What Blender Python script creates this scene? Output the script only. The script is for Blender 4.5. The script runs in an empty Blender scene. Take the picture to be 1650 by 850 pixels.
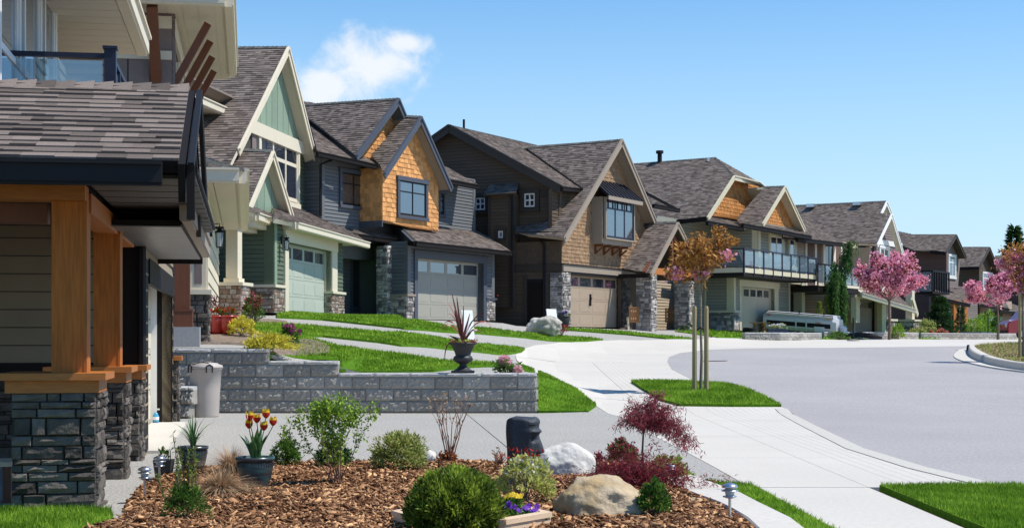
import bpy, math, random
import numpy as np
from mathutils import Vector
from mathutils.geometry import tessellate_polygon, delaunay_2d_cdt
R = math.radians
rnd = random.Random(7)
nprng = np.random.default_rng(11)
sc = bpy.context.scene
C = sc.collection

# ------------------------------------------------------------------ camera
F, CX, H, E = 2500.0, 825.0, 545.0, 1.35       # focal length and horizon of the 1650 px wide photograph, eye height in metres
cam_d = bpy.data.cameras.new('camera')
cam = bpy.data.objects.new('camera', cam_d); C.objects.link(cam)
cam_d.sensor_width = 36; cam_d.lens = F/1650*36
cam_d.shift_y = (H-425)/1650
cam_d.clip_start = 0.1; cam_d.clip_end = 3000
cam.location = (0, 0, E); cam.rotation_euler = (R(90), 0, 0)
sc.camera = cam

# ------------------------------------------------------------------ light
SUN_EL, SUN_AZ = R(57), R(94)                   # azimuth measured from +Y towards +X; the sun stands to the right, a little behind the camera
sun_dir = Vector((math.cos(SUN_EL)*math.sin(SUN_AZ), math.cos(SUN_EL)*math.cos(SUN_AZ), math.sin(SUN_EL)))
sd = bpy.data.lights.new('sun', 'SUN'); sd.energy = 5.0; sd.angle = R(0.5); sd.color = (1.0, 0.955, 0.88)
sun = bpy.data.objects.new('sun', sd); C.objects.link(sun)
sun.rotation_euler = sun_dir.to_track_quat('Z', 'Y').to_euler()
W = bpy.data.worlds.new('World'); sc.world = W; W.use_nodes = True
nt = W.node_tree; nt.nodes.clear()
N_ = nt.nodes.new; L_ = nt.links.new
out = N_('ShaderNodeOutputWorld'); bg = N_('ShaderNodeBackground'); bg.inputs[1].default_value = 0.10
sky = N_('ShaderNodeTexSky'); sky.sky_type = 'NISHITA'; sky.sun_disc = False
sky.sun_elevation = SUN_EL; sky.sun_rotation = SUN_AZ; sky.altitude = 0
sky.air_density = 1.0; sky.dust_density = 0.0; sky.ozone_density = 3.0
hsv = N_('ShaderNodeHueSaturation'); hsv.inputs['Saturation'].default_value = 1.32; hsv.inputs['Value'].default_value = 1.5
L_(sky.outputs[0], hsv.inputs['Color'])
# pale blue haze towards the horizon, the same all round
geo_ = N_('ShaderNodeTexCoord'); sph = N_('ShaderNodeSeparateXYZ'); L_(geo_.outputs['Generated'], sph.inputs[0])
hzr = N_('ShaderNodeMapRange'); hzr.interpolation_type = 'SMOOTHSTEP'; L_(sph.outputs[2], hzr.inputs[0]); hzr.inputs[1].default_value = -0.03; hzr.inputs[2].default_value = 0.30; hzr.inputs[3].default_value = 0.92; hzr.inputs[4].default_value = 0.0
hz = N_('ShaderNodeMix'); hz.data_type = 'RGBA'; L_(hzr.outputs[0], hz.inputs[0]); L_(hsv.outputs[0], hz.inputs[6]); hz.inputs[7].default_value = (5.1, 7.2, 9.2, 1)
# one small fair-weather cloud low over the roofs, a soft noise mass round one direction of the sky
tc = N_('ShaderNodeTexCoord')
sep = N_('ShaderNodeSeparateXYZ'); L_(tc.outputs['Generated'], sep.inputs[0])
def mth(op, a, b=None, c=None):
    n = N_('ShaderNodeMath'); n.operation = op
    for i, v in enumerate((a, b, c)):
        if v is None: continue
        if isinstance(v, (int, float)): n.inputs[i].default_value = v
        else: L_(v, n.inputs[i])
    return n.outputs[0]
sx = mth('DIVIDE', sep.outputs[0], mth('MAXIMUM', sep.outputs[1], 0.05)); sz = mth('DIVIDE', sep.outputs[2], mth('MAXIMUM', sep.outputs[1], 0.05))
comb = N_('ShaderNodeCombineXYZ'); L_(sx, comb.inputs[0]); L_(sz, comb.inputs[1])
def blob(cx, cz, rx, rz):
    a = mth('POWER', mth('DIVIDE', mth('SUBTRACT', sx, cx), rx), 2.0); b = mth('POWER', mth('DIVIDE', mth('SUBTRACT', sz, cz), rz), 2.0)
    return mth('SUBTRACT', 1.0, mth('SQRT', mth('ADD', a, b)))
b0 = mth('MAXIMUM', blob(-0.092, 0.176, 0.046, 0.027), blob(-0.122, 0.163, 0.032, 0.022))
b0 = mth('MAXIMUM', b0, blob(-0.068, 0.190, 0.022, 0.012))
nz = N_('ShaderNodeTexNoise'); nz.inputs['Scale'].default_value = 42; nz.inputs['Detail'].default_value = 9; nz.inputs['Roughness'].default_value = 0.62; nz.inputs['Distortion'].default_value = 0.4
L_(comb.outputs[0], nz.inputs['Vector'])
dens = mth('ADD', mth('MULTIPLY', b0, 1.3), mth('MULTIPLY', mth('SUBTRACT', nz.outputs[0], 0.5), 2.1))
mr = N_('ShaderNodeMapRange'); mr.interpolation_type = 'SMOOTHSTEP'; L_(dens, mr.inputs[0]); mr.inputs[1].default_value = 0.02; mr.inputs[2].default_value = 1.05
fr_ = N_('ShaderNodeMath'); fr_.operation = 'GREATER_THAN'; L_(sep.outputs[1], fr_.inputs[0]); fr_.inputs[1].default_value = 0.05
mask = mth('MULTIPLY', mth('MULTIPLY', mr.outputs[0], fr_.outputs[0]), 0.86)
mixc = N_('ShaderNodeMix'); mixc.data_type = 'RGBA'; L_(mask, mixc.inputs[0]); L_(hz.outputs[2], mixc.inputs[6]); mixc.inputs[7].default_value = (8.8, 8.95, 9.2, 1)
L_(mixc.outputs[2], bg.inputs[0]); L_(bg.outputs[0], out.inputs[0])
sc.view_settings.view_transform = 'Standard'; sc.view_settings.look = 'None'
sc.view_settings.exposure = 0.15; sc.view_settings.gamma = 1; sc.view_settings.use_curve_mapping = False
sc.render.engine = 'CYCLES'
sc.cycles.max_bounces = 6; sc.cycles.diffuse_bounces = 3; sc.cycles.glossy_bounces = 3; sc.cycles.transmission_bounces = 4; sc.cycles.transparent_max_bounces = 8
sc.cycles.use_denoising = True

# ------------------------------------------------------------------ materials
MATS = {}
def mat(name, col, rough=0.8, noise=0.12, nscale=8.0, bump=0.0, bscale=60.0, tone=0.0, hue=0.0, spec=0.3, metal=0.0, transl=0.0, stretch=None, big=0.0, bigscale=0.7, coat=0.0, col2=None, c2s=0.0):
    """procedural material: base colour x fine noise x per-piece 'tone' attribute, noise bump"""
    if name in MATS: return MATS[name]
    m = bpy.data.materials.new(name); m.use_nodes = True
    t = m.node_tree; nn = t.nodes.new; ll = t.links.new
    b = t.nodes['Principled BSDF']
    b.inputs['Roughness'].default_value = rough; b.inputs['Metallic'].default_value = metal
    b.inputs['Specular IOR Level'].default_value = spec
    if coat: b.inputs['Coat Weight'].default_value = coat; b.inputs['Coat Roughness'].default_value = 0.05
    co = nn('ShaderNodeTexCoord'); vec = co.outputs['Object']
    if stretch:
        mp = nn('ShaderNodeMapping'); mp.inputs['Scale'].default_value = stretch; ll(vec, mp.inputs[0]); vec = mp.outputs[0]
    def math_(op, a, b_):
        n = nn('ShaderNodeMath'); n.operation = op
        for i, v in enumerate((a, b_)):
            if isinstance(v, (int, float)): n.inputs[i].default_value = v
            else: ll(v, n.inputs[i])
        return n.outputs[0]
    val = None
    if noise:
        n1 = nn('ShaderNodeTexNoise'); n1.inputs['Scale'].default_value = nscale; n1.inputs['Detail'].default_value = 6; ll(vec, n1.inputs[0])
        val = math_('ADD', math_('MULTIPLY', n1.outputs[0], 2*noise*2), 1-2*noise)
    if big:
        n2 = nn('ShaderNodeTexNoise'); n2.inputs['Scale'].default_value = bigscale; n2.inputs['Detail'].default_value = 4; ll(co.outputs['Object'], n2.inputs[0])
        v2 = math_('ADD', math_('MULTIPLY', n2.outputs[0], 4*big), 1-2*big)
        val = math_('MULTIPLY', val, v2) if val is not None else v2
    base = nn('ShaderNodeRGB'); base.outputs[0].default_value = (*col, 1); c = base.outputs[0]
    at_ = nn('ShaderNodeAttribute'); at_.attribute_name = 'tone'
    if col2 is not None:      # second natural colour mixed in by tone attribute or noise
        mx = nn('ShaderNodeMix'); mx.data_type = 'RGBA'; mx.inputs[7].default_value = (*col2, 1); ll(c, mx.inputs[6])
        if c2s:
            n3 = nn('ShaderNodeTexNoise'); n3.inputs['Scale'].default_value = c2s; n3.inputs['Detail'].default_value = 5; ll(vec, n3.inputs[0])
            r3 = nn('ShaderNodeMapRange'); ll(n3.outputs[0], r3.inputs[0]); r3.inputs[1].default_value = 0.42; r3.inputs[2].default_value = 0.6; ll(r3.outputs[0], mx.inputs[0])
        else: ll(at_.outputs['Fac'], mx.inputs[0])
        c = mx.outputs[2]
    if tone:
        v3 = math_('ADD', math_('MULTIPLY', at_.outputs['Fac'], 2*tone), 1-tone)
        val = math_('MULTIPLY', val, v3) if val is not None else v3
    if val is not None:
        vm = nn('ShaderNodeVectorMath'); vm.operation = 'SCALE'; ll(c, vm.inputs[0]); ll(val, vm.inputs['Scale']); c = vm.outputs[0]
    ll(c, b.inputs['Base Color'])
    if bump:
        nb = nn('ShaderNodeTexNoise'); nb.inputs['Scale'].default_value = bscale; nb.inputs['Detail'].default_value = 4; ll(vec, nb.inputs[0])
        bp = nn('ShaderNodeBump'); bp.inputs['Strength'].default_value = bump; bp.inputs['Distance'].default_value = 0.02; ll(nb.outputs[0], bp.inputs['Height']); ll(bp.outputs[0], b.inputs['Normal'])
    if transl:
        tr = nn('ShaderNodeBsdfTranslucent'); ll(c, tr.inputs[0]); ms = nn('ShaderNodeMixShader'); ms.inputs[0].default_value = transl
        ll(b.outputs[0], ms.inputs[1]); ll(tr.outputs[0], ms.inputs[2]); ll(ms.outputs[0], t.nodes['Material Output'].inputs[0])
    MATS[name] = m
    return m
def M(n): return MATS[n]
mat('shingle', (0.170, 0.138, 0.118), 0.95, 0.18, 60, 0.25, 160, tone=0.42, spec=0.1, big=0.05)
mat('ridge', (0.11, 0.11, 0.10), 0.95, 0.15, 40, 0.2, 120, tone=0.3, spec=0.15)
mat('cream', (0.66, 0.59, 0.45), 0.6, 0.03, 5, 0.0, tone=0.05)
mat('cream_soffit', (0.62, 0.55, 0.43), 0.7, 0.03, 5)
mat('white_trim', (0.78, 0.77, 0.73), 0.45, 0.02, 5)
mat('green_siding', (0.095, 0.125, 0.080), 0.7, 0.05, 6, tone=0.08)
mat('green_board', (0.215, 0.285, 0.205), 0.7, 0.06, 6, tone=0.10)
mat('green_door', (0.44, 0.47, 0.40), 0.55, 0.03, 4, tone=0.03)
mat('blue_siding', (0.135, 0.142, 0.148), 0.7, 0.05, 6, tone=0.10)
mat('blue_trim', (0.072, 0.082, 0.105), 0.55, 0.04, 6, tone=0.05)
mat('slate_door', (0.33, 0.315, 0.265), 0.55, 0.03, 4, tone=0.03)
mat('orange_shake', (0.62, 0.30, 0.11), 0.8, 0.16, 14, 0.3, 60, tone=0.22, stretch=(1, 1, 0.25), spec=0.2)
mat('tan_shake', (0.29, 0.182, 0.104), 0.85, 0.14, 14, 0.3, 60, tone=0.20, stretch=(1, 1, 0.25), spec=0.2)
mat('rust_shake', (0.46, 0.20, 0.06), 0.85, 0.14, 14, 0.3, 60, tone=0.22, stretch=(1, 1, 0.25), spec=0.2)
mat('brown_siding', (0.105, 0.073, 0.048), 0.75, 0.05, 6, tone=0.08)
mat('brown_trim', (0.055, 0.043, 0.034), 0.6, 0.04, 6)
mat('taupe_trim', (0.30, 0.245, 0.19), 0.65, 0.04, 6)
mat('tan_door', (0.37, 0.285, 0.205), 0.6, 0.03, 4, tone=0.03)
mat('sage_siding', (0.27, 0.27, 0.225), 0.7, 0.05, 6, tone=0.08)
mat('sage_trim', (0.56, 0.51, 0.36), 0.6, 0.04, 6)
mat('sand_door', (0.50, 0.44, 0.34), 0.6, 0.03, 4, tone=0.03)
mat('taupe_siding', (0.20, 0.155, 0.14), 0.75, 0.05, 6, tone=0.08)
mat('beige_siding', (0.42, 0.335, 0.24), 0.75, 0.05, 6, tone=0.07)
mat('maroon_siding', (0.13, 0.075, 0.06), 0.75, 0.05, 6, tone=0.08)
mat('mauve_door', (0.27, 0.22, 0.21), 0.6, 0.04, 4, tone=0.03)
mat('black_metal', (0.010, 0.010, 0.012), 0.6, 0.0, spec=0.25)
mat('navy_metal', (0.014, 0.018, 0.04), 0.45, 0.0, spec=0.35)
mat('black_trim', (0.014, 0.011, 0.010), 0.65, 0.05, 5, spec=0.15)
mat('dark_inside', (0.015, 0.015, 0.017), 0.9, 0.0)
mat('near_siding', (0.27, 0.215, 0.14), 0.7, 0.06, 4, tone=0.05)
mat('stone_dark', (0.112, 0.095, 0.080), 0.85, 0.3, 9, 0.8, 26, tone=0.55, spec=0.25, big=0.1, bigscale=3)
mat('stone_red', (0.34, 0.21, 0.145), 0.9, 0.25, 9, 0.7, 26, tone=0.5, spec=0.2, col2=(0.24, 0.22, 0.20))
mat('stone_grey', (0.33, 0.30, 0.275), 0.9, 0.25, 9, 0.7, 26, tone=0.6, spec=0.2)
mat('mortar_gap_shade', (0.062, 0.056, 0.05), 0.95, 0.1, 20)  # stone mortar, and the painted shade in the gaps between siding boards
mat('cedar', (0.42, 0.135, 0.024), 0.6, 0.28, 6, 0.12, 20, tone=0.08, stretch=(9, 9, 0.6), spec=0.25, big=0.06, bigscale=2)
mat('cedar_flat', (0.44, 0.15, 0.030), 0.5, 0.16, 5, 0.08, 20, tone=0.08, stretch=(0.8, 9, 9), spec=0.4)
mat('redwood', (0.15, 0.05, 0.022), 0.55, 0.15, 5, 0.05, 20, tone=0.08, stretch=(9, 9, 0.6), spec=0.4)
mat('block', (0.37, 0.345, 0.305), 0.95, 0.2, 14, 0.6, 40, tone=0.22, spec=0.15, big=0.08, bigscale=1.2)
mat('block_top', (0.50, 0.49, 0.47), 0.95, 0.14, 18, 0.5, 40, tone=0.10, spec=0.15)
mat('concrete', (0.55, 0.515, 0.455), 0.9, 0.08, 22, 0.2, 90, big=0.045, bigscale=0.5, spec=0.2, tone=0.04)
mat('concrete_grey', (0.33, 0.33, 0.325), 0.9, 0.09, 20, 0.3, 90, big=0.04, spec=0.2)
mat('aggregate', (0.36, 0.345, 0.315), 0.95, 0.50, 34, 0.6, 60, big=0.05, bigscale=0.6, spec=0.15)
mat('asphalt', (0.352, 0.336, 0.325), 0.95, 0.24, 26, 0.35, 60, big=0.07, bigscale=0.28, spec=0.2)
mat('dirt', (0.20, 0.155, 0.12), 0.95, 0.3, 9, 0.8, 20, big=0.12, bigscale=1.5, spec=0.1)
mat('lawn_base', (0.08, 0.18, 0.012), 0.95, 0.3, 12, 0.6, 40, big=0.12, bigscale=1.2, spec=0.05)
mat('grass', (0.15, 0.32, 0.014), 0.7, 0.0, tone=0.4, transl=0.4, col2=(0.33, 0.46, 0.05), spec=0.2)
mat('dry_grass_ground', (0.20, 0.185, 0.07), 0.95, 0.3, 7, 0.6, 30, big=0.15, bigscale=1.3, spec=0.1)
mat('mulch', (0.25, 0.088, 0.034), 0.85, 0.2, 40, 0.4, 80, tone=0.75, col2=(0.56, 0.34, 0.17), spec=0.2)
mat('mulch_base', (0.07, 0.035, 0.02), 0.95, 0.3, 30, 1.0, 30)
mat('bark', (0.16, 0.12, 0.09), 0.9, 0.25, 20, 0.6, 40, stretch=(3, 3, 0.6))
mat('bark_pale', (0.25, 0.215, 0.16), 0.9, 0.25, 20, 0.5, 40)
mat('stake_wood', (0.36, 0.27, 0.14), 0.8, 0.15, 10, 0.2, 40, stretch=(4, 4, 0.5))
def leafm(n, c, c2, tone=0.4, transl=0.4, rough=0.55): mat(n, c, rough, 0.0, tone=tone, transl=transl, col2=c2, spec=0.25)
leafm('leaf_copper', (0.33, 0.125, 0.03), (0.60, 0.33, 0.09))
leafm('petal_pink', (0.78, 0.22, 0.37), (0.90, 0.50, 0.58), 0.20, 0.35)
leafm('petal_pale', (0.85, 0.45, 0.52), (0.92, 0.65, 0.66), 0.12, 0.3)
leafm('leaf_copper_dark', (0.22, 0.06, 0.03), (0.36, 0.13, 0.04))
leafm('leaf_maroon', (0.22, 0.028, 0.045), (0.46, 0.10, 0.13))
leafm('leaf_maroon_deep', (0.15, 0.016, 0.026), (0.34, 0.055, 0.07))
leafm('leaf_purple', (0.07, 0.014, 0.028), (0.17, 0.03, 0.05))
leafm('leaf_green', (0.045, 0.12, 0.018), (0.15, 0.27, 0.04))
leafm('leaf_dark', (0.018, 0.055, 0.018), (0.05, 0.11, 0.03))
leafm('leaf_lime', (0.20, 0.36, 0.04), (0.38, 0.52, 0.08))
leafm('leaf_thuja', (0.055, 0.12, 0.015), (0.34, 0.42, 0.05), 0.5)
leafm('leaf_weeping', (0.045, 0.13, 0.03), (0.11, 0.22, 0.045))
leafm('leaf_yellow', (0.55, 0.50, 0.05), (0.78, 0.70, 0.12), 0.25)
leafm('leaf_variegated', (0.12, 0.22, 0.03), (0.66, 0.62, 0.22), 0.25)
leafm('leaf_cream', (0.66, 0.62, 0.24), (0.40, 0.48, 0.08), 0.25)
leafm('leaf_tulip', (0.05, 0.14, 0.05), (0.12, 0.25, 0.08), 0.3, 0.25, 0.45)
leafm('leaf_bronze', (0.13, 0.035, 0.035), (0.30, 0.09, 0.07), 0.35, 0.2, 0.35)
leafm('petal_yellow', (0.85, 0.55, 0.02), (0.90, 0.70, 0.05), 0.1)
leafm('petal_red', (0.45, 0.02, 0.012), (0.62, 0.05, 0.02), 0.2, 0.3)
leafm('petal_purple', (0.10, 0.02, 0.34), (0.22, 0.05, 0.52), 0.3, 0.3)
leafm('petal_magenta', (0.30, 0.03, 0.16), (0.45, 0.08, 0.26), 0.3)
leafm('petal_coral', (0.80, 0.14, 0.14), (0.85, 0.30, 0.28), 0.2)
leafm('petal_white', (0.85, 0.83, 0.78), (0.85, 0.85, 0.8), 0.1)
leafm('dry_leaf', (0.34, 0.20, 0.11), (0.50, 0.36, 0.22), 0.3, 0.2, 0.8)
mat('twig', (0.24, 0.12, 0.08), 0.8, 0.2, 20, 0.2, 60)
mat('glaze', (0.035, 0.034, 0.038), 0.28, 0.2, 14, 0.08, 30, spec=0.6, col2=(0.03, 0.085, 0.09), c2s=6.0, stretch=(0.6, 0.6, 5))
mat('black_pot', (0.03, 0.03, 0.032), 0.5, 0.1, 20, spec=0.4)
mat('red_pot', (0.36, 0.025, 0.02), 0.25, 0.1, 10, spec=0.6)
mat('bin_plastic', (0.44, 0.39, 0.35), 0.5, 0.04, 6, spec=0.4)
mat('boulder_tan', (0.40, 0.285, 0.15), 0.9, 0.18, 8, 0.9, 18, big=0.05, bigscale=3.5, spec=0.2, col2=(0.48, 0.385, 0.26), c2s=3.0)
mat('boulder_white', (0.58, 0.555, 0.50), 0.9, 0.18, 8, 0.7, 18, big=0.06, bigscale=3, spec=0.2)
mat('boulder_mossy', (0.56, 0.53, 0.46), 0.9, 0.25, 4, 0.7, 10, spec=0.2, col2=(0.32, 0.30, 0.25), c2s=1.3)
mat('statue', (0.035, 0.042, 0.05), 0.6, 0.2, 20, 0.35, 60, spec=0.4)
mat('pale_timber', (0.68, 0.50, 0.33), 0.6, 0.1, 6, 0.08, 30, stretch=(1, 1, 5), spec=0.3)
mat('steel', (0.60, 0.60, 0.62), 0.28, 0.0, metal=0.9)
mat('board_white', (0.80, 0.80, 0.79), 0.6, 0.02, 3)
mat('trailer_white', (0.50, 0.51, 0.52), 0.3, 0.03, 3, spec=0.5)
mat('trailer_grey', (0.47, 0.53, 0.55), 0.35, 0.03, 3, spec=0.5)
mat('rubber', (0.02, 0.02, 0.02), 0.85, 0.1, 30)
mat('paint_red', (0.30, 0.012, 0.02), 0.25, 0.0, spec=0.5, coat=0.6)
mat('lamp_red', (0.5, 0.02, 0.02), 0.3); mat('lamp_amber', (0.7, 0.25, 0.02), 0.3)
mat('planter_blue', (0.06, 0.09, 0.13), 0.5, 0.05)
mat('picket', (0.34, 0.17, 0.07), 0.7, 0.15, 8, tone=0.15, stretch=(6, 6, 1))
mat('copper_flash', (0.22, 0.10, 0.07), 0.5, 0.1, 6)
mat('bottle_blue', (0.05, 0.30, 0.50), 0.15, 0.0, spec=0.6)
mat('curtain', (0.62, 0.62, 0.60), 0.9, 0.05, 4)
mat('blind', (0.42, 0.44, 0.44), 0.7, 0.05, 4)
mat('iron', (0.10, 0.06, 0.045), 0.8, 0.2, 20)

def glassy(name, tint, mix=0.55):
    """window pane: dark room behind, mirror-like outside"""
    m = bpy.data.materials.new(name); m.use_nodes = True; t = m.node_tree; b = t.nodes['Principled BSDF']
    b.inputs['Base Color'].default_value = (*tint, 1); b.inputs['Roughness'].default_value = 0.4
    g = t.nodes.new('ShaderNodeBsdfGlossy'); g.inputs['Roughness'].default_value = 0.02; g.inputs['Color'].default_value = (0.85, 0.93, 1.0, 1)
    lw = t.nodes.new('ShaderNodeLayerWeight'); lw.inputs[0].default_value = 0.35
    ad = t.nodes.new('ShaderNodeMath'); ad.operation = 'MULTIPLY_ADD'; t.links.new(lw.outputs['Fresnel'], ad.inputs[0]); ad.inputs[1].default_value = 0.6; ad.inputs[2].default_value = mix
    cl = t.nodes.new('ShaderNodeClamp'); t.links.new(ad.outputs[0], cl.inputs[0])
    ms = t.nodes.new('ShaderNodeMixShader'); t.links.new(cl.outputs[0], ms.inputs[0]); t.links.new(b.outputs[0], ms.inputs[1]); t.links.new(g.outputs[0], ms.inputs[2])
    t.links.new(ms.outputs[0], t.nodes['Material Output'].inputs[0]); MATS[name] = m
glassy('pane', (0.015, 0.02, 0.035), 0.22); glassy('pane_dark', (0.012, 0.014, 0.018), 0.10)
def rail_glass():
    m = bpy.data.materials.new('rail_glass'); m.use_nodes = True; t = m.node_tree
    tr = t.nodes.new('ShaderNodeBsdfTransparent'); tr.inputs[0].default_value = (0.72, 0.82, 0.86, 1)
    g = t.nodes.new('ShaderNodeBsdfGlossy'); g.inputs['Roughness'].default_value = 0.02
    d = t.nodes.new('ShaderNodeBsdfDiffuse'); d.inputs[0].default_value = (0.35, 0.45, 0.52, 1)
    m1 = t.nodes.new('ShaderNodeMixShader'); m1.inputs[0].default_value = 0.28; m2 = t.nodes.new('ShaderNodeMixShader'); m2.inputs[0].default_value = 0.16
    t.links.new(tr.outputs[0], m1.inputs[1]); t.links.new(g.outputs[0], m1.inputs[2]); t.links.new(m1.outputs[0], m2.inputs[1]); t.links.new(d.outputs[0], m2.inputs[2])
    t.links.new(m2.outputs[0], t.nodes['Material Output'].inputs[0]); MATS['rail_glass'] = m
rail_glass()
def lawn_stripes(): pass

# ------------------------------------------------------------------ objects and tags
ORG = {}
def thing(name, loc, label, cat, group=None):
    o = bpy.data.objects.new(name, None); C.objects.link(o); o.location = loc; o.empty_display_size = 0.2
    o['label'] = label; o['category'] = cat
    if group: o['group'] = group
    ORG[o.name] = Vector(loc)
    return o
def tagm(o, label, cat, group=None):
    o['label'] = label; o['category'] = cat
    if group: o['group'] = group
    return o
class MB:
    def __init__(s): s.v = []; s.f = []; s.t = []; s.m = []; s.mi = 0; s.tone = 0.5
    def face(s, *idx): s.f.append(idx); s.t.append(s.tone); s.m.append(s.mi)
    def add(s, pts, faces):
        b = len(s.v); s.v.extend([tuple(p) for p in pts])
        for f in faces: s.f.append(tuple(b+i for i in f)); s.t.append(s.tone); s.m.append(s.mi)
    def hexa(s, p):   # 8 points: bottom 4 ccw, top 4 ccw
        s.add(p, [(3,2,1,0),(4,5,6,7),(0,1,5,4),(1,2,6,5),(2,3,7,6),(3,0,4,7)])
    def fbox(s, P, x0, x1, y0, y1, z0, z1):
        s.hexa([P(x0,y0,z0),P(x1,y0,z0),P(x1,y1,z0),P(x0,y1,z0),P(x0,y0,z1),P(x1,y0,z1),P(x1,y1,z1),P(x0,y1,z1)])
    def beam(s, a, b, w, h, up=(0,0,1), off=(0,0)):
        a = Vector(a); b = Vector(b); d = (b-a).normalized(); up = Vector(up); sd_ = d.cross(up)
        if sd_.length < 1e-4: sd_ = d.cross(Vector((0,1,0)))
        sd_.normalize(); u = sd_.cross(d).normalized()
        q = [(-w/2,-h/2),(w/2,-h/2),(w/2,h/2),(-w/2,h/2)]
        o = sd_*off[0]+u*off[1]
        A = [a+o+sd_*x+u*y for x,y in q]; B = [b+o+sd_*x+u*y for x,y in q]
        s.add(A+B, [(3,2,1,0),(4,5,6,7),(0,1,5,4),(1,2,6,5),(2,3,7,6),(3,0,4,7)])
    def tube(s, pts, rad, n=6, cap=True):
        pts = [Vector(p) for p in pts]; b0 = len(s.v); k = len(pts)
        ref = None
        for i, p in enumerate(pts):
            d = (pts[min(i+1,k-1)]-pts[max(i-1,0)])
            d = d.normalized() if d.length > 1e-9 else Vector((0,0,1))
            if ref is None: ref = Vector((1,0,0)) if abs(d.x) < 0.9 else Vector((0,1,0))
            x = (ref-d*ref.dot(d)).normalized(); y = d.cross(x); ref = x
            r = rad[i] if hasattr(rad,'__len__') else rad
            for j in range(n):
                a = 2*math.pi*j/n; s.v.append(tuple(p+x*(r*math.cos(a))+y*(r*math.sin(a))))
        for i in range(k-1):
            for j in range(n):
                s.face(b0+i*n+j, b0+i*n+(j+1)%n, b0+(i+1)*n+(j+1)%n, b0+(i+1)*n+j)
        if cap:
            s.face(*[b0+j for j in reversed(range(n))]); s.face(*[b0+(k-1)*n+j for j in range(n)])
    def lathe(s, c, prof, n=24, sx=1, sy=1):
        b0 = len(s.v)
        for r, z in prof:
            for j in range(n):
                a = 2*math.pi*j/n; s.v.append((c[0]+r*math.cos(a)*sx, c[1]+r*math.sin(a)*sy, c[2]+z))
        for i in range(len(prof)-1):
            for j in range(n): s.face(b0+i*n+j, b0+i*n+(j+1)%n, b0+(i+1)*n+(j+1)%n, b0+(i+1)*n+j)
        s.face(*[b0+j for j in reversed(range(n))]); s.face(*[b0+(len(prof)-1)*n+j for j in range(n)])
    def build(s, name, mats, parent=None, smooth=False, kind=None, loc=None):
        if not s.f: return None
        org = ORG[parent.name] if parent is not None else Vector(loc if loc is not None else (0,0,0))
        me = bpy.data.meshes.new(name)
        v = np.array(s.v, dtype=np.float64)-np.array(org)
        me.from_pydata(v.tolist(), [], s.f)
        if not isinstance(mats, (list, tuple)): mats = [mats]
        for m in mats: me.materials.append(M(m) if isinstance(m, str) else m)
        if len(mats) > 1: me.polygons.foreach_set('material_index', s.m)
        a = me.attributes.new('tone', 'FLOAT', 'FACE'); a.data.foreach_set('value', s.t)
        if smooth: me.polygons.foreach_set('use_smooth', [True]*len(s.f))
        me.update()
        o = bpy.data.objects.new(name, me); C.objects.link(o)
        if parent is not None: o.parent = parent; ORG[o.name] = org
        else: o.location = org; ORG[o.name] = org
        if kind: o['kind'] = kind
        return o
def npmesh(name, V, Fc, tones, mats, parent=None, kind=None, mi=None, loc=(0,0,0), smooth=False):
    """numpy mesh; Fc (n,k) constant-size faces"""
    org = ORG[parent.name] if parent is not None else Vector(loc)
    me = bpy.data.meshes.new(name); n, k = Fc.shape
    me.vertices.add(len(V)); me.vertices.foreach_set('co', (V-np.array(org)).astype(np.float32).ravel())
    me.loops.add(n*k); me.loops.foreach_set('vertex_index', Fc.astype(np.int32).ravel())
    me.polygons.add(n); me.polygons.foreach_set('loop_start', (np.arange(n)*k).astype(np.int32))
    if not isinstance(mats, (list, tuple)): mats = [mats]
    for m in mats: me.materials.append(M(m))
    if mi is not None: me.polygons.foreach_set('material_index', mi.astype(np.int32))
    me.update(calc_edges=True)
    a = me.attributes.new('tone', 'FLOAT', 'FACE'); a.data.foreach_set('value', tones.astype(np.float32))
    if smooth: me.polygons.foreach_set('use_smooth', [True]*n)
    o = bpy.data.objects.new(name, me); C.objects.link(o)
    if parent is not None: o.parent = parent
    else: o.location = org
    ORG[o.name] = org
    if kind: o['kind'] = kind
    return o

# ------------------------------------------------------------------ terrain
ROWS = [
 (27.9, [(-60,0),(60,0)]), (28.12, [(-60,0),(60,0)]),
 (28.3, [(-60,1.18),(-4.62,1.18),(-4.3,.92),(-3.4,.92),(-3.05,.69),(.42,.69),(.46,.04),(1.6,.02),(60,.03)]),
 (31, [(-60,1.4),(-6,1.3),(-3,.95),(0,.74),(.8,.42),(1.8,.16),(60,.10)]),
 (34, [(-60,1.7),(-6,1.48),(-3,1.15),(0,.78),(1.0,.42),(1.7,.24),(60,.19)]),
 (40, [(-60,2.0),(-7,1.80),(-3,1.40),(0,.62),(1,.42),(60,.36)]),
 (46, [(-60,2.1),(-6.5,2.08),(-3,1.75),(-.5,.95),(.6,.62),(60,.56)]),
 (53, [(-60,2.10),(-4,2.08),(-1,1.75),(1.5,1.05),(3,.84),(60,.79)]),
 (58, [(-60,2.06),(-3.4,2.05),(-.5,1.96),(2.5,1.35),(5,1.0),(60,.96)]),
 (64, [(-60,1.92),(0,1.88),(2.6,1.82),(5,1.70),(8,1.30),(10,1.15),(60,1.13)]),
 (70, [(-60,1.80),(5,1.78),(8.5,1.70),(10.5,1.45),(12.5,1.28),(60,1.27)]),
 (76, [(-60,1.75),(11,1.70),(14,1.38),(15.5,1.29),(60,1.27)]),
 (90, [(-60,1.6),(19,1.46),(22,1.32),(60,1.24)]),
 (120, [(-60,1.2),(60,1.15)]), (3000, [(-60,1.0),(60,1.0)])]
RY = [r[0] for r in ROWS]
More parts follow.
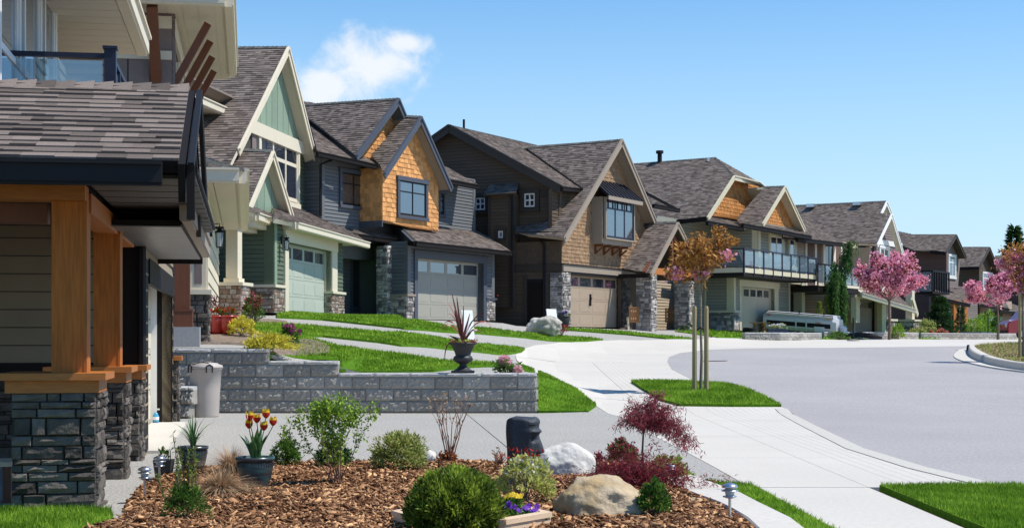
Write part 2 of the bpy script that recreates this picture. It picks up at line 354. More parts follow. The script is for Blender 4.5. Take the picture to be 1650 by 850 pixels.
def T(x, y):
    if y <= 27.9: return 0.0
    if y >= RY[-1]: return 1.0
    import bisect
    i = bisect.bisect_right(RY, y)-1
    def ev(row):
        p = row[1]
        return float(np.interp(x, [a for a,_ in p], [b for _,b in p]))
    t = (y-RY[i])/(RY[i+1]-RY[i])
    return ev(ROWS[i])*(1-t)+ev(ROWS[i+1])*t
def at(px, py, Y): return Vector(((px-CX)/F*Y, Y, E-(py-H)/F*Y))
def gnd(px, py, y0=5.0, dz=0.0):
    """where the sight line of a photograph pixel meets the terrain"""
    Y = y0; prev = None
    while Y < 400:
        g = E-(py-H)/F*Y-T((px-CX)/F*Y, Y)-dz
        if g <= 0:
            if prev is None: return ((px-CX)/F*Y, Y)
            a, b = prev, Y
            for _ in range(30):
                m = (a+b)/2
                if E-(py-H)/F*m-T((px-CX)/F*m, m)-dz > 0: a = m
                else: b = m
            return ((px-CX)/F*b, b)
        prev = Y; Y *= 1.004
    return ((px-CX)/F*400, 400)
def inpoly(x, y, poly):
    c = False; n = len(poly); j = n-1
    for i in range(n):
        xi, yi = poly[i]; xj, yj = poly[j]
        if (yi > y) != (yj > y) and x < (xj-xi)*(y-yi)/(yj-yi)+xi: c = not c
        j = i
    return c
def smoothpoly(poly, it=1):
    for _ in range(it):
        q = []
        for i in range(len(poly)):
            a = poly[i]; b = poly[(i+1) % len(poly)]
            q += [(a[0]*.75+b[0]*.25, a[1]*.75+b[1]*.25), (a[0]*.25+b[0]*.75, a[1]*.25+b[1]*.75)]
        poly = q
    return poly
def drape(name, poly, lift, m, step=0.5, skirt=0.06, kind=None, parent=None, bump=None, edge=0.0):
    """sheet on the terrain inside a ground-plan outline, with a skirt so that it has an edge"""
    pv = []
    for i in range(len(poly)):     # subdivide outline
        a = Vector(poly[i]); b = Vector(poly[(i+1) % len(poly)]); k = max(1, int((b-a).length/step))
        for j in range(k): pv.append(a.lerp(b, j/k))
    n = len(pv); xs = [p.x for p in pv]; ys = [p.y for p in pv]
    inn = []
    for gx in np.arange(min(xs)+step*.37, max(xs), step):
        for gy in np.arange(min(ys)+step*.37, max(ys), step):
            if inpoly(gx, gy, poly): inn.append(Vector((gx, gy)))
    vs, es, fs, *_ = delaunay_2d_cdt(pv+inn, [(i, (i+1) % n) for i in range(n)], [], 1, 1e-4)
    mb = MB()
    for v in vs: mb.v.append((v.x, v.y, T(v.x, v.y)+lift+(bump(v.x, v.y) if bump else 0)))
    for f in fs: mb.f.append(tuple(f)); mb.t.append(.5); mb.m.append(0)
    if skirt:
        k = len(mb.v)
        for p in pv: mb.v.append((p.x, p.y, T(p.x, p.y)+lift+(bump(p.x, p.y) if bump else 0)))
        for p in pv: mb.v.append((p.x, p.y, T(p.x, p.y)+lift-skirt))
        for i in range(n): mb.f.append((k+i, k+(i+1) % n, k+n+(i+1) % n, k+n+i)); mb.t.append(.5); mb.m.append(0)
    return mb.build(name, m, parent, kind=kind)
def G2(pts, dz=0.0): return [gnd(*p, dz=dz) for p in pts]
def blades(name, poly, lift, dens, h, w, m='grass', lean=0.7, kind='stuff', seed=1, parent=None):
    g = np.random.default_rng(seed)
    xs = [p[0] for p in poly]; ys = [p[1] for p in poly]
    n = int(dens*(max(xs)-min(xs))*(max(ys)-min(ys)))
    X = g.uniform(min(xs), max(xs), n); Y = g.uniform(min(ys), max(ys), n)
    ins = np.zeros(n, bool); j = len(poly)-1
    for i in range(len(poly)):
        xi, yi = poly[i]; xj, yj = poly[j]
        if yi != yj: ins ^= ((yi > Y) != (yj > Y)) & (X < (xj-xi)*(Y-yi)/(yj-yi)+xi)
        j = i
    X = X[ins]; Y = Y[ins]; n = len(X)
    Z = np.array([T(a, b) for a, b in zip(X, Y)])+lift
    az = g.uniform(0, 2*np.pi, n); hh = h*.72*g.uniform(.4, 1.3, n); ww = w*g.uniform(.7, 1.3, n)
    la = g.uniform(0, 2*np.pi, n); ll = hh*lean*g.uniform(0, 1.3, n)
    dx = np.cos(az)*ww; dy = np.sin(az)*ww
    V = np.empty((n, 3, 3))
    V[:,0] = np.stack([X-dx, Y-dy, Z], 1); V[:,1] = np.stack([X+dx, Y+dy, Z], 1)
    V[:,2] = np.stack([X+np.cos(la)*ll, Y+np.sin(la)*ll, Z+hh], 1)
    patch = .5+.5*np.sin(X*2.1+Y*.9)*np.sin(X*.7-Y*1.7)
    tn = np.clip(g.normal(.40, .22, n)+.42*(patch-.5)+.2*np.sin(X*7.3+Y*3.1)*np.sin(Y*5.7), 0, 1)
    return npmesh(name, V.reshape(-1,3), np.arange(n*3).reshape(-1,3), tn, m, parent, kind)
# ------------------------------------------------------------------ the ground and everything flat on it
def base_ground():
    xs = list(np.arange(-12, 16.01, 1.0))+[.33,.42,.46,.6,.8]; xs = [-900, -300, -120, -60, -35, -20] + sorted(xs) + [20, 26, 34, 45, 60, 120, 300, 900]
    ys = [-60, -10, 0, 6, 12, 18, 24, 28.1, 28.3, 29.5, 31, 32.5, 34, 36, 38, 40, 42, 44, 46, 49, 53, 55, 58, 61, 64, 67, 70, 73, 76, 80, 85, 90, 100, 120, 160, 250, 500, 1200, 2800]
    mb = MB()
    for y in ys:
        for x in xs: mb.v.append((x, y, T(x, y)-0.10))
    n = len(xs)
    for j in range(len(ys)-1):
        for i in range(n-1): mb.face(j*n+i, j*n+i+1, (j+1)*n+i+1, (j+1)*n+i)
    return mb.build('ground', 'dirt', kind='structure')
base_ground()
def clip(poly, a, b, c):   # keep a*x+b*y <= c
    o = []
    for i in range(len(poly)):
        p = poly[i]; q = poly[(i+1) % len(poly)]; dp = a*p[0]+b*p[1]-c; dq = a*q[0]+b*q[1]-c
        if dp <= 0: o.append(tuple(p))
        if dp*dq < 0: t = dp/(dp-dq); o.append((p[0]+(q[0]-p[0])*t, p[1]+(q[1]-p[1])*t))
    return o
def area(p): return abs(sum(p[i][0]*p[(i+1)%len(p)][1]-p[(i+1)%len(p)][0]*p[i][1] for i in range(len(p))))/2
# asphalt
edge = [(1617,782),(1494,753),(1391,722),(1313,685),(1268,658),(1230,642),(1169,621),(1120,613),(1082,594),(1075,582),(1078,575),(1095,568.5),(1140,563),(1200,561),(1247,560.3),(1330,560)]
edgeW = [(4.45, 4)] + G2(edge)
far_e = [(15.5, 59.6), (24, 63), (45, 70), (90, 80), (90, 4)]
street_poly = edgeW + far_e
street = drape('street', street_poly, 0.004, 'asphalt', 1.2, kind='structure')
# concrete: front slab, apron, sidewalk and far band, cut into slabs with open joints
mat('concrete_grooved', (0.55, 0.515, 0.455), 0.9, 0.08, 22, 0.0, big=0.045, bigscale=0.5, spec=0.2)
def groove(m):
    t = m.node_tree; nn = t.nodes.new; ll = t.links.new; b = t.nodes['Principled BSDF']
    co = nn('ShaderNodeTexCoord'); s = nn('ShaderNodeSeparateXYZ'); ll(co.outputs['Object'], s.inputs[0])
    k = nn('ShaderNodeMath'); k.operation = 'MULTIPLY'; ll(s.outputs[0], k.inputs[0]); k.inputs[1].default_value = 8.0
    f = nn('ShaderNodeMath'); f.operation = 'FRACT'; ll(k.outputs[0], f.inputs[0])
    g = nn('ShaderNodeMath'); g.operation = 'LESS_THAN'; ll(f.outputs[0], g.inputs[0]); g.inputs[1].default_value = 0.10
    src = b.inputs['Base Color'].links[0].from_socket
    mx = nn('ShaderNodeMix'); mx.data_type = 'RGBA'; h = nn('ShaderNodeMath'); h.operation = 'MULTIPLY'; ll(g.outputs[0], h.inputs[0]); h.inputs[1].default_value = 0.42
    ll(h.outputs[0], mx.inputs[0]); ll(src, mx.inputs[6]); mx.inputs[7].default_value = (0.22, 0.21, 0.19, 1); ll(mx.outputs[2], b.inputs['Base Color'])
groove(M('concrete_grooved'))
left = [(1224,784),(1198,778),(1150,751),(1111,730),(1045,697),(1000,671),(962,654),(915,622),(868,601),(845,590),(833,580),(831,572),(838,563),(860,556),(900,551),(935,548.5),(1000,547.2),(1060,546.8),(1117,546.6)]
leftW = G2(left)
bandL = leftW + [(8.6, 66.2), (13.5, 72), (20, 81), (30, 96), (60, 110), (60, 68)]
inner = [(p[0]+.35, p[1]-.15) for p in reversed(edgeW[1:])]
con = bandL + [(45, 68.5), (24, 61.5), (15.5, 58.2)] + inner + [(4.6, 14.1)]
walk = bpy.data.objects.new('sidewalk', None); C.objects.link(walk); walk['kind'] = 'structure'; ORG[walk.name] = Vector((0,0,0))
g_ = 0.005
slab1 = [(2.3, 4), (3.2, 4), (3.24, 14.09), (2.25, 14.09)]
for y0, y1 in ((4, 7.9), (7.92, 11.0), (11.02, 14.09)):
    drape('slab', clip(clip(slab1, 0, 1, y1), 0, -1, -y0), 0, 'concrete', .8, parent=walk)
ylines = [14.11, 17.6, 21.4, 25.6, 30.4, 35.5, 41, 46.5, 52, 58, 64.5, 72, 130]
for i in range(len(ylines)-1):
    band = clip(clip(con, 0, 1, ylines[i+1]-g_), 0, -1, -ylines[i]-g_)
    if len(band) < 3: continue
    if ylines[i+1] < 31:      # sidewalk strip left of the apron
        a = clip(band, 1, 0, 3.24); b = clip(band, -1, 0, -3.246)
        for q in (a, b):
            if len(q) > 2 and area(q) > .05:
                if q is b:
                    q1 = clip(q, 1, 0, 3.62); q2 = clip(q, -1, 0, -3.621)
                    for qq, mm in ((q1, 'concrete'), (q2, 'concrete_grooved')):
                        if len(qq) > 2 and area(qq) > .05: drape('slab', qq, 0, mm, .8, parent=walk)
                else: drape('slab', q, 0, 'concrete', .8, parent=walk)
    elif ylines[i] < 45:
        a = clip(band, 1, 0, 2.4); b = clip(band, -1, 0, -2.412)
        for q, mm in ((a, 'concrete'), (b, 'concrete_grooved')):
            if len(q) > 2 and area(q) > .05: drape('slab', q, 0, mm, .8, parent=walk)
    else:
        drape('slab', band, 0, 'concrete', 1.0, parent=walk)
# worn gutter strip along the asphalt
gut = [edgeW[i] for i in range(0, 6)]; gut = gut + [(p[0]-.22, p[1]) for p in reversed(gut)]
mat('gutter_concrete', (0.50, 0.475, 0.42), 0.9, 0.1, 20, 0.2, 80, spec=0.2)
drape('gutter', gut, 0.008, 'gutter_concrete', 1.0, kind='structure')
# near driveway in exposed aggregate, two slabs with an open joint
nd = [(-9, 4), (2.28, 4), (2.23, 14.1)] + G2([(1198,778),(1150,751),(1111,730),(1045,697),(1000,671),(962,654)]) + [(.46, 28.09), (-9, 28.09)]
nd = [(p[0]-.012 if 0 < i < 9 else p[0], p[1]) for i, p in enumerate(nd)]
drv = bpy.data.objects.new('driveway', None); C.objects.link(drv); drv['kind'] = 'structure'; ORG[drv.name] = Vector((0,0,0))
p1_, p2_ = (-.84, 28.1), (.07, 17.8); na, nb = (p2_[1]-p1_[1]), -(p2_[0]-p1_[0]); nc = na*p1_[0]+nb*p1_[1]
kn = math.hypot(na, nb); na, nb, nc = na/kn, nb/kn, nc/kn
drape('slab', clip(nd, na, nb, nc-.008), 0, 'aggregate', .9, parent=drv)
q = clip(nd, -na, -nb, -nc-.008)
k1 = (-3.35, 16.0); k2 = (-2.2, 13.4)
drape('slab', clip(q, 0, 1, 16.4), 0, 'aggregate', .9, parent=drv); drape('slab', clip(q, 0, -1, -16.415), 0, 'aggregate', .9, parent=drv)
# raised drives behind the wall
ud = [(-9, 28.36), (.25, 28.36), (.25, 31.0)] + G2([(915,623.5),(868,602.5),(845,591.5),(833,581.5),(831,573.5),(838,564),(860,557),(900,552),(935,549.5),(1000,548),(1060,547.6),(1117,547.2)]) + [(8.5, 66.3), (13.4, 72.2), (19.6, 81.3), (29, 96.5), (20, 98), (-2, 76), (-9, 50)]
ud = [(p[0]-.01, p[1]) for p in ud]
drape('upper_driveway', ud, -0.004, 'aggregate', .7, kind='structure')

def lawn(pts, lift=.035, dens=900, h=.045, w=.008, seed=1, world=False, it=0):
    P = pts if world else G2(pts)
    if it: P = smoothpoly(P, it)
    drape('lawn', P, lift, 'lawn_base', .4 if dens > 300 else .8, kind='structure')
    blades('grass', P, lift-.005, dens, h, w, seed=seed)
# front right, front left
L_fr = [(3.30, 6), (3.32, 14.02), (4.1, 14.12), (4.62, 14.1), (4.45, 9), (4.45, 6)]
lawn(L_fr, .03, 5200, .055, .0045, 2, True)
lawn([(-6.5, 6), (-6.5, 12.1), (-3.9, 12.15), (-3.12, 12.05), (-2.98, 11.6), (-2.84, 10.9), (-3.0, 6)], .03, 5200, .06, .0045, 3, True)
# strip between the bed border and the sidewalk
lawn([(1.76, 6), (2.02, 10.2), (1.98, 11.4), (1.86, 12.6), (1.72, 13.9), (1.80, 14.45), (2.17, 14.15), (2.22, 12), (2.27, 10), (2.27, 6)], .03, 3500, .05, .0045, 4, True)
# plot of the young tree at the kerb
lawn([(1017,616),(1040,615),(1100,616),(1169,619.5),(1200,627),(1230,640.5),(1259,655),(1180,655),(1095,654),(1062,645),(1035,628)], .05, 1100, .075, .010, 5)
# right of the retaining wall
lawn([(.48, 29.2), (.475, 28.10), (.80, 28.07), (1.38, 28.07)] + G2([(961,654.3),(915,622.5),(868,601.5)]), .05, 1300, .06, .010, 6, True)
# strips between the drives
lawn([(446,508),(500,507.5),(561,509),(650,516),(724,526),(764,529),(810,533),(848,537),(905,542),(945,544.6),(972,547.6),(945,550.5),(921,551),(848,545),(765,538),(724,536),(650,530),(520,516),(446,512)], .05, 330, .09, .020, 7)
lawn([(405,522),(440,523),(483,525),(520,528),(620,537),(723,548),(790,556),(835,560.5),(846,563),(840,568),(820,571),(800,571.5),(723,564),(647,558),(520,543),(476,541.5),(450,545),(405,532)], .05, 420, .08, .016, 8)
lawn([(432,557),(432,576),(520,578),(548,580),(548,598),(700,599),(862,602),(845,594),(830,592.5),(800,588),(723,584),(650,573),(590,566),(539,558),(490,545),(455,546)], .05, 700, .075, .013, 9)
lawn([(905,529),(950,531),(1000,534.5),(1060,540.5),(1117,546.2),(1073,546),(1009,539.5),(950,535),(910,532)], .05, 200, .10, .025, 10)
lawn([(838,521.5),(850,521),(858,523),(850,525),(840,524)], .05, 200, .10, .025, 11)
lawn([(8.75, 65.9), (10.6, 68.0), (14.6, 72.9), (20.6, 81.4), (31, 96.6), (22, 98), (17.2, 84), (12.6, 76), (9.5, 72), (7.2, 68.5)], .03, 40, .16, .05, 12, True)
lawn([(31.5, 97), (46, 112), (40, 122), (26, 104)], .03, 10, .2, .09, 13, True)
# soil beds beside the drives
drape('soil', smoothpoly(G2([(262,527),(330,530),(400,536),(430,545),(445,553),(432,557.5),(262,557.5)]), 1), .045, 'dirt', .4, kind='structure')
drape('soil', smoothpoly(G2([(425,561),(470,551),(505,551),(532,561),(530,575),(432,576)]), 1), .075, 'dirt', .4, kind='structure')
drape('soil', smoothpoly(G2([(405,517),(440,516),(470,521),(440,527),(400,528)]), 1), .055, 'dirt', .4, kind='structure')
drape('soil', smoothpoly(G2([(1040,517),(1100,518),(1130,524),(1128,535),(1080,531),(1040,528)]), 1), .04, 'dirt', .8, kind='structure')

# ---------------------------------------------------------------- bark bed with its concrete border
border_o = [(1.55, 6.3), (1.80, 8.5), (1.98, 10.4), (2.00, 11.1), (1.93, 12.2), (1.90, 12.9), (1.80, 13.7), (1.69, 14.5), (1.62, 15.5), (1.55, 16.6)]
border_i = [(1.25, 6.3), (1.50, 8.5), (1.66, 10.4), (1.68, 11.1), (1.66, 11.7), (1.62, 12.2), (1.52, 12.8), (1.42, 13.6), (1.43, 14.4), (1.42, 15.2)]
def _bord():
    mb = MB(); n = len(border_o)
    fine_o = []; fine_i = []
    for i in range(n-1):
        for k in range(4):
            t = k/4; fine_o.append((border_o[i][0]*(1-t)+border_o[i+1][0]*t, border_o[i][1]*(1-t)+border_o[i+1][1]*t)); fine_i.append((border_i[i][0]*(1-t)+border_i[i+1][0]*t, border_i[i][1]*(1-t)+border_i[i+1][1]*t))
    fine_o.append(border_o[-1]); fine_i.append(border_i[-1]); n = len(fine_o)
    root = thing('garden_border', (1.6, 12, 0), 'curved pale concrete border round the bark mulch bed', 'border')
    seg = 5; k = 0
    while k < n-1:
        e = min(k+seg, n-1); mb = MB(); cnt = e-k+1; z1 = .075
        for j in range(k, e+1):
            o = Vector((*fine_o[j], 0)); i_ = Vector((*fine_i[j], 0))
            if j == k: d = (Vector((*fine_o[j+1],0))-o)*.02; o += d; i_ += d
            c = .012*(o-i_).normalized()
            for p, z in ((o,-.05),(o,z1-.012),(o-c,z1),(i_+c,z1),(i_,z1-.012),(i_,-.05)): mb.v.append((p.x,p.y,z))
        for j in range(cnt-1):
            for a in range(5): mb.face(j*6+a, (j+1)*6+a, (j+1)*6+a+1, j*6+a+1)
        mb.face(*range(6)); mb.face(*[(cnt-1)*6+a for a in reversed(range(6))])
        mb.tone = .5; mb.build('kerb_block', 'concrete', root); k = e
_bord()
bed = [(-3.2, 6.3), (-2.80, 11.0), (-3.08, 12.5), (-3.30, 13.8), (-3.33, 15.0), (-2.9, 15.9), (-2.0, 16.5), (-1.0, 16.6), (-.1, 16.5), (.6, 16.1), (1.1, 15.7), (1.42, 15.2), (1.42, 14.4), (1.42, 13.6), (1.52, 12.8), (1.62, 12.2), (1.66, 11.7), (1.68, 11.1), (1.66, 10.4), (1.50, 8.5), (1.25, 6.3)]
def bedz(x, y):
    e = min(1, max(0, min((y-6), (16.7-y)/1.2, (x+3.4)/.9, (1.75-x)/.5)))
    return .05*e+.03*math.sin(x*2.2+y)*math.cos(y*1.9-x)*e
drape('bark_bed', bed, .02, 'mulch_base', .25, kind='structure', bump=bedz)
def chips():
    g = np.random.default_rng(5); n = 56000
    X = g.uniform(-3.5, 1.7, n); Y = 16.8-(16.8-9.6)*g.uniform(0, 1, n)**0.8
    ins = np.array([inpoly(a, b, bed) for a, b in zip(X, Y)]); X = X[ins]; Y = Y[ins]; n = len(X)
    Z = np.array([bedz(a, b) for a, b in zip(X, Y)])+.02+g.uniform(0, .03, n)
    L = np.clip(g.lognormal(-3.22, .55, n), .010, .13); Wd = L*g.uniform(.22, .55, n); Th = g.uniform(.002, .006, n)
    yaw = g.uniform(0, 2*np.pi, n); pit = g.normal(0, .35, n); rol = g.normal(0, .45, n)
    cy, sy_, cp, sp, cr, sr = np.cos(yaw), np.sin(yaw), np.cos(pit), np.sin(pit), np.cos(rol), np.sin(rol)
    ax = np.stack([cy*cp, sy_*cp, sp], 1); ay0 = np.stack([-sy_, cy, np.zeros(n)], 1); az0 = np.cross(ax, ay0)
    ay = ay0*cr[:,None]+az0*sr[:,None]; az = np.cross(ax, ay)
    P = np.stack([X, Y, Z], 1)
    V = np.empty((n, 8, 3)); q = [(-1,-1),(1,-.6),(1,.7),(-.8,1)]
    for i, (a, b) in enumerate(q):
        jx = a*g.uniform(.6, 1.1, n); jy = b*g.uniform(.5, 1.1, n)
        base = P+ax*(L*jx/1.0)[:,None]*.5+ay*(Wd*jy)[:,None]*.5
        V[:,i] = base-az*Th[:,None]; V[:,i+4] = base+az*Th[:,None]
    fc = np.array([(3,2,1,0),(4,5,6,7),(0,1,5,4),(1,2,6,5),(2,3,7,6),(3,0,4,7)])
    Fc = (np.arange(n)[:,None,None]*8+fc[None]).reshape(-1,4)
    tn = np.repeat(np.clip(g.beta(1.2, 2.4, n), 0, 1), 6)
    npmesh('bark_mulch', V.reshape(-1,3), Fc, tn, 'mulch', kind='stuff')
chips()

# ---------------------------------------------------------------- split-face concrete blocks
def block_mesh(seed, L=1.0, Hh=1.0, D=1.0, nx=12, nz=5, amp=.10, mat_='block'):
    """unit block: x 0..L, y 0 (rough front) .. D, z 0..Hh; scaled per block"""
    r = random.Random(seed); mb = MB(); idx = {}
    for k in range(nz+1):
        for i in range(nx+1):
            ed = i in (0, nx) or k in (0, nz)
            y = .05 if ed else -r.uniform(-.02, amp)*(.5+.5*r.random())
            x = i/nx*L+(0 if i in (0, nx) else r.uniform(-.025, .025)); z = k/nz*Hh+(0 if k in (0, nz) else r.uniform(-.05, .05))
            idx[i,k] = len(mb.v); mb.v.append((min(max(x, .006), L-.006), y, min(max(z, .014), Hh-.014)))
    for k in range(nz):
        for i in range(nx): mb.face(idx[i,k], idx[i+1,k], idx[i+1,k+1], idx[i,k+1])
    b = len(mb.v); mb.v += [(.006,D,.014),(L-.006,D,.014),(L-.006,D,Hh-.014),(.006,D,Hh-.014)]
    mb.face(*([idx[i,nz] for i in range(nx+1)]+[b+2,b+3])); mb.face(*([idx[i,0] for i in reversed(range(nx+1))]+[b,b+1]))
    mb.face(*([idx[nx,k] for k in range(nz+1)][::-1]+[b+2,b+1][::-1][::-1])) if False else mb.face(idx[nx,0], b+1, b+2, *[idx[nx,k] for k in reversed(range(1, nz+1))])
    mb.face(b, idx[0,0], *[idx[0,k] for k in range(1, nz+1)], b+3); mb.face(b+1, b, b+3, b+2)
    me_o = mb.build('tmp', mat_); me = me_o.data; bpy.data.objects.remove(me_o); return me
BLK = [block_mesh(i) for i in range(8)]
BLKT = []
for i in range(6):
    me = BLK[i].copy(); me.attributes['tone'].data.foreach_set('value', [rnd.random()]*len(me.polygons)); BLKT.append(me)
for me in BLK: me.attributes['tone'].data.foreach_set('value', [rnd.random()]*len(me.polygons))
CAPB = [block_mesh(20+i, nz=3, amp=.04, mat_='block_top') for i in range(4)]
def put_block(me, parent, loc, rz, sc3, name='block'):
    o = bpy.data.objects.new(name, me); C.objects.link(o); o.parent = parent
    o.location = Vector(loc)-ORG[parent.name]; o.rotation_euler = (0, 0, rz); o.scale = sc3; return o
def block_wall(name, label, cat, a, b, rows, ch=.219, bl=.5, depth=.28, cap=.07, z0=None, end=True, group=None):
    """rows: list of (start fraction 0..1, end fraction, cap spans); a->b left to right seen from the rough front"""
    a = Vector(a); b = Vector(b); d = (b-a); Ln = d.length; d.normalize(); rz = math.atan2(d.y, d.x)
    z0 = T(a.x, a.y-.1) if z0 is None else z0
    root = thing(name, (a.x, a.y, z0), label, cat, group)
    for k, (s0, s1, caps) in enumerate(rows):
        x = s0*Ln-(bl*.5 if k % 2 else 0); first = True
        while x < s1*Ln-.02:
            xa = max(x, s0*Ln); xb = min(x+bl, s1*Ln)
            if xb-xa > .05:
                p = a+d*xa; put_block(rnd.choice(BLK+BLKT), root, (p.x, p.y, z0+k*ch), rz, (xb-xa, depth, ch))
            x += bl
        for (c0, c1) in caps:
            x = c0*Ln
            while x < c1*Ln-.02:
                xb = min(x+bl*1.3, c1*Ln); p = a+d*(x)-Vector((-d.y, d.x))*.02
                put_block(rnd.choice(CAPB), root, (p.x, p.y, z0+(k+1)*ch), rz, (xb-x, depth+.03, cap), 'cap_block'); x = xb
    return root
WL, WR = -7.4, .45; Wn = WR-WL; s1 = (-3.15-WL)/Wn; s2 = (-4.42-WL)/Wn
retaining = block_wall('retaining_wall', 'stepped grey split-face block retaining wall behind the bin', 'wall', (WL, 28.12), (WR, 28.12), [(0,1,[]),(0,1,[]),(0,1,[(s1,1)]),(0,s1,[(s2,s1)]),(0,s2,[(0,s2)])], z0=.0)
for k in range(3): put_block(BLK[k], retaining, (WR+.005, 28.13, k*.219), R(90), (.27, .3, .219))
block_wall('low_block_wall', 'short two-course block wall stub left of the bin', 'wall', (-6.75, 26.2), (-5.38, 26.2), [(0,1,[]),(0,1,[(0,1)])], ch=.235, bl=.33, depth=.7, z0=.0)
# low garden walls along the far drives
fw = [('low grey garden wall in front of the folded trailer', (10.0, 66.6), (11.6, 67.2), (14.3, 71.6), 2),
      ('low grey garden wall under the pink cherry tree', (15.0, 74.6), (19.8, 79.4), (21.6, 82.4), 2),
      ('low grey garden wall farthest along the street', (22.3, 84.6), (28.3, 90.5), (31.0, 94.6), 2)]
for lb, a, b, c, n in fw:
    r_ = block_wall('garden_wall', lb, 'wall', a, b, [(0,1,[]),(0,1,[(0,1)])], ch=.17, bl=.5, depth=.25, cap=.06, z0=T(*b)-.05, group='low garden walls along the far drives')
    a2 = Vector(b); b2 = Vector(c); d = (b2-a2); Ln = d.length; d.normalize(); rz = math.atan2(d.y, d.x)
    for k in range(2):
        x = -.25*k
        while x < Ln:
            xa = max(0, x); xb = min(Ln, x+.5); p = a2+d*xa
            if xb-xa > .05: put_block(rnd.choice(BLK), r_, (p.x, p.y, T(*b)-.05+k*.17), rz, (xb-xa, .25, .17))
            x += .5
    x = 0
    while x < Ln: p = a2+d*x; put_block(rnd.choice(CAPB), r_, (p.x, p.y, T(*b)-.05+.34), rz, (min(.65, Ln-x), .28, .06), 'cap_block'); x += .65

# ---------------------------------------------------------------- kerbed island on the right
isl_in = G2([(1568,564),(1570,569),(1579,576),(1600,586),(1625,592),(1650,596)]) ; 
z_is = T(*isl_in[0])
isl = isl_in + [(14.5, 36.5), (20, 33), (27, 36), (31, 46), (28, 58), (22, 60.5), (17.6, 58.0), (16.1, 54.5)]
def kerbring():
    P = smoothpoly(isl, 2); n = len(P); cx = sum(p[0] for p in P)/n; cy = sum(p[1] for p in P)/n
    def off(p, d):
        v = Vector((p[0]-cx, p[1]-cy)); v = v.normalized()*d; return (p[0]+v.x, p[1]+v.y)
    root = bpy.data.objects.new('traffic_island', None); C.objects.link(root); root['kind'] = 'structure'; ORG[root.name] = Vector((0,0,0))
    prof = [(0.85, -.02), (0.83, .035), (.42, .02), (.30, .02), (.26, .20), (.22, .225), (.0, .225), (-.02, .10)]
    seg = 6; k = 0
    while k < n:
        e = min(k+seg, n); mb = MB(); ids = list(range(k, e+1))
        for j in ids:
            p = P[j % n]
            for d, z in prof:
                q = off(p, d); 
                if j == k: q2 = off(P[(j+1) % n], d); q = (q[0]+(q2[0]-q[0])*.012, q[1]+(q2[1]-q[1])*.012)
                mb.v.append((q[0], q[1], T(*off(p, .4))+z))
        m = len(prof)
        for j in range(len(ids)-1):
            for a in range(m-1): mb.face(j*m+a, (j+1)*m+a, (j+1)*m+a+1, j*m+a+1)
        mb.build('kerb_block', 'concrete', root); k = e
    drape('island_bed', [off(p, -.0) for p in P], .19, 'dry_grass_ground', 1.0, kind='structure', parent=root)
    return [off(p, -.1) for p in P]
ISLP = kerbring()
blades('grass', ISLP, .18, 26, .10, .02, m='grass', lean=.8, seed=21); blades('dry_grass', ISLP, .18, 60, .10, .02, m='dry_leaf', lean=1.2, seed=22)
# ------------------------------------------------------------------ building kit
class Pl:
    """a plane with 2-D coordinates: s along the courses, t up the slope, n outward"""
    def __init__(s, o, a, b):
        s.o = Vector(o); s.a = Vector(a).normalized(); s.b = Vector(b).normalized(); s.n = s.a.cross(s.b).normalized()
    def p(s, u, v, h=0.0): return s.o+s.a*u+s.b*v+s.n*h
    def px(s, x, y):
        d = Vector(((x-CX)/F, 1, -(y-H)/F)); c = Vector((0, 0, E)); k = (s.o-c).dot(s.n)/d.dot(s.n); q = c+d*k-s.o
        return (q.dot(s.a), q.dot(s.b))
    def P(s, pts): return [s.px(*p) for p in pts]
    def w(s, x, y): u, v = s.px(x, y); return s.p(u, v)
    def st(s, w_): q = Vector(w_)-s.o; return (q.dot(s.a), q.dot(s.b))
    def rot(s): return Pl(s.o, s.b, -s.a)
    def shift(s, h): return Pl(s.o+s.n*h, s.a, s.b)
Z = Vector((0, 0, 1))
class Fr:
    """a house frame: x along the street front (receding), y inward, z up, origin at the left foot of the garage opening"""
    def __init__(s, px, py, Y, vp):
        s.O = at(px, py, Y); n = math.hypot(vp-CX, F); s.u = Vector(((vp-CX)/n, F/n, 0)); s.v = Vector((-s.u.y, s.u.x, 0))
    def p(s, x, y, z=0): return s.O+s.u*x+s.v*y+Z*z
    def front(s, y=0): return Pl(s.p(0, y), s.u, Z)
    def side(s, x=0): return Pl(s.p(x, 0), -s.v, Z)      # faces the camera
    def fx(s, px, py, y=0): return s.front(y).px(px, py)
    def slope(s, ye, ze, k, x=0): return Pl(s.p(x, ye, ze), s.u, s.v+Z*k)          # rises inward
def plane3(a, b, c):
    n = (Vector(b)-Vector(a)).cross(Vector(c)-Vector(a)).normalized()
    if n.z < 0: n = -n
    a_ = Z.cross(n).normalized(); return Pl(a, a_, n.cross(a_))
def scan(poly, t0, t1, holes=()):
    tm = (t0+t1)/2; cr = []
    for pl in [poly]+list(holes):
        for i in range(len(pl)):
            (sa, ta), (sb, tb) = pl[i], pl[(i+1) % len(pl)]
            if (ta > tm) != (tb > tm):
                f = lambda t: sa+(sb-sa)*(min(max(t, min(ta, tb)), max(ta, tb))-ta)/(tb-ta)
                cr.append((f(tm), f(t0), f(t1)))
    cr.sort(); return [(cr[i][1], cr[i][2], cr[i+1][1], cr[i+1][2]) for i in range(0, len(cr)-1, 2)]
def piece(mb, pl, l0, l1, r0, r1, t0, t1, hb, ht, back=0.0):
    p = pl.p
    mb.add([p(l0,t0,back), p(r0,t0,back), p(r1,t1,back), p(l1,t1,back), p(l0,t0,hb), p(r0,t0,hb), p(r1,t1,ht), p(l1,t1,ht)],
           [(4,5,6,7), (0,1,5,4), (1,2,6,5), (3,0,4,7), (2,3,7,6)])
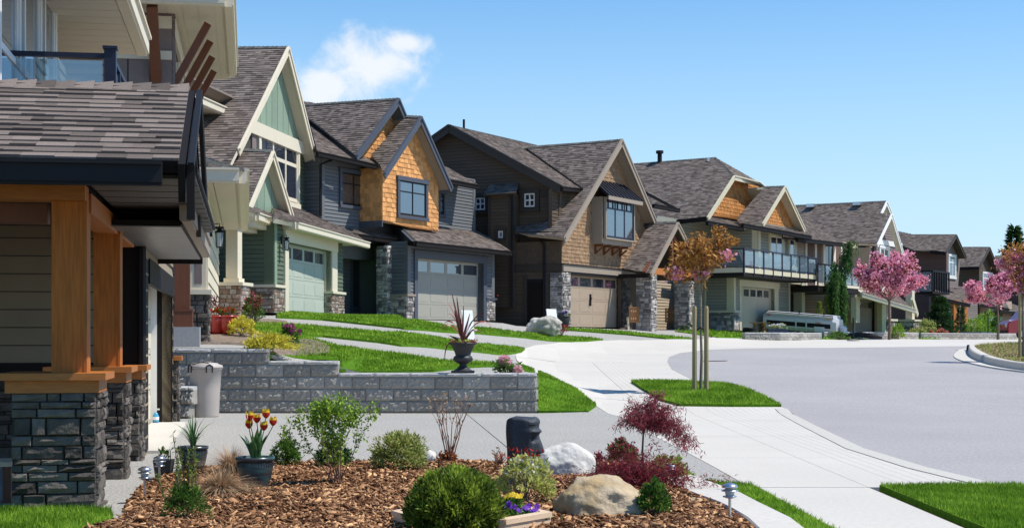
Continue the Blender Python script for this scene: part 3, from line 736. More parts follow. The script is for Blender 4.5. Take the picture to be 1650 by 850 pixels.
def rough(mb, pl, l, r, t0, t1, hb, rg):
    """one dressed stone: bulging broken face"""
    p = pl.p; w_ = r-l; h = t1-t0; g = min(w_, h)*.10; j = lambda k: rg.uniform(-k, k)
    b = len(mb.v)
    mb.v += [tuple(x) for x in (p(l,t0,-.02), p(r,t0,-.02), p(r,t1,-.02), p(l,t1,-.02))]
    m1 = [(l+g*.3,t0+g*.3),(r-g*.3,t0+g*.3),(r-g*.3,t1-g*.3),(l+g*.3,t1-g*.3)]
    mb.v += [tuple(p(x,y,hb*.75+j(.006))) for x, y in m1]
    nx = 3 if w_ > h*1.6 else 2; idx = {}
    for a in range(nx+1):
        for c in range(3):
            x = l+g+(w_-2*g)*a/nx+(j(g*.7) if 0 < a < nx else j(g*.3)); y = t0+g+(h-2*g)*c/2+j(g*.4)
            idx[a,c] = len(mb.v); mb.v.append(tuple(p(x, y, hb*(1+.28*j(1))+(.012 if 0 < a < nx and c == 1 else 0))))
    for i in range(4): mb.face(b+i, b+(i+1)%4, b+4+(i+1)%4, b+4+i)
    for a in range(nx):
        for c in range(2): mb.face(idx[a,c], idx[a+1,c], idx[a+1,c+1], idx[a,c+1])
    mb.face(b+4, b+5, *[idx[a,0] for a in reversed(range(nx+1))]); mb.face(b+5, b+6, *[idx[nx,c] for c in (2,1,0)])
    mb.face(b+6, b+7, *[idx[a,2] for a in range(nx+1)]); mb.face(b+7, b+4, *[idx[0,c] for c in range(3)])
KIND = {  # course height, width range, proud bottom, proud top, gap
 'lap': (.15, (3.2, 4.6), .026, .004, .003), 'shake': (.17, (.10, .26), .022, .006, .006), 'shingle': (.14, (.13, .30), .018, .003, .0),
 'board': (.40, (9, 9), .012, .012, .028), 'biglap': (.19, (3, 4), .034, .006, .003), 'stone': (.11, (.10, .40), .035, .03, .004), 'soffit': (.10, (9,9), .008, .008, .006)}
def clad(parent, pl, poly, kind, m, name, indiv=0, holes=(), dt=None, seed=3, t_org=None):
    rg = random.Random(seed); d0, (w0, w1), hb, ht, gap = KIND[kind]; dt = dt or d0
    ts = [p[1] for p in poly]; t = min(ts) if t_org is None else t_org; tmax = max(ts); items = []
    while t < tmax-.01:
        step = dt*(rg.choice((.55, .8, 1.0, 1.3, 1.7))*rg.uniform(.9, 1.1) if kind == 'stone' else 1); t1 = min(t+step, tmax)
        if t1-t > .012:
            for (l0, l1, r0, r1) in scan(poly, t, t1, holes):
                if max(r0, r1)-min(l0, l1) < .01: continue
                s = min(l0, l1); e = max(r0, r1); x = s-(rg.uniform(0, w0) if kind not in ('lap', 'biglap', 'board', 'soffit') else 0)
                while x < e-.004:
                    w_ = rg.uniform(w0, w1); xb = x+w_
                    if e-xb < w0*.35: xb = e+1
                    a0 = max(x, l0); a1 = max(x, l1); b0 = min(xb, r0); b1 = min(xb, r1)
                    if b0 < a0: a0 = b0 = (a0+b0)/2
                    if b1 < a1: a1 = b1 = (a1+b1)/2
                    if max(b0-a0, b1-a1) > .012: items.append((a0, a1, b0-gap if xb < e else b0, b1-gap if xb < e else b1, t, t1))
                    x = xb
        t = t1
    if indiv and len(items) > indiv:
        cam_ = Vector((0, 0, E)); items.sort(key=lambda q: (pl.p(q[0], q[4])-cam_).length)
    rest = MB()
    for i, (a0, a1, b0, b1, t0, t1) in enumerate(items):
        one = MB() if i < indiv else rest
        tn = rg.random(); one.tone = tn if kind != 'shingle' else (tn*.5 if rg.random() < .45 else .45+tn*.55)
        if kind == 'stone': rough(one, pl, max(a0, a1)+.0015, min(b0, b1)-.0015, t0+.0015, t1-.0015, hb*rg.uniform(.7, 1.5), rg) if min(b0,b1)-max(a0,a1) > .03 else None
        else:
            v = rg.uniform(.6, 1.5) if kind in ('shake', 'shingle') else 1; tb = t0-(rg.uniform(0, .012) if kind == 'shake' else 0)
            piece(one, pl, a0, a1, b0, b1, tb, t1-{'lap': .013, 'biglap': .012, 'board': .03, 'soffit': .02}.get(kind, 0), hb*v, ht, 0.0)
        if i < indiv: one.build(name, m, parent)
    rest.build(name+'_courses' if name in ('plank', 'shingle', 'shake') else name, m, parent, kind='stuff')
def sheet(pl, poly, holes, front, back):
    """closed slab with holes between offsets front and back of the plane"""
    mb = MB(); loops = [poly]+list(holes); vs = [Vector((*p, 0)) for l in loops for p in l]
    tri = tessellate_polygon([[Vector((*p, 0)) for p in l] for l in loops]); n = len(vs)
    for p in vs: mb.v.append(tuple(pl.p(p.x, p.y, front)))
    for p in vs: mb.v.append(tuple(pl.p(p.x, p.y, back)))
    for t in tri:
        a, b, c = [vs[i] for i in t]; cr = (b.x-a.x)*(c.y-a.y)-(b.y-a.y)*(c.x-a.x)
        t = tuple(t) if cr > 0 else tuple(reversed(t)); mb.f.append(t); mb.t.append(.5); mb.m.append(0); mb.f.append(tuple(n+i for i in reversed(t))); mb.t.append(.5); mb.m.append(1)
    k = 0
    for l in loops:
        for i in range(len(l)): a = k+i; b = k+(i+1) % len(l); mb.f.append((a, b, n+b, n+a)); mb.t.append(.5); mb.m.append(1)
        k += len(l)
    return mb
def wall(parent, pl, poly, kind, m, holes=(), indiv=0, name='plank', back=-.14, seed=3, dt=None, bm=None):
    w_ = sheet(pl, poly, holes, -.001, back).build('wall', ['mortar_gap_shade', bm or m], parent)  # dark front sheet shows through the cladding gaps as painted shadow lines
    if kind: clad(w_, pl, poly, kind, m, name, indiv, holes, dt, seed)
    return w_
def roof(parent, pl, poly, trim='black_trim', soff=None, thick=.13, indiv=0, seed=5, dt=None):
    r = sheet(pl, poly, [], -.002, -thick).build('roof', ['shingle', soff or trim], parent)
    clad(r, pl, poly, 'shingle', 'shingle', 'shingle', indiv, (), dt, seed)
    return r
def rect(s0, s1, t0, t1): return [(s0, t0), (s1, t0), (s1, t1), (s0, t1)]
def bx(mb, pl, s0, s1, t0, t1, h0, h1):
    p = pl.p; mb.add([p(s0,t0,h0),p(s1,t0,h0),p(s1,t1,h0),p(s0,t1,h0),p(s0,t0,h1),p(s1,t0,h1),p(s1,t1,h1),p(s0,t1,h1)],
                     [(3,2,1,0),(4,5,6,7),(0,1,5,4),(1,2,6,5),(2,3,7,6),(3,0,4,7)])
def trim(parent, pl, s0, s1, t0, t1, m, h=.04, name='trim', h0=-.01):
    mb = MB(); bx(mb, pl, s0, s1, t0, t1, h0, h); return mb.build(name, m, parent)
def window(parent, pl, r, cas, cols=2, transom=.28, cw=.10, frame=None, pane='pane', head=.14, sill=True, fw=.045, ch=.085, inside=None, label=None):
    s0, s1, t0, t1 = r; mb = MB(); fr_m = frame or cas
    bx(mb, pl, s0-cw, s0, t0-cw*.2, t1, -.01, ch); bx(mb, pl, s1, s1+cw, t0-cw*.2, t1, -.01, ch)
    bx(mb, pl, s0-cw-.03, s1+cw+.03, t1+.002, t1+head, -.01, ch+.02); bx(mb, pl, s0-cw-.02, s1+cw+.02, t0-cw, t0-cw*.2-.002, -.01, ch+.03)
    w_ = mb.build('window', cas, parent)
    if label: w_['label'] = label
    f = MB(); hh = .062
    bx(f, pl, s0, s0+fw, t0, t1, -.01, hh); bx(f, pl, s1-fw, s1, t0, t1, -.01, hh); bx(f, pl, s0+fw, s1-fw, t0, t0+fw, -.01, hh); bx(f, pl, s0+fw, s1-fw, t1-fw, t1, -.01, hh)
    ws = [s0+(s1-s0)*i/cols for i in range(cols+1)]; ty = t1-(t1-t0)*transom if transom else None
    for x in ws[1:-1]: bx(f, pl, x-fw/2, x+fw/2, t0+fw, t1-fw, -.01, hh-.004)
    if ty: bx(f, pl, s0+fw, s1-fw, ty-fw/2, ty+fw/2, -.01, hh-.008)
    f.build('frame', fr_m, w_)
    tt = [t0+fw]+([ty] if ty else [])+[t1-fw]
    for i in range(cols):
        for k in range(len(tt)-1):
            g = MB(); bx(g, pl, ws[i]+fw*.5, ws[i+1]-fw*.5, tt[k]+.005, tt[k+1]-.005, .0, .040); g.build('pane', pane, w_)
    return w_
def wpx(pl, a, b):
    s0, t1 = pl.px(*a); s1, t0 = pl.px(*b); return (s0, s1, t0, t1)
def garage(parent, fr, x1, z1, m, cas, y=.22, rows=4, cols=4, wins=4, z0=.0, hinge=None):
    pl = fr.front(y); d = MB(); bx(d, pl, -.05, x1+.05, z0, z1+.05, -.05, 0); dr = d.build('garage_door', m, parent)
    hr = z1/rows
    for r in range(rows):
        for c in range(cols):
            s0 = c*x1/cols; s1 = (c+1)*x1/cols; t0 = z0+r*hr
            if r == rows-1:
                f = MB(); g = .09; f.tone = rnd.random()
                bx(f, pl, s0, s1, t0+.012, t0+g, 0, .02); bx(f, pl, s0, s1, t0+hr-.10, t0+hr, 0, .02); bx(f, pl, s0, s0+g, t0+g, t0+hr-.10, 0, .02); bx(f, pl, s1-g, s1, t0+g, t0+hr-.10, 0, .02)
                f.build('panel', m, dr); q = MB(); bx(q, pl, s0+g, s1-g, t0+g, t0+hr-.10, 0, .006); q.build('pane', 'pane', dr)
            else:
                f = MB(); f.tone = rnd.random(); g = .012
                bx(f, pl, s0, s1, t0+g, t0+hr, 0, .012)
                bx(f, pl, s0+.10, s1-.10, t0+.10, t0+hr-.09, .0121, .019)
                f.build('panel', m, dr)
    return dr
def beamp(parent, a, b, w, h, m, name='fascia', up=(0,0,1), off=(0,0), parts=None):
    mb = MB(); mb.beam(a, b, w, h, up, off); return mb.build(name, m, parent)
def gutter(parent, a, b, m, name='gutter', s=.13):
    """ogee gutter: stepped trough profile"""
    a = Vector(a); b = Vector(b); mb = MB(); mb.beam(a, b, s*.72, s*.8, off=(0, 0)); mb.beam(a+Z*s*.46, b+Z*s*.46, s, s*.16); mb.beam(a-Z*s*.46, b-Z*s*.46, s*.5, s*.14)
    return mb.build(name, m, parent)
def rake(parent, a, b, m, h=.24, w=.045, drop=.10, name='rake_board', out=Vector((0,0,0))):
    a = Vector(a)-Z*drop+out; b = Vector(b)-Z*drop+out
    mb = MB(); mb.beam(a, b, w, h); mb.beam(a+Z*h*.36+out.normalized()*.03 if out.length else a+Z*h*.36, b+Z*h*.36+out.normalized()*.03 if out.length else b+Z*h*.36, w*1.2, h*.28); return mb.build(name, m, parent)
def caps(parent, a, b, m='ridge', n=None, w=.24):
    """overlapping ridge or hip caps"""
    a = Vector(a); b = Vector(b); L = (b-a).length; n = n or max(2, int(L/.16)); d = (b-a)/n; mb = MB()
    dn = d.normalized(); sd_ = dn.cross(Z).normalized()
    for i in range(n):
        p = a+d*i; q = a+d*(i+1.15); mb.tone = rnd.random()
        l = [p+sd_*w/2-Z*.05, p+Z*.045, p-sd_*w/2-Z*.05, q+sd_*w/2-Z*.065, q+Z*.022, q-sd_*w/2-Z*.065]
        mb.add(l, [(0,1,4,3), (1,2,5,4), (0,2,1)])
    return mb.build('ridge_cap', m, parent, kind='stuff')
def gable(parent, fr, yr, A, L, Rr, lpoly, tr, over=.45, depth=6.0, wpoly=None, wk='shake', wm='orange_shake', wname='shake', windiv=300, boardm=None, soff='cream_soffit', indiv=0, back=None, bh=.24, seed=9):
    pr = fr.front(yr); a, l, r = pr.w(*A), pr.w(*L), pr.w(*Rr)
    pl = plane3(a, l, a+fr.v)
    if (a-l).dot(fr.u) > 0 and pl.n.dot(fr.u) > 0: pass
    rf = roof(parent, pl, pl.P([A]+lpoly+[L]), tr, soff, indiv=indiv, seed=seed)
    pr2 = plane3(a, r, a+fr.v); poly = [pr2.st(q) for q in (r, r+fr.v*depth, a+fr.v*depth, a)]
    roof(parent, pr2, poly, tr, soff, seed=seed+1)
    o = -fr.v*.03
    rake(parent, a, l, tr, out=o, h=bh); rake(parent, a, r, tr, out=o, h=bh)
    if back: caps(parent, a, pl.w(*back))
    if wpoly:
        pw = fr.front(yr+over); return a, l, r, wall(parent, pw, pw.P(wpoly), wk, wm, indiv=windiv, name=wname, seed=seed)
    return a, l, r, None
def stonebox(parent, fr, x0, x1, y0, y1, z0, z1, m, cap=None, capm='cream', indiv=300, name='pier', seed=1, ds=None):
    """stone-faced pier or wainscot: faces to street and camera"""
    mb = MB(); mb.fbox(fr.p, x0+.005, x1-.005, y0+.005, y1-.005, z0, z1); pr = mb.build(name, 'mortar_gap_shade', parent)
    f = fr.front(y0); clad(pr, f, rect(x0-.02, x1, z0, z1), 'stone', m, 'stone', indiv, seed=seed, dt=ds)
    s = fr.side(x0); clad(pr, s, rect(-y1, -y0+.02, z0, z1), 'stone', m, 'stone', indiv, seed=seed+5, dt=ds)
    if cap: c = MB(); c.fbox(fr.p, x0-.08, x1+.06, y0-.09, y1+.05, z1, z1+cap); c.build('pier_cap', capm, pr)
    return pr
def lantern(parent, p, s=.28, m='black_metal'):
    p = Vector(p); mb = MB(); w_ = s*.28
    mb.beam(p+Vector((0,0,s*.5)), p+Vector((0,0,s*.62)), w_*1.5, w_*1.5, up=(0,1,0))
    mb.lathe(p, [(w_*.55,-s*.5),(w_*.6,-s*.45),(w_*.15,-s*.44)], 6); mb.lathe(p, [(w_*1.0,s*.3),(w_*.9,s*.36),(w_*.1,s*.55)], 6)
    for i in range(4): a = i*math.pi/2+.78; q = Vector((math.cos(a), math.sin(a), 0))*w_*.7; mb.beam(p+q-Z*s*.45, p+q*1.25+Z*s*.32, .014, .014)
    mb.tube([p+Z*s*.5, p+Z*s*.8, p+Z*s*.75+Vector((-s*.3, 0, 0)), p+Z*s*.5+Vector((-s*.42,0,0))], .012, 5); mb.beam(p+Vector((-s*.45,0,s*.1)), p+Vector((-s*.45,0,s*.7)), .05, .03)
    o = mb.build('lantern', m, parent); g = MB(); g.lathe(p, [(w_*.5,-s*.42),(w_*.7,s*.3)], 6); g.build('lamp_glass', 'trailer_grey', o); return o
def pipe(parent, pts, r=.04, m='black_metal', name='downspout'):
    mb = MB(); mb.tube(pts, r, 6); return mb.build(name, m, parent)

# ================================================================== green house
G_ = Fr(462, 505, 46, 1200)
G = thing('house', G_.p(0, 0, 0), 'green house with cream trim and a tall steep board-and-batten gable', 'house', 'houses along the left side of the street')
f0 = G_.front(0)
gar = rect(0, 4.9, -.01, 2.12)
XR = 6.45
wall(G, f0, [(-1.3,.1),(-.0,.1),(0,2.12),(4.9,2.12),(4.9,.1),(XR,.1),(XR,2.60),(-1.3,2.60)], 'lap', 'green_siding', (), 60, dt=.13)
garage(G, G_, 4.9, 2.12, 'green_door', 'cream')
for r in ((-.36,0,.0,2.12), (4.9,5.55,.80,2.3)): trim(G, f0, *r, 'cream', .07, 'door_casing')
trim(G, f0, -.37, 5.56, 2.122, 2.5, 'cream', .09, 'door_casing'); trim(G, f0, -.02, 0, 0, 2.12, 'cream', .0, 'jamb', -.22); trim(G, f0, 4.9, 4.93, 0, 2.12, 'cream', .0, 'jamb', -.22)
stonebox(G, G_, -1.32, -.37, 0, 2.4, 0, .74, 'stone_red', .08, indiv=150, name='stone_base', seed=2)
stonebox(G, G_, 4.93, XR+.02, -.02, .35, 0, .74, 'stone_red', .08, indiv=100, name='stone_base', seed=4)
sd = G_.side(-1.3); wall(G, sd, rect(-2.4, 0, .8, 2.62), 'lap', 'green_siding', (), 60, dt=.13)
trim(G, sd, -.28, 0, .83, 2.6, 'green_siding', .03, 'corner_board'); trim(G, f0, -1.3, -1.05, .83, 2.6, 'green_board', .035, 'corner_board')
for (a, b) in ((433, 0), ): lantern(G, f0.p(-.75, 2.0, .22), .34)
# garage roof
eg = f0.px(530, 377)[1]; zE = G_.fx(530, 376, -.6)[1]
rp = G_.slope(-.6, zE, .5)
roof(G, rp, rp.P([(477,359),(593,391.5),(545,357),(513,338),(466,330),(440,331),(443,352)]), 'cream', 'cream_soffit', indiv=120)
a, b = rp.w(477, 360), rp.w(593, 392); gutter(G, a-Z*.07, b-Z*.07, 'cream', s=.2); c = a+G_.v*1.6; gutter(G, c-Z*.07, a-Z*.07, 'cream', s=.2)
sp = Pl(a-Z*.17, G_.u, G_.v); mb = MB(); L_e = (b-a).length
for k in range(4): bx(mb, sp, .02, L_e-.02, .02+.16*k, .17+.16*k, -.01, .0)
mb.build('soffit', 'cream_soffit', G)
# big gable
A, L, RR = (463,76), (383,240), (509,261)
aG, lG, rG, gw = gable(G, G_, 1.5, A, L, RR, [(290,77),(288,330),(350,335),(372,262)], 'cream', over=.36, depth=9, soff='cream_soffit', indiv=300, back=(300,77),
      wpoly=None, bh=.26)
pw = G_.front(1.86)
top = [(394,238),(460,98),(463,100),(497,262),(490,345),(440,350),(396,270)]
gw = wall(G, pw, pw.P(top), None, 'green_board')
# boards and battens above the cream band
bl = pw.P([(404,206),(459,106),(464,106),(489,236)]); rb = pw.rot(); clad(gw, rb, [(t, -s) for s, t in bl], 'board', 'green_board', 'board', 40, dt=.62)
s0, t0 = pw.px(404, 199); s1, t1 = pw.px(500, 240)
beamp(G, pw.p(s0-.6, (t0+t1)/2-.12, .07), pw.p(s1-.1, (t0+t1)/2-.12, .07), .10, .42, 'cream', 'band_board')
window(G, pw, wpx(pw, (417,213), (477,327)), 'cream', cols=3, transom=.34, cw=.2, head=.12, fw=.12, frame='cream')
wl = pw.px(476, 300)[0]; clad(gw, pw, rect(wl+.35, wl+1.6, pw.px(490,340)[1], pw.px(490,250)[1]), 'lap', 'green_siding', 'plank', 30, dt=.13)
trim(G, pw, wl+1.5, wl+1.75, pw.px(490,345)[1], pw.px(490,262)[1], 'green_siding', .06, 'corner_board')
wl2 = pw.px(414, 230)[0]; trim(G, pw, wl2-.62, wl2-.2, pw.px(414,250)[1], pw.px(414,207)[1], 'taupe_siding', .05, 'shutter')
# small gable over the entry
gable(G, G_, .6, (438,243), (400,333), (471,352), [(378,240),(330,262),(322,330),(350,340)], 'cream', over=.28, depth=1.0, soff='cream_soffit', indiv=100, back=(383,240), bh=.22, seed=14)
p1g = G_.front(.88); w1 = wall(G, p1g, p1g.P([(406,338),(437,258),(458,348),(440,357)]), None, 'green_board'); rb = p1g.rot()
clad(w1, rb, [(t, -s) for s, t in p1g.P([(406,338),(437,258),(458,348),(440,357)])], 'board', 'green_board', 'board', 20, dt=.7)
pg = G_.front(.15); q0, q1 = pg.w(413,349), pg.w(442,360); gutter(G, q0, q1, 'cream', s=.22); gutter(G, q0, q0+G_.v*.9, 'cream', s=.22)
beamp(G, q0+G_.v*.15-Z*.2, q1+G_.v*.15-Z*.16, .2, .16, 'cream', 'band_board')
rq = G_.slope(.12, (pg.px(427,352))[1]+.08, .55); roof(G, rq, rq.P([(413,343),(442,353),(440,345),(402,331),(393,338)]), 'cream', indiv=30)
# upper left eave and the wall below it
pe = G_.front(2.6); q0, q1 = pe.w(300,153), pe.w(387,191); gutter(G, q0, q1, 'cream', s=.24); 
mb = MB(); mb.beam(q0+G_.v*.5-Z*.13, q1+G_.v*.5-Z*.13, 1.0, .03); mb.build('soffit', 'cream_soffit', G)
mb = MB(); mb.beam(q0+G_.v*.4+Z*.25, q1+G_.v*.4+Z*.25, 1.2, .10, up=(-.45,0,.9)); mb.build('roof', 'shingle', G)
pu = G_.front(3.2); wall(G, pu, pu.P([(290,160),(350,180),(350,242),(290,242)]), 'lap', 'green_siding', (), 40)
trim(G, pu, pu.px(310,200)[0], pu.px(316,200)[0], pu.px(312,242)[1], pu.px(312,170)[1], 'cream', .05, 'corner_board')
# entry recess and its column
pr_ = G_.front(2.4); wall(G, pr_, pr_.P([(300,330),(395,355),(395,505),(300,505)]), 'lap', 'green_siding', (), 40, dt=.13)
cp = at(377, 500, 43.2); cp.z = T(cp.x, cp.y); cf = Fr(377, 500, 43.2, 1200); cf.O = cp
stonebox(G, cf, -.4, .4, -.32, .32, -.1, .86, 'stone_red', .09, indiv=80, name='pier', seed=8)
mb = MB(); mb.fbox(cf.p, -.19, .19, -.17, .17, .95, 2.42); mb.fbox(cf.p, -.24, .24, -.22, .22, .95, 1.07); mb.build('column', 'cream', G)
beamp(G, cf.p(-3.2, 0, 2.52), cf.p(2.2, 0, 2.52), .3, .2, 'cream', 'band_board')
lantern(G, pr_.w(351, 408)+Vector((.3,0,0)), .34)
mb = MB(); mb.fbox(G_.p, -.9, XR-.1, .5, 7, -.4, 2.7); mb.fbox(G_.p, -.5, 6.8, 2.6, 7, 2.4, 4.2); mb.build('wall', 'green_siding', G)
mb = MB(); q = aG+G_.v*5.2; mb.tube([q-Z*.2, q+Z*.28], .06, 8); mb.build('vent_pipe', 'black_metal', G)

# ================================================================== blue-grey house with orange shakes
D_ = Fr(671, 514, 57, 2150)
D = thing('house', D_.p(0, 0, 0), 'blue-grey house with orange shake gables above a wide light garage door', 'house', 'houses along the left side of the street')
f0 = D_.front(0); dx1 = 5.0; XR = 5.95
wall(D, f0, [(-.66,.1),(0,.1),(0,2.26),(dx1,2.26),(dx1,.1),(XR,.1),(XR,2.84),(-.66,2.84)], 'lap', 'blue_siding', (), 60, dt=.13)
garage(D, D_, dx1, 2.26, 'slate_door', 'blue_trim')
for r in ((-.22,0,.0,2.26), (dx1,dx1+.26,.0,2.26)): trim(D, f0, *r, 'blue_trim', .07, 'door_casing')
trim(D, f0, -.24, dx1+.28, 2.262, 2.54, 'blue_trim', .09, 'door_casing'); trim(D, f0, -.02, 0, 0, 2.26, 'blue_trim', 0, 'jamb', -.22); trim(D, f0, dx1, dx1+.02, 0, 2.26, 'blue_trim', 0, 'jamb', -.22)
stonebox(D, D_, -.68, -.23, 0, .97, 0, .84, 'stone_grey', .07, 'taupe_trim', indiv=80, name='stone_base', seed=12)
stonebox(D, D_, dx1+.27, XR+.02, -.02, .3, 0, .84, 'stone_grey', .07, 'blue_trim', indiv=60, name='stone_base', seed=13)
sd = D_.side(-.66); wall(D, sd, rect(-.95, 0, .91, 2.84), 'lap', 'blue_siding', (), 30, dt=.13)
trim(D, f0, -.66, -.45, .92, 2.84, 'blue_siding', .03, 'corner_board'); trim(D, f0, XR-.2, XR, .92, 2.84, 'blue_siding', .03, 'corner_board')
# entry recess
pe = D_.front(2.6); wall(D, pe, pe.P([(540,370),(645,385),(645,515),(540,506)]), 'lap', 'blue_siding', (), 40, dt=.13)
window(D, pe, wpx(pe, (566,410), (578,496)), 'blue_trim', cols=1, transom=0, cw=.1, pane='pane_dark'); dd = trim(D, pe, pe.px(584,450)[0], pe.px(604,450)[0], 0, 2.1, 'blue_trim', .05, 'front_door'); 
mb = MB(); s_, t_ = pe.px(601, 458); bx(mb, pe, s_-.02, s_+.02, t_-.12, t_+.12, .05, .09); mb.build('handle', 'steel', dd)
stf = Fr(560, 505, 54.0, 2150); stf.O = pe.w(560, 505)-D_.v*1.7; stf.O.z = D_.O.z-.02
stonebox(D, stf, -.25, .25, -.2, .25, 0, 2.7, 'stone_grey', indiv=150, name='pier', seed=15)
stg = Fr(630, 505, 51.0, 2150); stg.O = pe.w(630, 510)-D_.v*.6; stg.O.z = D_.O.z-.02
stonebox(D, stg, -.3, .3, -.2, .25, 0, 2.7, 'stone_dark', indiv=120, name='pier', seed=16)
mb = MB(); q = pe.px(590, 500)[0]; mb.fbox(D_.p, q-1.3, q+1.3, 1.1, 2.6, -.05, .16); mb.build('step', 'blue_trim', D)
# lower roofs
zE = D_.fx(740, 396, -.6)[1]+.02
rg = D_.slope(-.6, zE, .42)
roof(D, rg, rg.P([(669.5,388),(823,404.5),(790,383),(745,360),(706,353),(629,350)]), 'blue_trim', 'blue_siding', indiv=200)
a, b = rg.w(669,389), rg.w(823,405.5); gutter(D, a-Z*.08, b-Z*.08, 'black_trim', s=.18); caps(D, rg.w(669.5,388), rg.w(629,350))
zP = D_.fx(610, 380, 1.0)[1]
rpp = D_.slope(1.0, zP, .42); roof(D, rpp, rpp.P([(540,371),(648,386.5),(622,363),(600,352),(531,341),(524,348)]), 'blue_trim', 'blue_siding', indiv=100)
a2, b2 = rpp.w(545,373), rpp.w(648,387.5); gutter(D, a2-Z*.08, b2-Z*.08, 'black_trim', s=.18); caps(D, rpp.w(574,378), rpp.w(530,341))
hp = plane3(rg.w(669.5,388), rg.w(629,350), rpp.w(648,386.5)); roof(D, hp, [hp.st(q) for q in (rpp.w(648,386.5), rg.w(669.5,388), rg.w(629,350), rpp.w(622,363))], 'blue_trim', indiv=20)
gutter(D, rpp.w(648,387)-Z*.08, a-Z*.08, 'black_trim', s=.16)
mb = MB(); mb.beam(rpp.w(648,385)+Z*.02, rpp.w(621,362)+Z*.02, .10, .02); mb.build('flashing', 'copper_flash', D)
# upper storey
pu = D_.front(1.5); xl = pu.px(517, 330)[0]; xr = pu.px(765, 350)[0]; zt = pu.px(560, 262)[1]
wall(D, pu, rect(xl, xr, 2.8, zt+.25), 'lap', 'blue_siding', (), 60, dt=.13); sdu = D_.side(xl); wall(D, sdu, rect(-7, -1.5, 2.6, zt+.25), 'lap', 'blue_siding', (), 30, dt=.13)
trim(D, pu, xl, xl+.18, 2.6, zt+.2, 'blue_siding', .035, 'corner_board'); trim(D, pu, xr-.18, xr, 2.6, zt+.2, 'blue_siding', .035, 'corner_board')
window(D, pu, wpx(pu, (549,277), (587,333)), 'blue_trim', cols=2, transom=.34, cw=.14, frame='black_metal')
window(D, pu, wpx(pu, (707,312), (713,345)), 'blue_trim', cols=1, transom=.34, cw=.12, frame='black_metal')
pipe(D, [sdu.w(531,250)-D_.v*.1, pu.w(524,258)-D_.v*.3, pu.w(513,265)-D_.v*.1-D_.u*.0, pu.w(513,348)-D_.v*.1], .05)
zU = D_.fx(560, 256, .9)[1]+.03; ru = D_.slope(.9, zU, .5)
roof(D, ru, ru.P([(511,243.5),(612,266),(640,262),(600,240),(560,225),(497,188),(499,198)]), 'blue_trim', 'blue_siding', indiv=60)
gutter(D, ru.w(511,245)-Z*.07, ru.w(606,266)-Z*.07, 'black_trim', s=.17)
roof(D, ru, ru.P([(700,262),(721,270),(770,297.5),(730,289),(700,283)]), 'blue_trim', 'blue_siding', indiv=20); gutter(D, ru.w(722,290)-Z*.07, ru.w(770,299)-Z*.07, 'black_trim', s=.17)
rake(D, ru.w(511,243), ru.w(494,205), 'black_trim', h=.2)
# rear ridge glimpsed over the gable
bkp = D_.slope(3.0, zU+1.0, .5)
roof(D, bkp, bkp.P([(486,163),(516,168),(540,200),(486,200)]), 'blue_trim')
# big orange gable behind, small one in front
gable(D, D_, .8, (641,159), (573,250), (664,215), [(470,172),(470,190),(497,190)], 'blue_trim', over=.5, depth=7, wpoly=[(578,250),(640,170),(664,215),(650,262),(600,262)], windiv=120, soff='blue_siding', indiv=200, back=(490,169), bh=.26, seed=31)
a, l, r, gw = gable(D, D_, .1, (677,188), (618,279), (727,302), [(654,187),(598,250),(612,265)], 'blue_trim', over=.42, depth=4, wpoly=None, soff='taupe_trim', indiv=150, back=(655,187), bh=.26, seed=41)
pb = D_.front(.52); xa, xb = pb.px(616, 340)[0], pb.px(706, 340)[0]; zb = pb.px(660, 352)[1]
ap = pb.px(676, 196); lz = pb.px(617, 283)[1]; rz_ = pb.px(707, 300)[1]
gw = wall(D, pb, [(xa, zb-.25), (xb, zb-.35), (xb, rz_-.05), ap, (xa, lz)], 'shake', 'orange_shake', (), 300, name='shake', seed=7)
sb = D_.side(xa); wall(D, sb, rect(-1.6, -.52, zb-.2, lz+.3), 'shake', 'orange_shake', (), 80, name='shake', seed=8)
trim(D, sb, -1.6, -.50, zb-.42, zb-.2, 'blue_trim', .05, 'band_board')
window(D, pb, wpx(pb, (642,290), (684,350)), 'blue_trim', cols=2, transom=.32, cw=.15, frame='black_metal', head=.16)
mb = MB(); mb.beam(pb.p(ap[0]-.02, ap[1]-.55, .35), pb.p(ap[0]-.02, ap[1]-.25, .05), .08, .3); mb.build('gable_bracket', 'orange_shake', D)
mb = MB(); mb.fbox(D_.p, .1, XR-.1, .5, 9, -.4, 2.7); mb.fbox(D_.p, xl+.3, xr-.1, 1.9, 9, 2.2, zt); mb.build('wall', 'blue_siding', D)
mb = MB(); mb.beam(D_.p(XR+.05,-.15,1.0), D_.p(XR+.05,-.15,1.05), .06, .09); mb.build('hose_bib', 'lamp_red', D)
# ================================================================== brown house with tan shakes
B_ = Fr(918, 526, 63.4, 2200)
B = thing('house', B_.p(0, 0, 0), 'dark brown house with a tan shake gable and a black-roofed box window', 'house', 'houses along the left side of the street')
f0 = B_.front(0); bx1 = 4.95; xL = -.73; xRt = 8.0
pg = B_.front(0); zt = pg.px(950, 433)[1]-.05
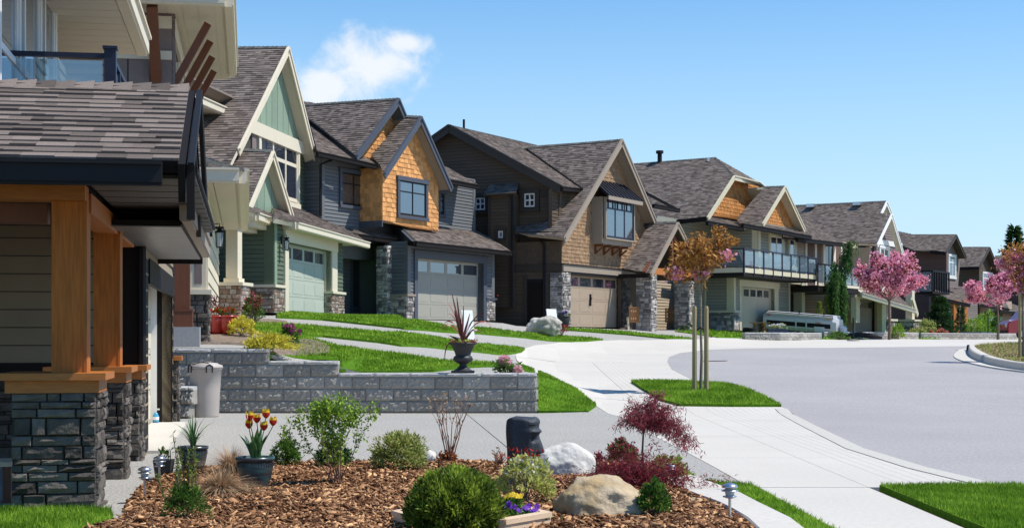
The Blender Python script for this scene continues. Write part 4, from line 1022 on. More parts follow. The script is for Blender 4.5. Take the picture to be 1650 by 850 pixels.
# ground floor
garage(B, B_, bx1, 2.15, 'tan_door', 'taupe_trim')
wall(B, f0, [(xL,0),(0,0),(0,2.16),(bx1,2.16),(bx1,0),(bx1+1.2,0),(bx1+1.2,zt),(xL,zt)], 'lap', 'brown_siding', (), 0)
stonebox(B, B_, xL-.02, -.08, -.06, .5, 0, 2.2, 'stone_grey', indiv=100, name='stone_base', seed=22)
stonebox(B, B_, bx1+.12, bx1+.75, -.06, .5, 0, 2.2, 'stone_dark', indiv=60, name='stone_base', seed=23)
trim(B, f0, xL-.05, bx1+1.3, 2.24, zt+.12, 'taupe_trim', .12, 'band_board'); trim(B, f0, xL-.07, bx1+1.3, zt+.121, zt+.17, 'black_metal', .16, 'flashing')
trim(B, f0, -.1, bx1+.1, 2.16, 2.235, 'black_metal', .09, 'flashing')
dm = f0.px(957, 483); mb = MB(); mb.beam(f0.p(dm[0], dm[1]-.25, -.17), f0.p(dm[0], dm[1]+.25, -.17), .10, .03); mb.beam(f0.p(dm[0]-.1, dm[1]-.2, -.16), f0.p(dm[0]+.1, dm[1]+.1, -.16), .05, .03); mb.build('door_ornament', 'black_metal', B)
# front gable of shakes
A, L, RR = (1001,225), (909,383), (1057,359)
a, l, r, _ = gable(B, B_, -.5, A, L, RR, [(848,238),(941,304),(890,353),(873,360),(831,365),(831,375)], 'taupe_trim', over=.45, depth=7, wpoly=None, soff='taupe_trim', indiv=0, back=(848,238), bh=.28, seed=51)
ap = f0.px(1000, 233)
gp = [(xL, zt+.16), (bx1+2.4, zt+.16), f0.px(1062, 372), ap, (xL, f0.px(906,392)[1])]
gw = wall(B, f0, gp, 'shake', 'tan_shake', (), 300, name='shake', seed=17, dt=.155)
sd = B_.side(xL); wall(B, sd, [(-4.6, zt+.16), (0, zt+.16), (0, f0.px(906,388)[1]), (-4.6, f0.px(906,388)[1])], 'shake', 'brown_siding', (), 0, name='shake', seed=18, dt=.155)
trim(B, sd, -4.6, .05, 2.25, zt+.15, 'brown_trim', .06, 'band_board')
wall(B, sd, rect(-4.6, 0, 0, 2.3), 'lap', 'brown_siding')
dp = [sd.px(850, 450), sd.px(880, 517)]
mb = MB(); bx(mb, sd, dp[0][0], dp[1][0], 0.05, dp[0][1], -.01, .045); dd = mb.build('side_door', 'dark_inside', B)
for i in range(6): m_ = MB(); s = dp[0][0]+.05+i*(dp[1][0]-dp[0][0]-.1)/6; bx(m_, sd, s, s+.15, .15, dp[0][1]-.1, .046, .06); m_.build('panel', 'black_trim', dd)
for s0, s1 in ((dp[0][0]-.16, dp[0][0]), (dp[1][0], dp[1][0]+.16)): trim(B, sd, s0, s1, 0, dp[0][1]+.16, 'brown_trim', .07, 'door_casing')
gtr = (B_.side(xL-.35)); gutter(B, gtr.w(831, 378), gtr.w(908, 377)+Z*0, 'black_trim', s=.2)
pipe(B, [sd.p(-.75, 3.45, .3), sd.p(-.75, 3.3, .1), sd.p(-.75, .1, .1)], .05)
# main block, gable end to the camera
xm = -.35; sm = B_.side(xm); sr = B_.side(xm-.5)
ra, rf_ = sr.w(724, 202), sr.w(904, 300)
wp = [sm.px(903, 306), sm.px(724, 212), (-13, sm.px(724,212)[1]-3.9), (-13, 0), (sm.px(890,400)[0], 0)]
wall(B, sm, wp, 'lap', 'brown_siding', (), 120, dt=.14)
pm = plane3(ra, rf_, ra+B_.u)
roof(B, pm, pm.P([(724,202),(866,235),(942,305),(905,301)]), 'brown_trim', indiv=0, seed=61)
q1, q2 = pm.w(866,235), pm.w(905,301)
e0 = pm.w(905,301); xe = (B_.front(0).px(1087, 338)[0]); 
eR = e0+B_.u*((B_.front(0).px(1087,338)[0])+1.2); sR = pm.st(eR); roof(B, pm, [pm.px(1038,303), sR, (sR[0], sR[1]+2.6), (pm.px(1038,303)[0], sR[1]+2.6)], 'brown_trim', seed=62)
gutter(B, eR-Z*.08-B_.u*3, eR-Z*.08, 'black_trim', s=.18)
pbk = plane3(ra, ra+B_.u, ra+B_.v*4-Z*2.15); roof(B, pbk, [pbk.st(x) for x in (ra, ra+B_.v*8-Z*4.3, ra+B_.v*8-Z*4.3+B_.u*6, ra+B_.u*6)], 'brown_trim')
rake(B, ra, rf_, 'brown_trim', h=.34, w=.06, drop=.12, out=-B_.u*.03); rake(B, ra, ra+B_.v*8-Z*4.3, 'brown_trim', h=.34, w=.06, drop=.12, out=-B_.u*.03)
gutter(B, e0-Z*.08, pm.w(942,305)-Z*.08, 'black_trim', s=.18); caps(B, ra, q1)
mb = MB(); mb.tube([ra+B_.u*1.2, ra+B_.u*1.2+Z*.4], .05, 6); mb.build('vent_pipe', 'black_metal', B)
# small upper front wall left of the shake gable and its corner boards
pw = B_.front(.35); s0, s1 = pw.px(889, 350)[0], pw.px(930, 350)[0]; wall(B, pw, rect(s0, s1, pw.px(889,365)[1]-.2, pw.px(889,304)[1]), 'lap', 'brown_siding')
cx_ = sm.px(884, 340)[0]; trim(B, sm, cx_, cx_+.28, sm.px(884,362)[1], sm.px(884,304)[1], 'brown_trim', .05, 'corner_board')
cx2 = sm.px(827, 400)[0]; trim(B, sm, cx2, cx2+.3, 0, sm.px(827,305)[1], 'brown_trim', .05, 'corner_board')
trim(B, sm, sm.px(745,305)[0]-1, sm.px(884,305)[0], sm.px(880,304)[1]-.32, sm.px(880,304)[1]-.05, 'brown_trim', .05, 'band_board')
window(B, sm, wpx(sm, (846,312), (863,333)), 'brown_trim', cols=2, transom=.5, cw=.2, frame='white_trim', fw=.06)
window(B, sm, wpx(sm, (767,319), (783,338)), 'brown_trim', cols=2, transom=.5, cw=.18, frame='white_trim', fw=.06)
sb = B_.side(xm-.65); c0, c1 = sb.px(787, 330)[0], sb.px(824, 330)[0]; zb = sb.px(800, 312)[1]
wall(B, sb, rect(c0, c1, .8, zb), 'lap', 'brown_siding', (), 60, dt=.14, back=-.6)
for s in (c0, c1-.12): trim(B, sb, s, s+.12, .8, zb, 'brown_trim', .04, 'corner_board')
window(B, sb, wpx(sb, (804,372), (812,383)), 'brown_trim', cols=1, transom=0, cw=.1, frame='white_trim', fw=.05)
r0, r1, r2 = sb.w(783, 314)-B_.u*.25, sb.w(836, 311)-B_.u*.25, sm.w(836, 292); pb_ = plane3(r0, r1, r2+B_.u*.1); roof(B, pb_, [pb_.st(r0), pb_.st(r1), pb_.st(r2), pb_.st(sm.w(790, 293))], 'brown_trim', thick=.08)
pipe(B, [sb.p(c1+.1, zb, .1), sb.p(c1+.1, .8, .1)], .04)
# lean-to roof strip at the gable foot
# box window
pb = B_.front(-.55); s0, t1 = pb.px(972, 316); s1, t0 = pb.px(1021, 398)
mb = MB(); mb.fbox(B_.p, s0, s1, -.5, .02, t0, t1); bxw = mb.build('box_window', 'taupe_trim', B)
window(bxw, pb, (s0+.16, s1-.12, t0+.28, t1-.08), 'taupe_trim', cols=3, transom=.24, cw=.08, frame='navy_metal', head=.06, fw=.07)
for i in range(6):
    s = s0+.16+(s1-s0-.28)*(i+.5)/6; trim(bxw, pb, s-.02, s+.02, t1-.08-(t1-t0-.36)*.24, t1-.1, 'navy_metal', .07, 'muntin')
ss = B_.side(s0); 
mr_ = plane3(pb.p(s0-.2, t1+.02, .35), pb.p(s1+.2, t1+.02, .35), f0.p(s0, t1+.75, .02)); sl = [mr_.st(x) for x in (pb.p(s0-.2, t1+.02, .35), pb.p(s1+.2, t1+.02, .35), f0.p(s1+.1, t1+.75, .02), f0.p(s0-.1, t1+.75, .02))]
rr = sheet(mr_, sl, [], 0, -.08).build('awning_roof', 'black_metal', B)
for i in range(10):
    k = i/9; m_ = MB(); p_ = mr_.p(*sl[0]).lerp(mr_.p(*sl[1]), k); q_ = mr_.p(*sl[3]).lerp(mr_.p(*sl[2]), k); m_.beam(p_+Z*.02, q_+Z*.02, .03, .05); m_.build('seam', 'navy_metal', rr)
beamp(B, pb.p(s0-.2, t1-.08, .33), pb.p(s1+.2, t1-.08, .33), .05, .16, 'taupe_trim')
for k in (.1, .37, .64, .9):
    s = s0+(s1-s0)*k; m_ = MB(); m_.fbox(B_.p, s-.045, s+.045, -.42, 0, t0-.09, t0-.001); m_.fbox(B_.p, s-.045, s+.045, -.09, 0, t0-.42, t0-.09); m_.beam(B_.p(s, -.36, t0-.14), B_.p(s, -.08, t0-.36), .07, .06); m_.build('corbel', 'redwood', B)
# porch
PA, PL_, PR_ = (1091,358), (1048,440), (1136,447)
a, l, r, _ = gable(B, B_, -1.6, PA, PL_, PR_, [(1048,358),(1003,432)], 'taupe_trim', over=.45, depth=3.6, wpoly=None, soff='brown_trim', back=(1048,358), bh=.24, seed=71)
pp = B_.front(-1.45); z1 = pp.px(1048, 436)[1]
for px_ in (1049, 1110):
    s = pp.px(px_, 500)[0]; zb = T(*(pp.p(s, 0).xy))-B_.O.z-.05
    stonebox(B, B_, s, s+.55, -1.45, -.75, zb, z1-.15 if px_ < 1100 else z1-.3, 'stone_grey', indiv=100, name='pier', seed=px_)
s0 = pp.px(1049, 430)[0]; s1 = pp.px(1122, 430)[0]; mb = MB(); mb.fbox(B_.p, s0-.1, s1, -1.4, -1.15, z1-.12, z1+.16); mb.build('porch_beam', 'cedar_flat', B)
mb = MB(); am = (a-Z*.5)+B_.v*.3; mb.beam(am, B_.p((s0+s1)/2, -1.3, z1+.16), .16, .16); mb.beam(l+B_.v*.3+Z*.0, am, .14, .2); mb.beam(r+B_.v*.3, am, .14, .2); mb.build('truss', 'redwood', B)
gutter(B, l+B_.v*.1-Z*.1, l+B_.v*3-Z*.1, 'black_trim', s=.16)
pbk_ = B_.front(.9); wall(B, pbk_, pbk_.P([(1012,425),(1135,440),(1135,531),(1012,528)]), 'lap', 'beige_siding', (), 40, dt=.14)
dr = wpx(pbk_, (1021,446), (1035,505)); trim(B, pbk_, dr[0]-.12, dr[1]+.12, 0, dr[3]+.12, 'brown_trim', .05, 'door_casing'); dd = trim(B, pbk_, dr[0], dr[1], 0, dr[3], 'navy_metal', .07, 'front_door')
pipe(B, [B_.p(6.5, -.9, 2.6), B_.p(6.5, -.7, 2.4), B_.p(6.5, -.7, 0)], .05)
mb = MB(); mb.fbox(B_.p, xL+.2, 8, .5, 9, -.5, 2.4); mb.fbox(B_.p, xm+.2, 9, .6, 9, 2.2, 5.2); mb.build('wall', 'brown_siding', B)
# gas meters and taps on the shaded side
mt = thing('gas_meter', sm.w(800, 505), 'grey twin gas meters with a yellow pipe on the shaded brown side wall', 'gas meter')
for k in (0, 1):
    q = sd.p(-2.9-.55*k, .95, .25) if False else sm.p(sm.px(806+22*k, 488)[0], 1.0, .25); m_ = MB(); m_.lathe(q, [(.05,-.2),(.16,-.16),(.18,0),(.16,.14),(.05,.18)], 10); m_.build('meter', 'trailer_grey', mt)
m_ = MB(); q = sm.p(sm.px(806,488)[0], 1.0, .25); q2 = Vector(q); q2.z = B_.O.z+.1; m_.tube([q, q2], .03, 6); m_.build('pipe', 'lamp_amber', mt)

# ================================================================== sage house with the long glass balcony
S_ = Fr(1193, 532, 74, 2270)
S = thing('house', S_.p(0, 0, 0), 'sage grey house with a long glass balcony over its sand garage door', 'house', 'houses along the left side of the street')
f0 = S_.front(0); x1 = 4.5
garage(S, S_, x1, 2.1, 'sand_door', 'sage_trim', y=.25, cols=5)
xl = f0.px(1181, 480)[0]; xr = f0.px(1272, 480)[0]
wall(S, f0, [(xl,0),(0,0),(0,2.1),(x1,2.1),(x1,0),(xr,0),(xr,2.95),(xl,2.95)], 'lap', 'sage_siding', (), 40)
for r in ((-.22,0,0,2.2), (x1,x1+.5,0,2.2)): trim(S, f0, *r, 'sage_trim', .07, 'door_casing')
trim(S, f0, -.3, x1+.6, 2.101, 2.42, 'sage_trim', .09, 'door_casing'); trim(S, f0, x1, x1+.02, 0, 2.1, 'sage_trim', 0, 'jamb', -.25)
trim(S, f0, xl, xl+.25, .9, 2.95, 'sage_trim', .05, 'corner_board'); trim(S, f0, xr-.16, xr, 0, 2.95, 'sage_trim', .05, 'corner_board')
stonebox(S, S_, xl-.03, -.25, -.05, 1.4, 0, .84, 'stone_grey', .1, 'sage_trim', indiv=80, name='stone_base', seed=33)
sd = S_.side(xl); wall(S, sd, rect(-1.4, 0, .9, 2.95), 'lap', 'sage_siding'); trim(S, sd, -.3, .0, .9, 2.95, 'sage_trim', .05, 'corner_board')
pe = S_.front(1.4); wall(S, pe, pe.P([(1119,440),(1185,440),(1185,545),(1119,545)]), 'lap', 'sage_siding', (), 30)
dr = wpx(pe, (1136,470), (1147,521)); trim(S, pe, dr[0]-.1, dr[1]+.1, 0, dr[3]+.12, 'sage_trim', .05, 'door_casing'); dd = trim(S, pe, dr[0], dr[1], 0, dr[3], 'tan_door', .07, 'side_door')
for k in (.45, .75): t_ = MB(); w_ = dr[1]-dr[0]; bx(t_, pe, dr[0]+w_*.3, dr[1]-w_*.2, dr[3]*k, dr[3]*k+.3, .07, .08); t_.build('pane', 'pane', dd)
pipe(S, [pe.w(1153, 440)-S_.v*.1, pe.w(1153, 530)-S_.v*.1], .06)
# right-hand entry
pr2 = S_.front(1.8); wall(S, pr2, pr2.P([(1262,445),(1300,450),(1300,545),(1262,545)]), 'lap', 'beige_siding')
dr = wpx(pr2, (1271,462), (1278,520)); trim(S, pr2, dr[0], dr[1], 0, dr[3], 'dark_inside', .05, 'front_door')
s = f0.px(1292, 480)[0]; mb = MB(); mb.fbox(S_.p, s, s+.5, 0, .45, -.3, 2.9); mb.build('column', 'sage_trim', S)
mb = MB(); mb.fbox(S_.p, xr, s+.6, .05, .35, 2.45, 2.9); mb.build('band_board', 'sage_trim', S)
# deck and glass railing
yd = -1.3; pd = S_.front(yd); s0 = pd.px(1199, 440)[0]; s1 = pd.px(1315, 452)[0]; zf = (pd.px(1199,437)[1]+pd.px(1315,448)[1])/2; zr = (pd.px(1199,401)[1]+pd.px(1315,417)[1])/2
mb = MB(); mb.fbox(S_.p, s0, s1, yd, 1.4, zf-.05, zf+.16); dk = mb.build('balcony', 'sage_trim', S); mb = MB(); mb.fbox(S_.p, s0+.02, s1-.02, yd+.03, 1.4, zf-.22, zf-.052); mb.build('fascia', 'black_trim', S)
mb = MB(); mb.fbox(S_.p, s0-2.6, s0, yd+2.2, 1.4, zf-.05, zf+.16); mb.build('balcony', 'taupe_trim', S)
n = 8
for i in range(n+1):
    s = s0+(s1-s0)*i/n; m_ = MB(); m_.fbox(S_.p, s-.04, s+.04, yd-.03, yd+.04, zf-.15, zr); m_.build('rail_post', 'navy_metal', dk)
    if i < n: g = MB(); g.fbox(S_.p, s+.05, s+(s1-s0)/n-.05, yd, yd+.012, zf+.28, zr-.05); g.build('glass_panel', 'rail_glass', dk)
mb = MB(); mb.fbox(S_.p, s0-.04, s1+.04, yd-.035, yd+.045, zr, zr+.06); mb.fbox(S_.p, s0, s1, yd-.02, yd+.02, zf+.2, zf+.25); mb.build('handrail', 'navy_metal', dk)
m_ = MB(); m_.fbox(S_.p, s0-.03, s0+.03, yd, 1.4, zr, zr+.06); m_.fbox(S_.p, s0-.03, s0+.03, 1.3, 1.4, zf, zr); m_.build('handrail', 'navy_metal', dk); g = MB(); g.fbox(S_.p, s0-.006, s0+.006, yd+.06, 1.3, zf+.28, zr-.05); g.build('glass_panel', 'rail_glass', dk)
# upper storey
pu = S_.front(.7); su0 = pu.px(1221, 400)[0]; su1 = pu.px(1283, 400)[0]; zu = pu.px(1250, 372)[1]+.3
wall(S, pu, rect(su0, su1, zf+.1, zu), 'lap', 'sage_siding', (), 40); sdd = S_.side(su0); wall(S, sdd, rect(-3.2, -.7, zf+.1, zu), 'lap', 'sage_siding', (), 20)
trim(S, pu, su0, su0+.3, zf+.1, zu, 'sage_trim', .05, 'corner_board'); trim(S, pu, su1-.15, su1, zf+.1, zu, 'sage_trim', .05, 'corner_board'); trim(S, sdd, -1.0, -.7, zf+.1, zu, 'sage_trim', .05, 'corner_board')
window(S, pu, wpx(pu, (1240,379), (1260,424)), 'sage_trim', cols=2, transom=0, cw=.2, frame='white_trim', fw=.08)
window(S, pu, wpx(pu, (1271,384), (1279,428)), 'sage_trim', cols=1, transom=0, cw=.2, frame='white_trim', fw=.08)
pv = S_.front(3.2); wall(S, pv, pv.P([(1100,352),(1230,362),(1230,445),(1100,445)]), 'lap', 'sage_siding', (), 30)
window(S, pv, wpx(pv, (1151,364), (1170,436)), 'sage_trim', cols=2, transom=0, cw=.2, frame='black_metal', pane='pane_dark')
# roofs
a = S_.front(2.4).w(1153, 254)
pr_ = S_.front(1.9); e1 = pr_.w(1182, 283); l1 = pr_.w(1139, 350)
pl = plane3(e1, l1, e1+S_.v); roof(S, pl, pl.P([(1153,254),(1182,283),(1139,350),(1060,357),(1000,340),(1000,266)]), 'sage_trim', seed=81)
rb = pl.w(1153,254); caps(S, rb, pl.w(1010,265)); caps(S, e1, rb); rake(S, e1, l1, 'sage_trim', h=.26, out=-S_.v*.03)
gutter(S, pl.w(1139,350)-Z*.08, pl.w(1060,358)-Z*.08, 'black_trim', s=.2)
e2 = pr_.w(1222, 293); ph = plane3(e1, e2, rb); roof(S, ph, [ph.st(x) for x in (e1, e2, ph.w(1234, 300), rb)], 'sage_trim', 'sage_trim', seed=82)
rake(S, e1, e2, 'sage_trim', h=.26, out=-S_.v*.03); rake(S, e2, ph.w(1234,303), 'sage_trim', h=.26, out=-S_.v*.03)
pwl = S_.front(2.35); wall(S, pwl, pwl.P([(1144,347),(1182,288),(1226,296),(1226,358)]), 'shake', 'rust_shake', (), 160, name='shake', seed=83, dt=.19)
gable(S, S_, .3, (1264,300), (1228,360), (1296,369), [(1232,301),(1187,352),(1197,366)], 'sage_trim', over=.45, depth=4, wpoly=[(1232,361),(1263,314),(1286,366),(1286,374)], wk='shake', wm='rust_shake', windiv=100, soff='sage_trim', back=(1233,301), seed=84)
zE = S_.fx(1270, 372, .1)[1]; rs = S_.slope(.1, zE, .42)
roof(S, rs, rs.P([(1229,365),(1306,380),(1286,366),(1233,354)]), 'sage_trim', 'sage_trim', seed=85); gutter(S, rs.w(1196,361)-Z*.07, rs.w(1306,381)-Z*.07, 'black_trim', s=.2)
zE2 = S_.fx(1160, 358, 1.6)[1]; rs2 = S_.slope(1.6, zE2, .42)
roof(S, rs2, rs2.P([(1139,355),(1197,366),(1188,351),(1147,344)]), 'sage_trim', 'sage_trim', seed=86); gutter(S, rs2.w(1139,357)-Z*.07, rs2.w(1197,367)-Z*.07, 'black_trim', s=.2)
q = pl.w(1063, 261); mb = MB(); mb.tube([q-Z*.2, q+Z*.45], .12, 8); mb.tube([q+Z*.45, q+Z*.6], .2, 8); mb.build('chimney_pipe', 'black_metal', S)
q = pl.w(1142, 259); mb = MB(); mb.tube([q-Z*.1, q+Z*.15], .07, 6); mb.build('vent_pipe', 'steel', S)
mb = MB(); mb.fbox(S_.p, xl+.3, xr, .5, 9, -.5, 2.8); mb.fbox(S_.p, -3.5, su1-.1, 3.4, 9, 2.5, zu); mb.fbox(S_.p, su0+.2, su1-.1, .9, 4, 2.8, zu-.2); mb.build('wall', 'sage_siding', S)

# ================================================================== mauve house behind the weeping tree
I_ = Fr(1378, 543, 86, 2330)
I = thing('house', I_.p(0, 0, 0), 'taupe house with cream posts and a mauve garage door behind the pink cherry', 'house', 'houses along the left side of the street')
f0 = I_.front(0); x1 = f0.px(1413, 520)[0]
garage(I, I_, x1, 2.1, 'mauve_door', 'cream', y=.3)
wall(I, f0, [(-.3,0),(0,0),(0,2.1),(x1,2.1),(x1,0),(x1+2.6,0),(x1+2.6,3.0),(-.3,3.0)], 'lap', 'beige_siding')
trim(I, f0, x1, x1+.75, 0, 2.9, 'cream', .3, 'column'); trim(I, f0, -.35, x1+.8, 2.15, 2.6, 'cream', .12, 'band_board'); trim(I, f0, -.7, -.1, .8, 2.2, 'cream', .3, 'column')
stonebox(I, I_, x1+1.0, x1+2.7, -.3, .3, 0, .95, 'stone_grey', .12, indiv=60, name='stone_base', seed=91)
s = f0.px(1452, 520)[0]; stonebox(I, I_, s-.5, s+.9, -.9, -.1, 0, .95, 'stone_grey', .12, indiv=60, name='pier', seed=92); mb = MB(); mb.fbox(I_.p, s-.1, s+.4, -.7, -.3, 1.07, 3.0); mb.build('column', 'cream', I)
sd = I_.side(-.3); wall(I, sd, rect(-9, 0, 0, 2.9), 'lap', 'beige_siding', (), 40)
# deck
pd = I_.front(-.6); yd = -.6; zf = pd.px(1340, 461)[1]; zr = pd.px(1340, 428)[1]
s0 = pd.px(1318, 440)[0]; s1 = pd.px(1383, 440)[0]
mb = MB(); mb.fbox(I_.p, s0, s1, yd, 2.5, zf-.3, zf); dk = mb.build('balcony', 'black_trim', I); trim(I, pd, s0, s1, zf-.02, zf+.12, 'cream', .04, 'fascia')
for i in range(7):
    s = s0+(s1-s0)*i/6; m_ = MB(); m_.fbox(I_.p, s-.03, s+.03, yd-.02, yd+.04, zf, zr); m_.build('rail_post', 'black_metal', dk)
    if i < 6: g = MB(); g.fbox(I_.p, s+.04, s+(s1-s0)/6-.04, yd, yd+.01, zf+.15, zr-.06); g.build('glass_panel', 'rail_glass', dk)
mb = MB(); mb.fbox(I_.p, s0, s1, yd-.03, yd+.04, zr, zr+.06); mb.build('handrail', 'black_metal', dk)
# upper storey
pu = I_.front(2.0); zt = pu.px(1360, 392)[1]+.1; su0 = pu.px(1283, 410)[0]; su1 = pu.px(1405, 410)[0]
wall(I, pu, rect(su0, su1, zf, zt), 'lap', 'beige_siding', (), 30)
for (a_, b_, m_) in ((1298,1310,'maroon_siding'), (1314,1323,'maroon_siding'), (1344,1352,'maroon_siding'), (1398,1403,'maroon_siding')):
    trim(I, pu, pu.px(a_,410)[0], pu.px(b_,410)[0], zf, zt-.1, m_, .05, 'wall_panel')
for a_ in (1295.5, 1311, 1324.5, 1341.5, 1353, 1393): trim(I, pu, pu.px(a_,410)[0], pu.px(a_+3.0,410)[0], zf, zt-.05, 'cream', .09, 'corner_board')
window(I, pu, wpx(pu, (1328,394), (1341,452)), 'cream', cols=2, transom=0, cw=.1, frame='black_metal', pane='pane_dark')
window(I, pu, wpx(pu, (1358,397), (1391,440)), 'cream', cols=2, transom=.3, cw=.15, frame='cream', pane='pane_dark')
pg = I_.front(.6); sg0 = pg.px(1407, 420)[0]; sg1 = pg.px(1447, 420)[0]
a, l, r, _ = gable(I, I_, .0, (1436,344), (1413,393), (1455,409), [(1430,344),(1424,352),(1380,392)], 'white_trim', over=.6, depth=.3, wpoly=[(1412,398),(1434,356),(1452,408),(1449,455),(1409,450)], wk='lap', wm='taupe_siding', wname='plank', windiv=40, soff='cream', seed=93)
window(I, pg, wpx(pg, (1417,399), (1430,442)), 'white_trim', cols=2, transom=.3, cw=.18, frame='white_trim', fw=.08)
trim(I, pg, pg.px(1411,392)[0], pg.px(1452,395)[0], pg.px(1430,396)[1], pg.px(1430,388)[1], 'white_trim', .08, 'band_board')
pt = I_.front(1.4); a = pt.w(1428, 324); l = pt.w(1419, 343); pl = plane3(a, l, a+I_.v)
roof(I, pl, pl.P([(1428,324),(1419,344),(1432,345),(1411,391.5),(1359,391),(1289,348),(1278,331)]), 'black_trim', seed=94); caps(I, a, pl.w(1280,331))
prr = plane3(a, pt.w(1437, 346), a+I_.v); roof(I, prr, [prr.st(x) for x in (pt.w(1437,346), pt.w(1437,346)+I_.v*6, a+I_.v*6, a)], 'white_trim', seed=95)
rake(I, a, l, 'white_trim', h=.25, out=-I_.v*.03); rake(I, a, pt.w(1437,346), 'white_trim', h=.25, out=-I_.v*.03)
pq = I_.front(1.9); wall(I, pq, pq.P([(1420,344),(1428,328),(1437,345)]), 'lap', 'cream')
gutter(I, pl.w(1360,392)-Z*.08, pl.w(1412,392)-Z*.08, 'black_trim', s=.2)
zE = I_.fx(1330, 387, 1.3)[1]; rs = I_.slope(1.3, zE, .5); roof(I, rs, rs.P([(1262,381),(1321,386.5),(1361,392),(1289,347),(1262,340)]), 'black_trim', seed=96); gutter(I, rs.w(1284,384)-Z*.08, rs.w(1361,392.5)-Z*.08, 'black_trim', s=.2)
for px_, py_ in ((1314,334),(1389,331)):
    q = pl.w(px_, py_); m_ = MB(); m_.beam(q+I_.v*-.0+Z*.12, q+I_.v*.5+Z*.12, .6, .2); m_.build('roof_vent', 'steel', I)
# low roof over the garage and entry
pge = I_.front(-1.0); q0 = pge.w(1352, 452); rl = I_.slope(-1.0, pge.px(1395, 478)[1], .4)
roof(I, rl, rl.P([(1388,474),(1475,500),(1440,470),(1372,458)]), 'cream', 'cream', seed=97); q0, q1 = rl.w(1388,475), rl.w(1475,501); gutter(I, q0, q1, 'cream', s=.24); beamp(I, q0, rl.w(1356,452), .08, .3, 'cream', 'rake_board')
s_ = I_.slope(-1.0, pge.px(1468,496)[1]+.3, 0)
beamp(I, pge.w(1470, 480), pge.w(1478, 508), .12, .3, 'cream', 'rake_board')
mb = MB(); mb.fbox(I_.p, .0, x1+2.4, .5, 9, -.5, 2.9); mb.fbox(I_.p, su0+.1, su1, 2.2, 9, 2.5, zt); mb.fbox(I_.p, sg0+.2, sg1-.3, .9, 6, 2.8, zt-.3); mb.build('wall', 'beige_siding', I)

# ================================================================== the three farthest houses
def far_house(label, px, py, Y, vp, siding, trimc, pts, seed):
    fr = Fr(px, py, Y, vp); t = thing('house', fr.p(0,0,0), label, 'house', 'houses along the left side of the street')
    a, l, r, w_ = gable(t, fr, 0, pts['A'], pts['L'], pts['R'], pts['lp'], trimc, over=.5, depth=7, wpoly=pts['w'], wk='lap', wm=pts.get('wm', siding), wname='plank', windiv=0, soff=pts.get('soff', trimc), back=pts['lp'][0], seed=seed)
    sd = fr.side(fr.front(.5).px(*pts['corner'])[0]); wall(t, sd, sd.P(pts['sidew']), 'lap', siding)
    pf = fr.front(.5); window(t, pf, wpx(pf, *pts['win']), pts.get('wc', 'white_trim'), cols=2, transom=.3, cw=.15, frame='white_trim', fw=.07)
    gutter(t, plane3(a, l, a+fr.v).w(*pts['lp'][-1])-Z*.08, l-Z*.08, 'black_trim', s=.22)
    zE = pts['low'][0]; 
    if 'lowroof' in pts:
        ye, k, poly = pts['lowroof']; q = fr.front(ye); zz = q.px(*poly[0])[1]; rs = fr.slope(ye, zz, k); roof(t, rs, rs.P(poly), trimc, seed=seed+3); gutter(t, rs.w(*poly[0])-Z*.08, rs.w(*poly[1])-Z*.08, 'black_trim', s=.2)
    pg = fr.front(1.0); wall(t, pg, pg.P(pts['lower']), 'lap', pts.get('lm', siding))
    g0 = wpx(pg, *pts['gar']); d = MB(); bx(d, pg, g0[0], g0[1], g0[2], g0[3], 0, .06); dr = d.build('garage_door', pts.get('gm', 'mauve_door'), t)
    for i in range(4):
        s = g0[0]+(g0[1]-g0[0])*i/4; m_ = MB(); bx(m_, pg, s+.1, s+(g0[1]-g0[0])/4-.1, g0[3]-.5, g0[3]-.12, .061, .07); m_.build('pane', 'pane', dr)
    mb = MB(); bx(mb, pg, g0[0]-.3, g0[1]+.3, g0[3], g0[3]+.3, 0, .1); mb.build('door_casing', trimc, t)
    s0, s1 = pf.px(*pts['corner'])[0], pf.px(pts['R'][0]-6, 450)[0]; mb = MB(); mb.fbox(fr.p, s0+.3, s1, 1.3, 8, -1, pf.px(*pts['L'])[1]-.3); mb.build('wall', siding, t)
    return t, fr
J, J_ = far_house('dark maroon house with a black balcony and two orange wood posts', 1516, 546, 106, 2400, 'maroon_siding', 'brown_trim',
    dict(A=(1540,378), L=(1523,406), R=(1556,414), lp=[(1473,378),(1446,372),(1452,395),(1473,403),(1500,404)], w=[(1524,408),(1539,386),(1548,408),(1543,465),(1522,465)], wm='taupe_siding', corner=(1522,430),
    sidew=[(1455,400),(1525,403),(1525,548),(1455,548)], win=((1528,412),(1538,446)), low=(0,), lowroof=(-.6,.4,[(1507,478),(1562,490),(1556,462),(1505,458)]), lower=[(1500,478),(1575,480),(1575,550),(1500,550)], lm='taupe_siding', gar=((1506,497),(1531,546)), gm='black_trim'), 101)
q = J_.front(-.8); s0 = q.px(1503, 450)[0]; s1 = q.px(1530, 450)[0]; zf = q.px(1515, 470)[1]; zr = q.px(1515, 439)[1]; mb = MB(); mb.fbox(J_.p, s0-.0, s1, -.8, .4, zf-.15, zf); dk = mb.build('balcony', 'black_trim', J)
for i in range(8): s = s0+(s1-s0)*i/7; m_ = MB(); m_.fbox(J_.p, s-.04, s+.04, -.8, -.72, zf, zr); m_.build('rail_post', 'black_metal', dk)
mb = MB(); mb.fbox(J_.p, s0, s1, -.82, -.7, zr, zr+.1); mb.fbox(J_.p, s0, s0+.06, -.8, 1, zr, zr+.1); mb.build('handrail', 'black_metal', dk)
m_ = MB(); m_.fbox(J_.p, s0-.01, s0+.01, -.7, 3, zf, zr); m_.build('glass_panel', 'rail_glass', dk)
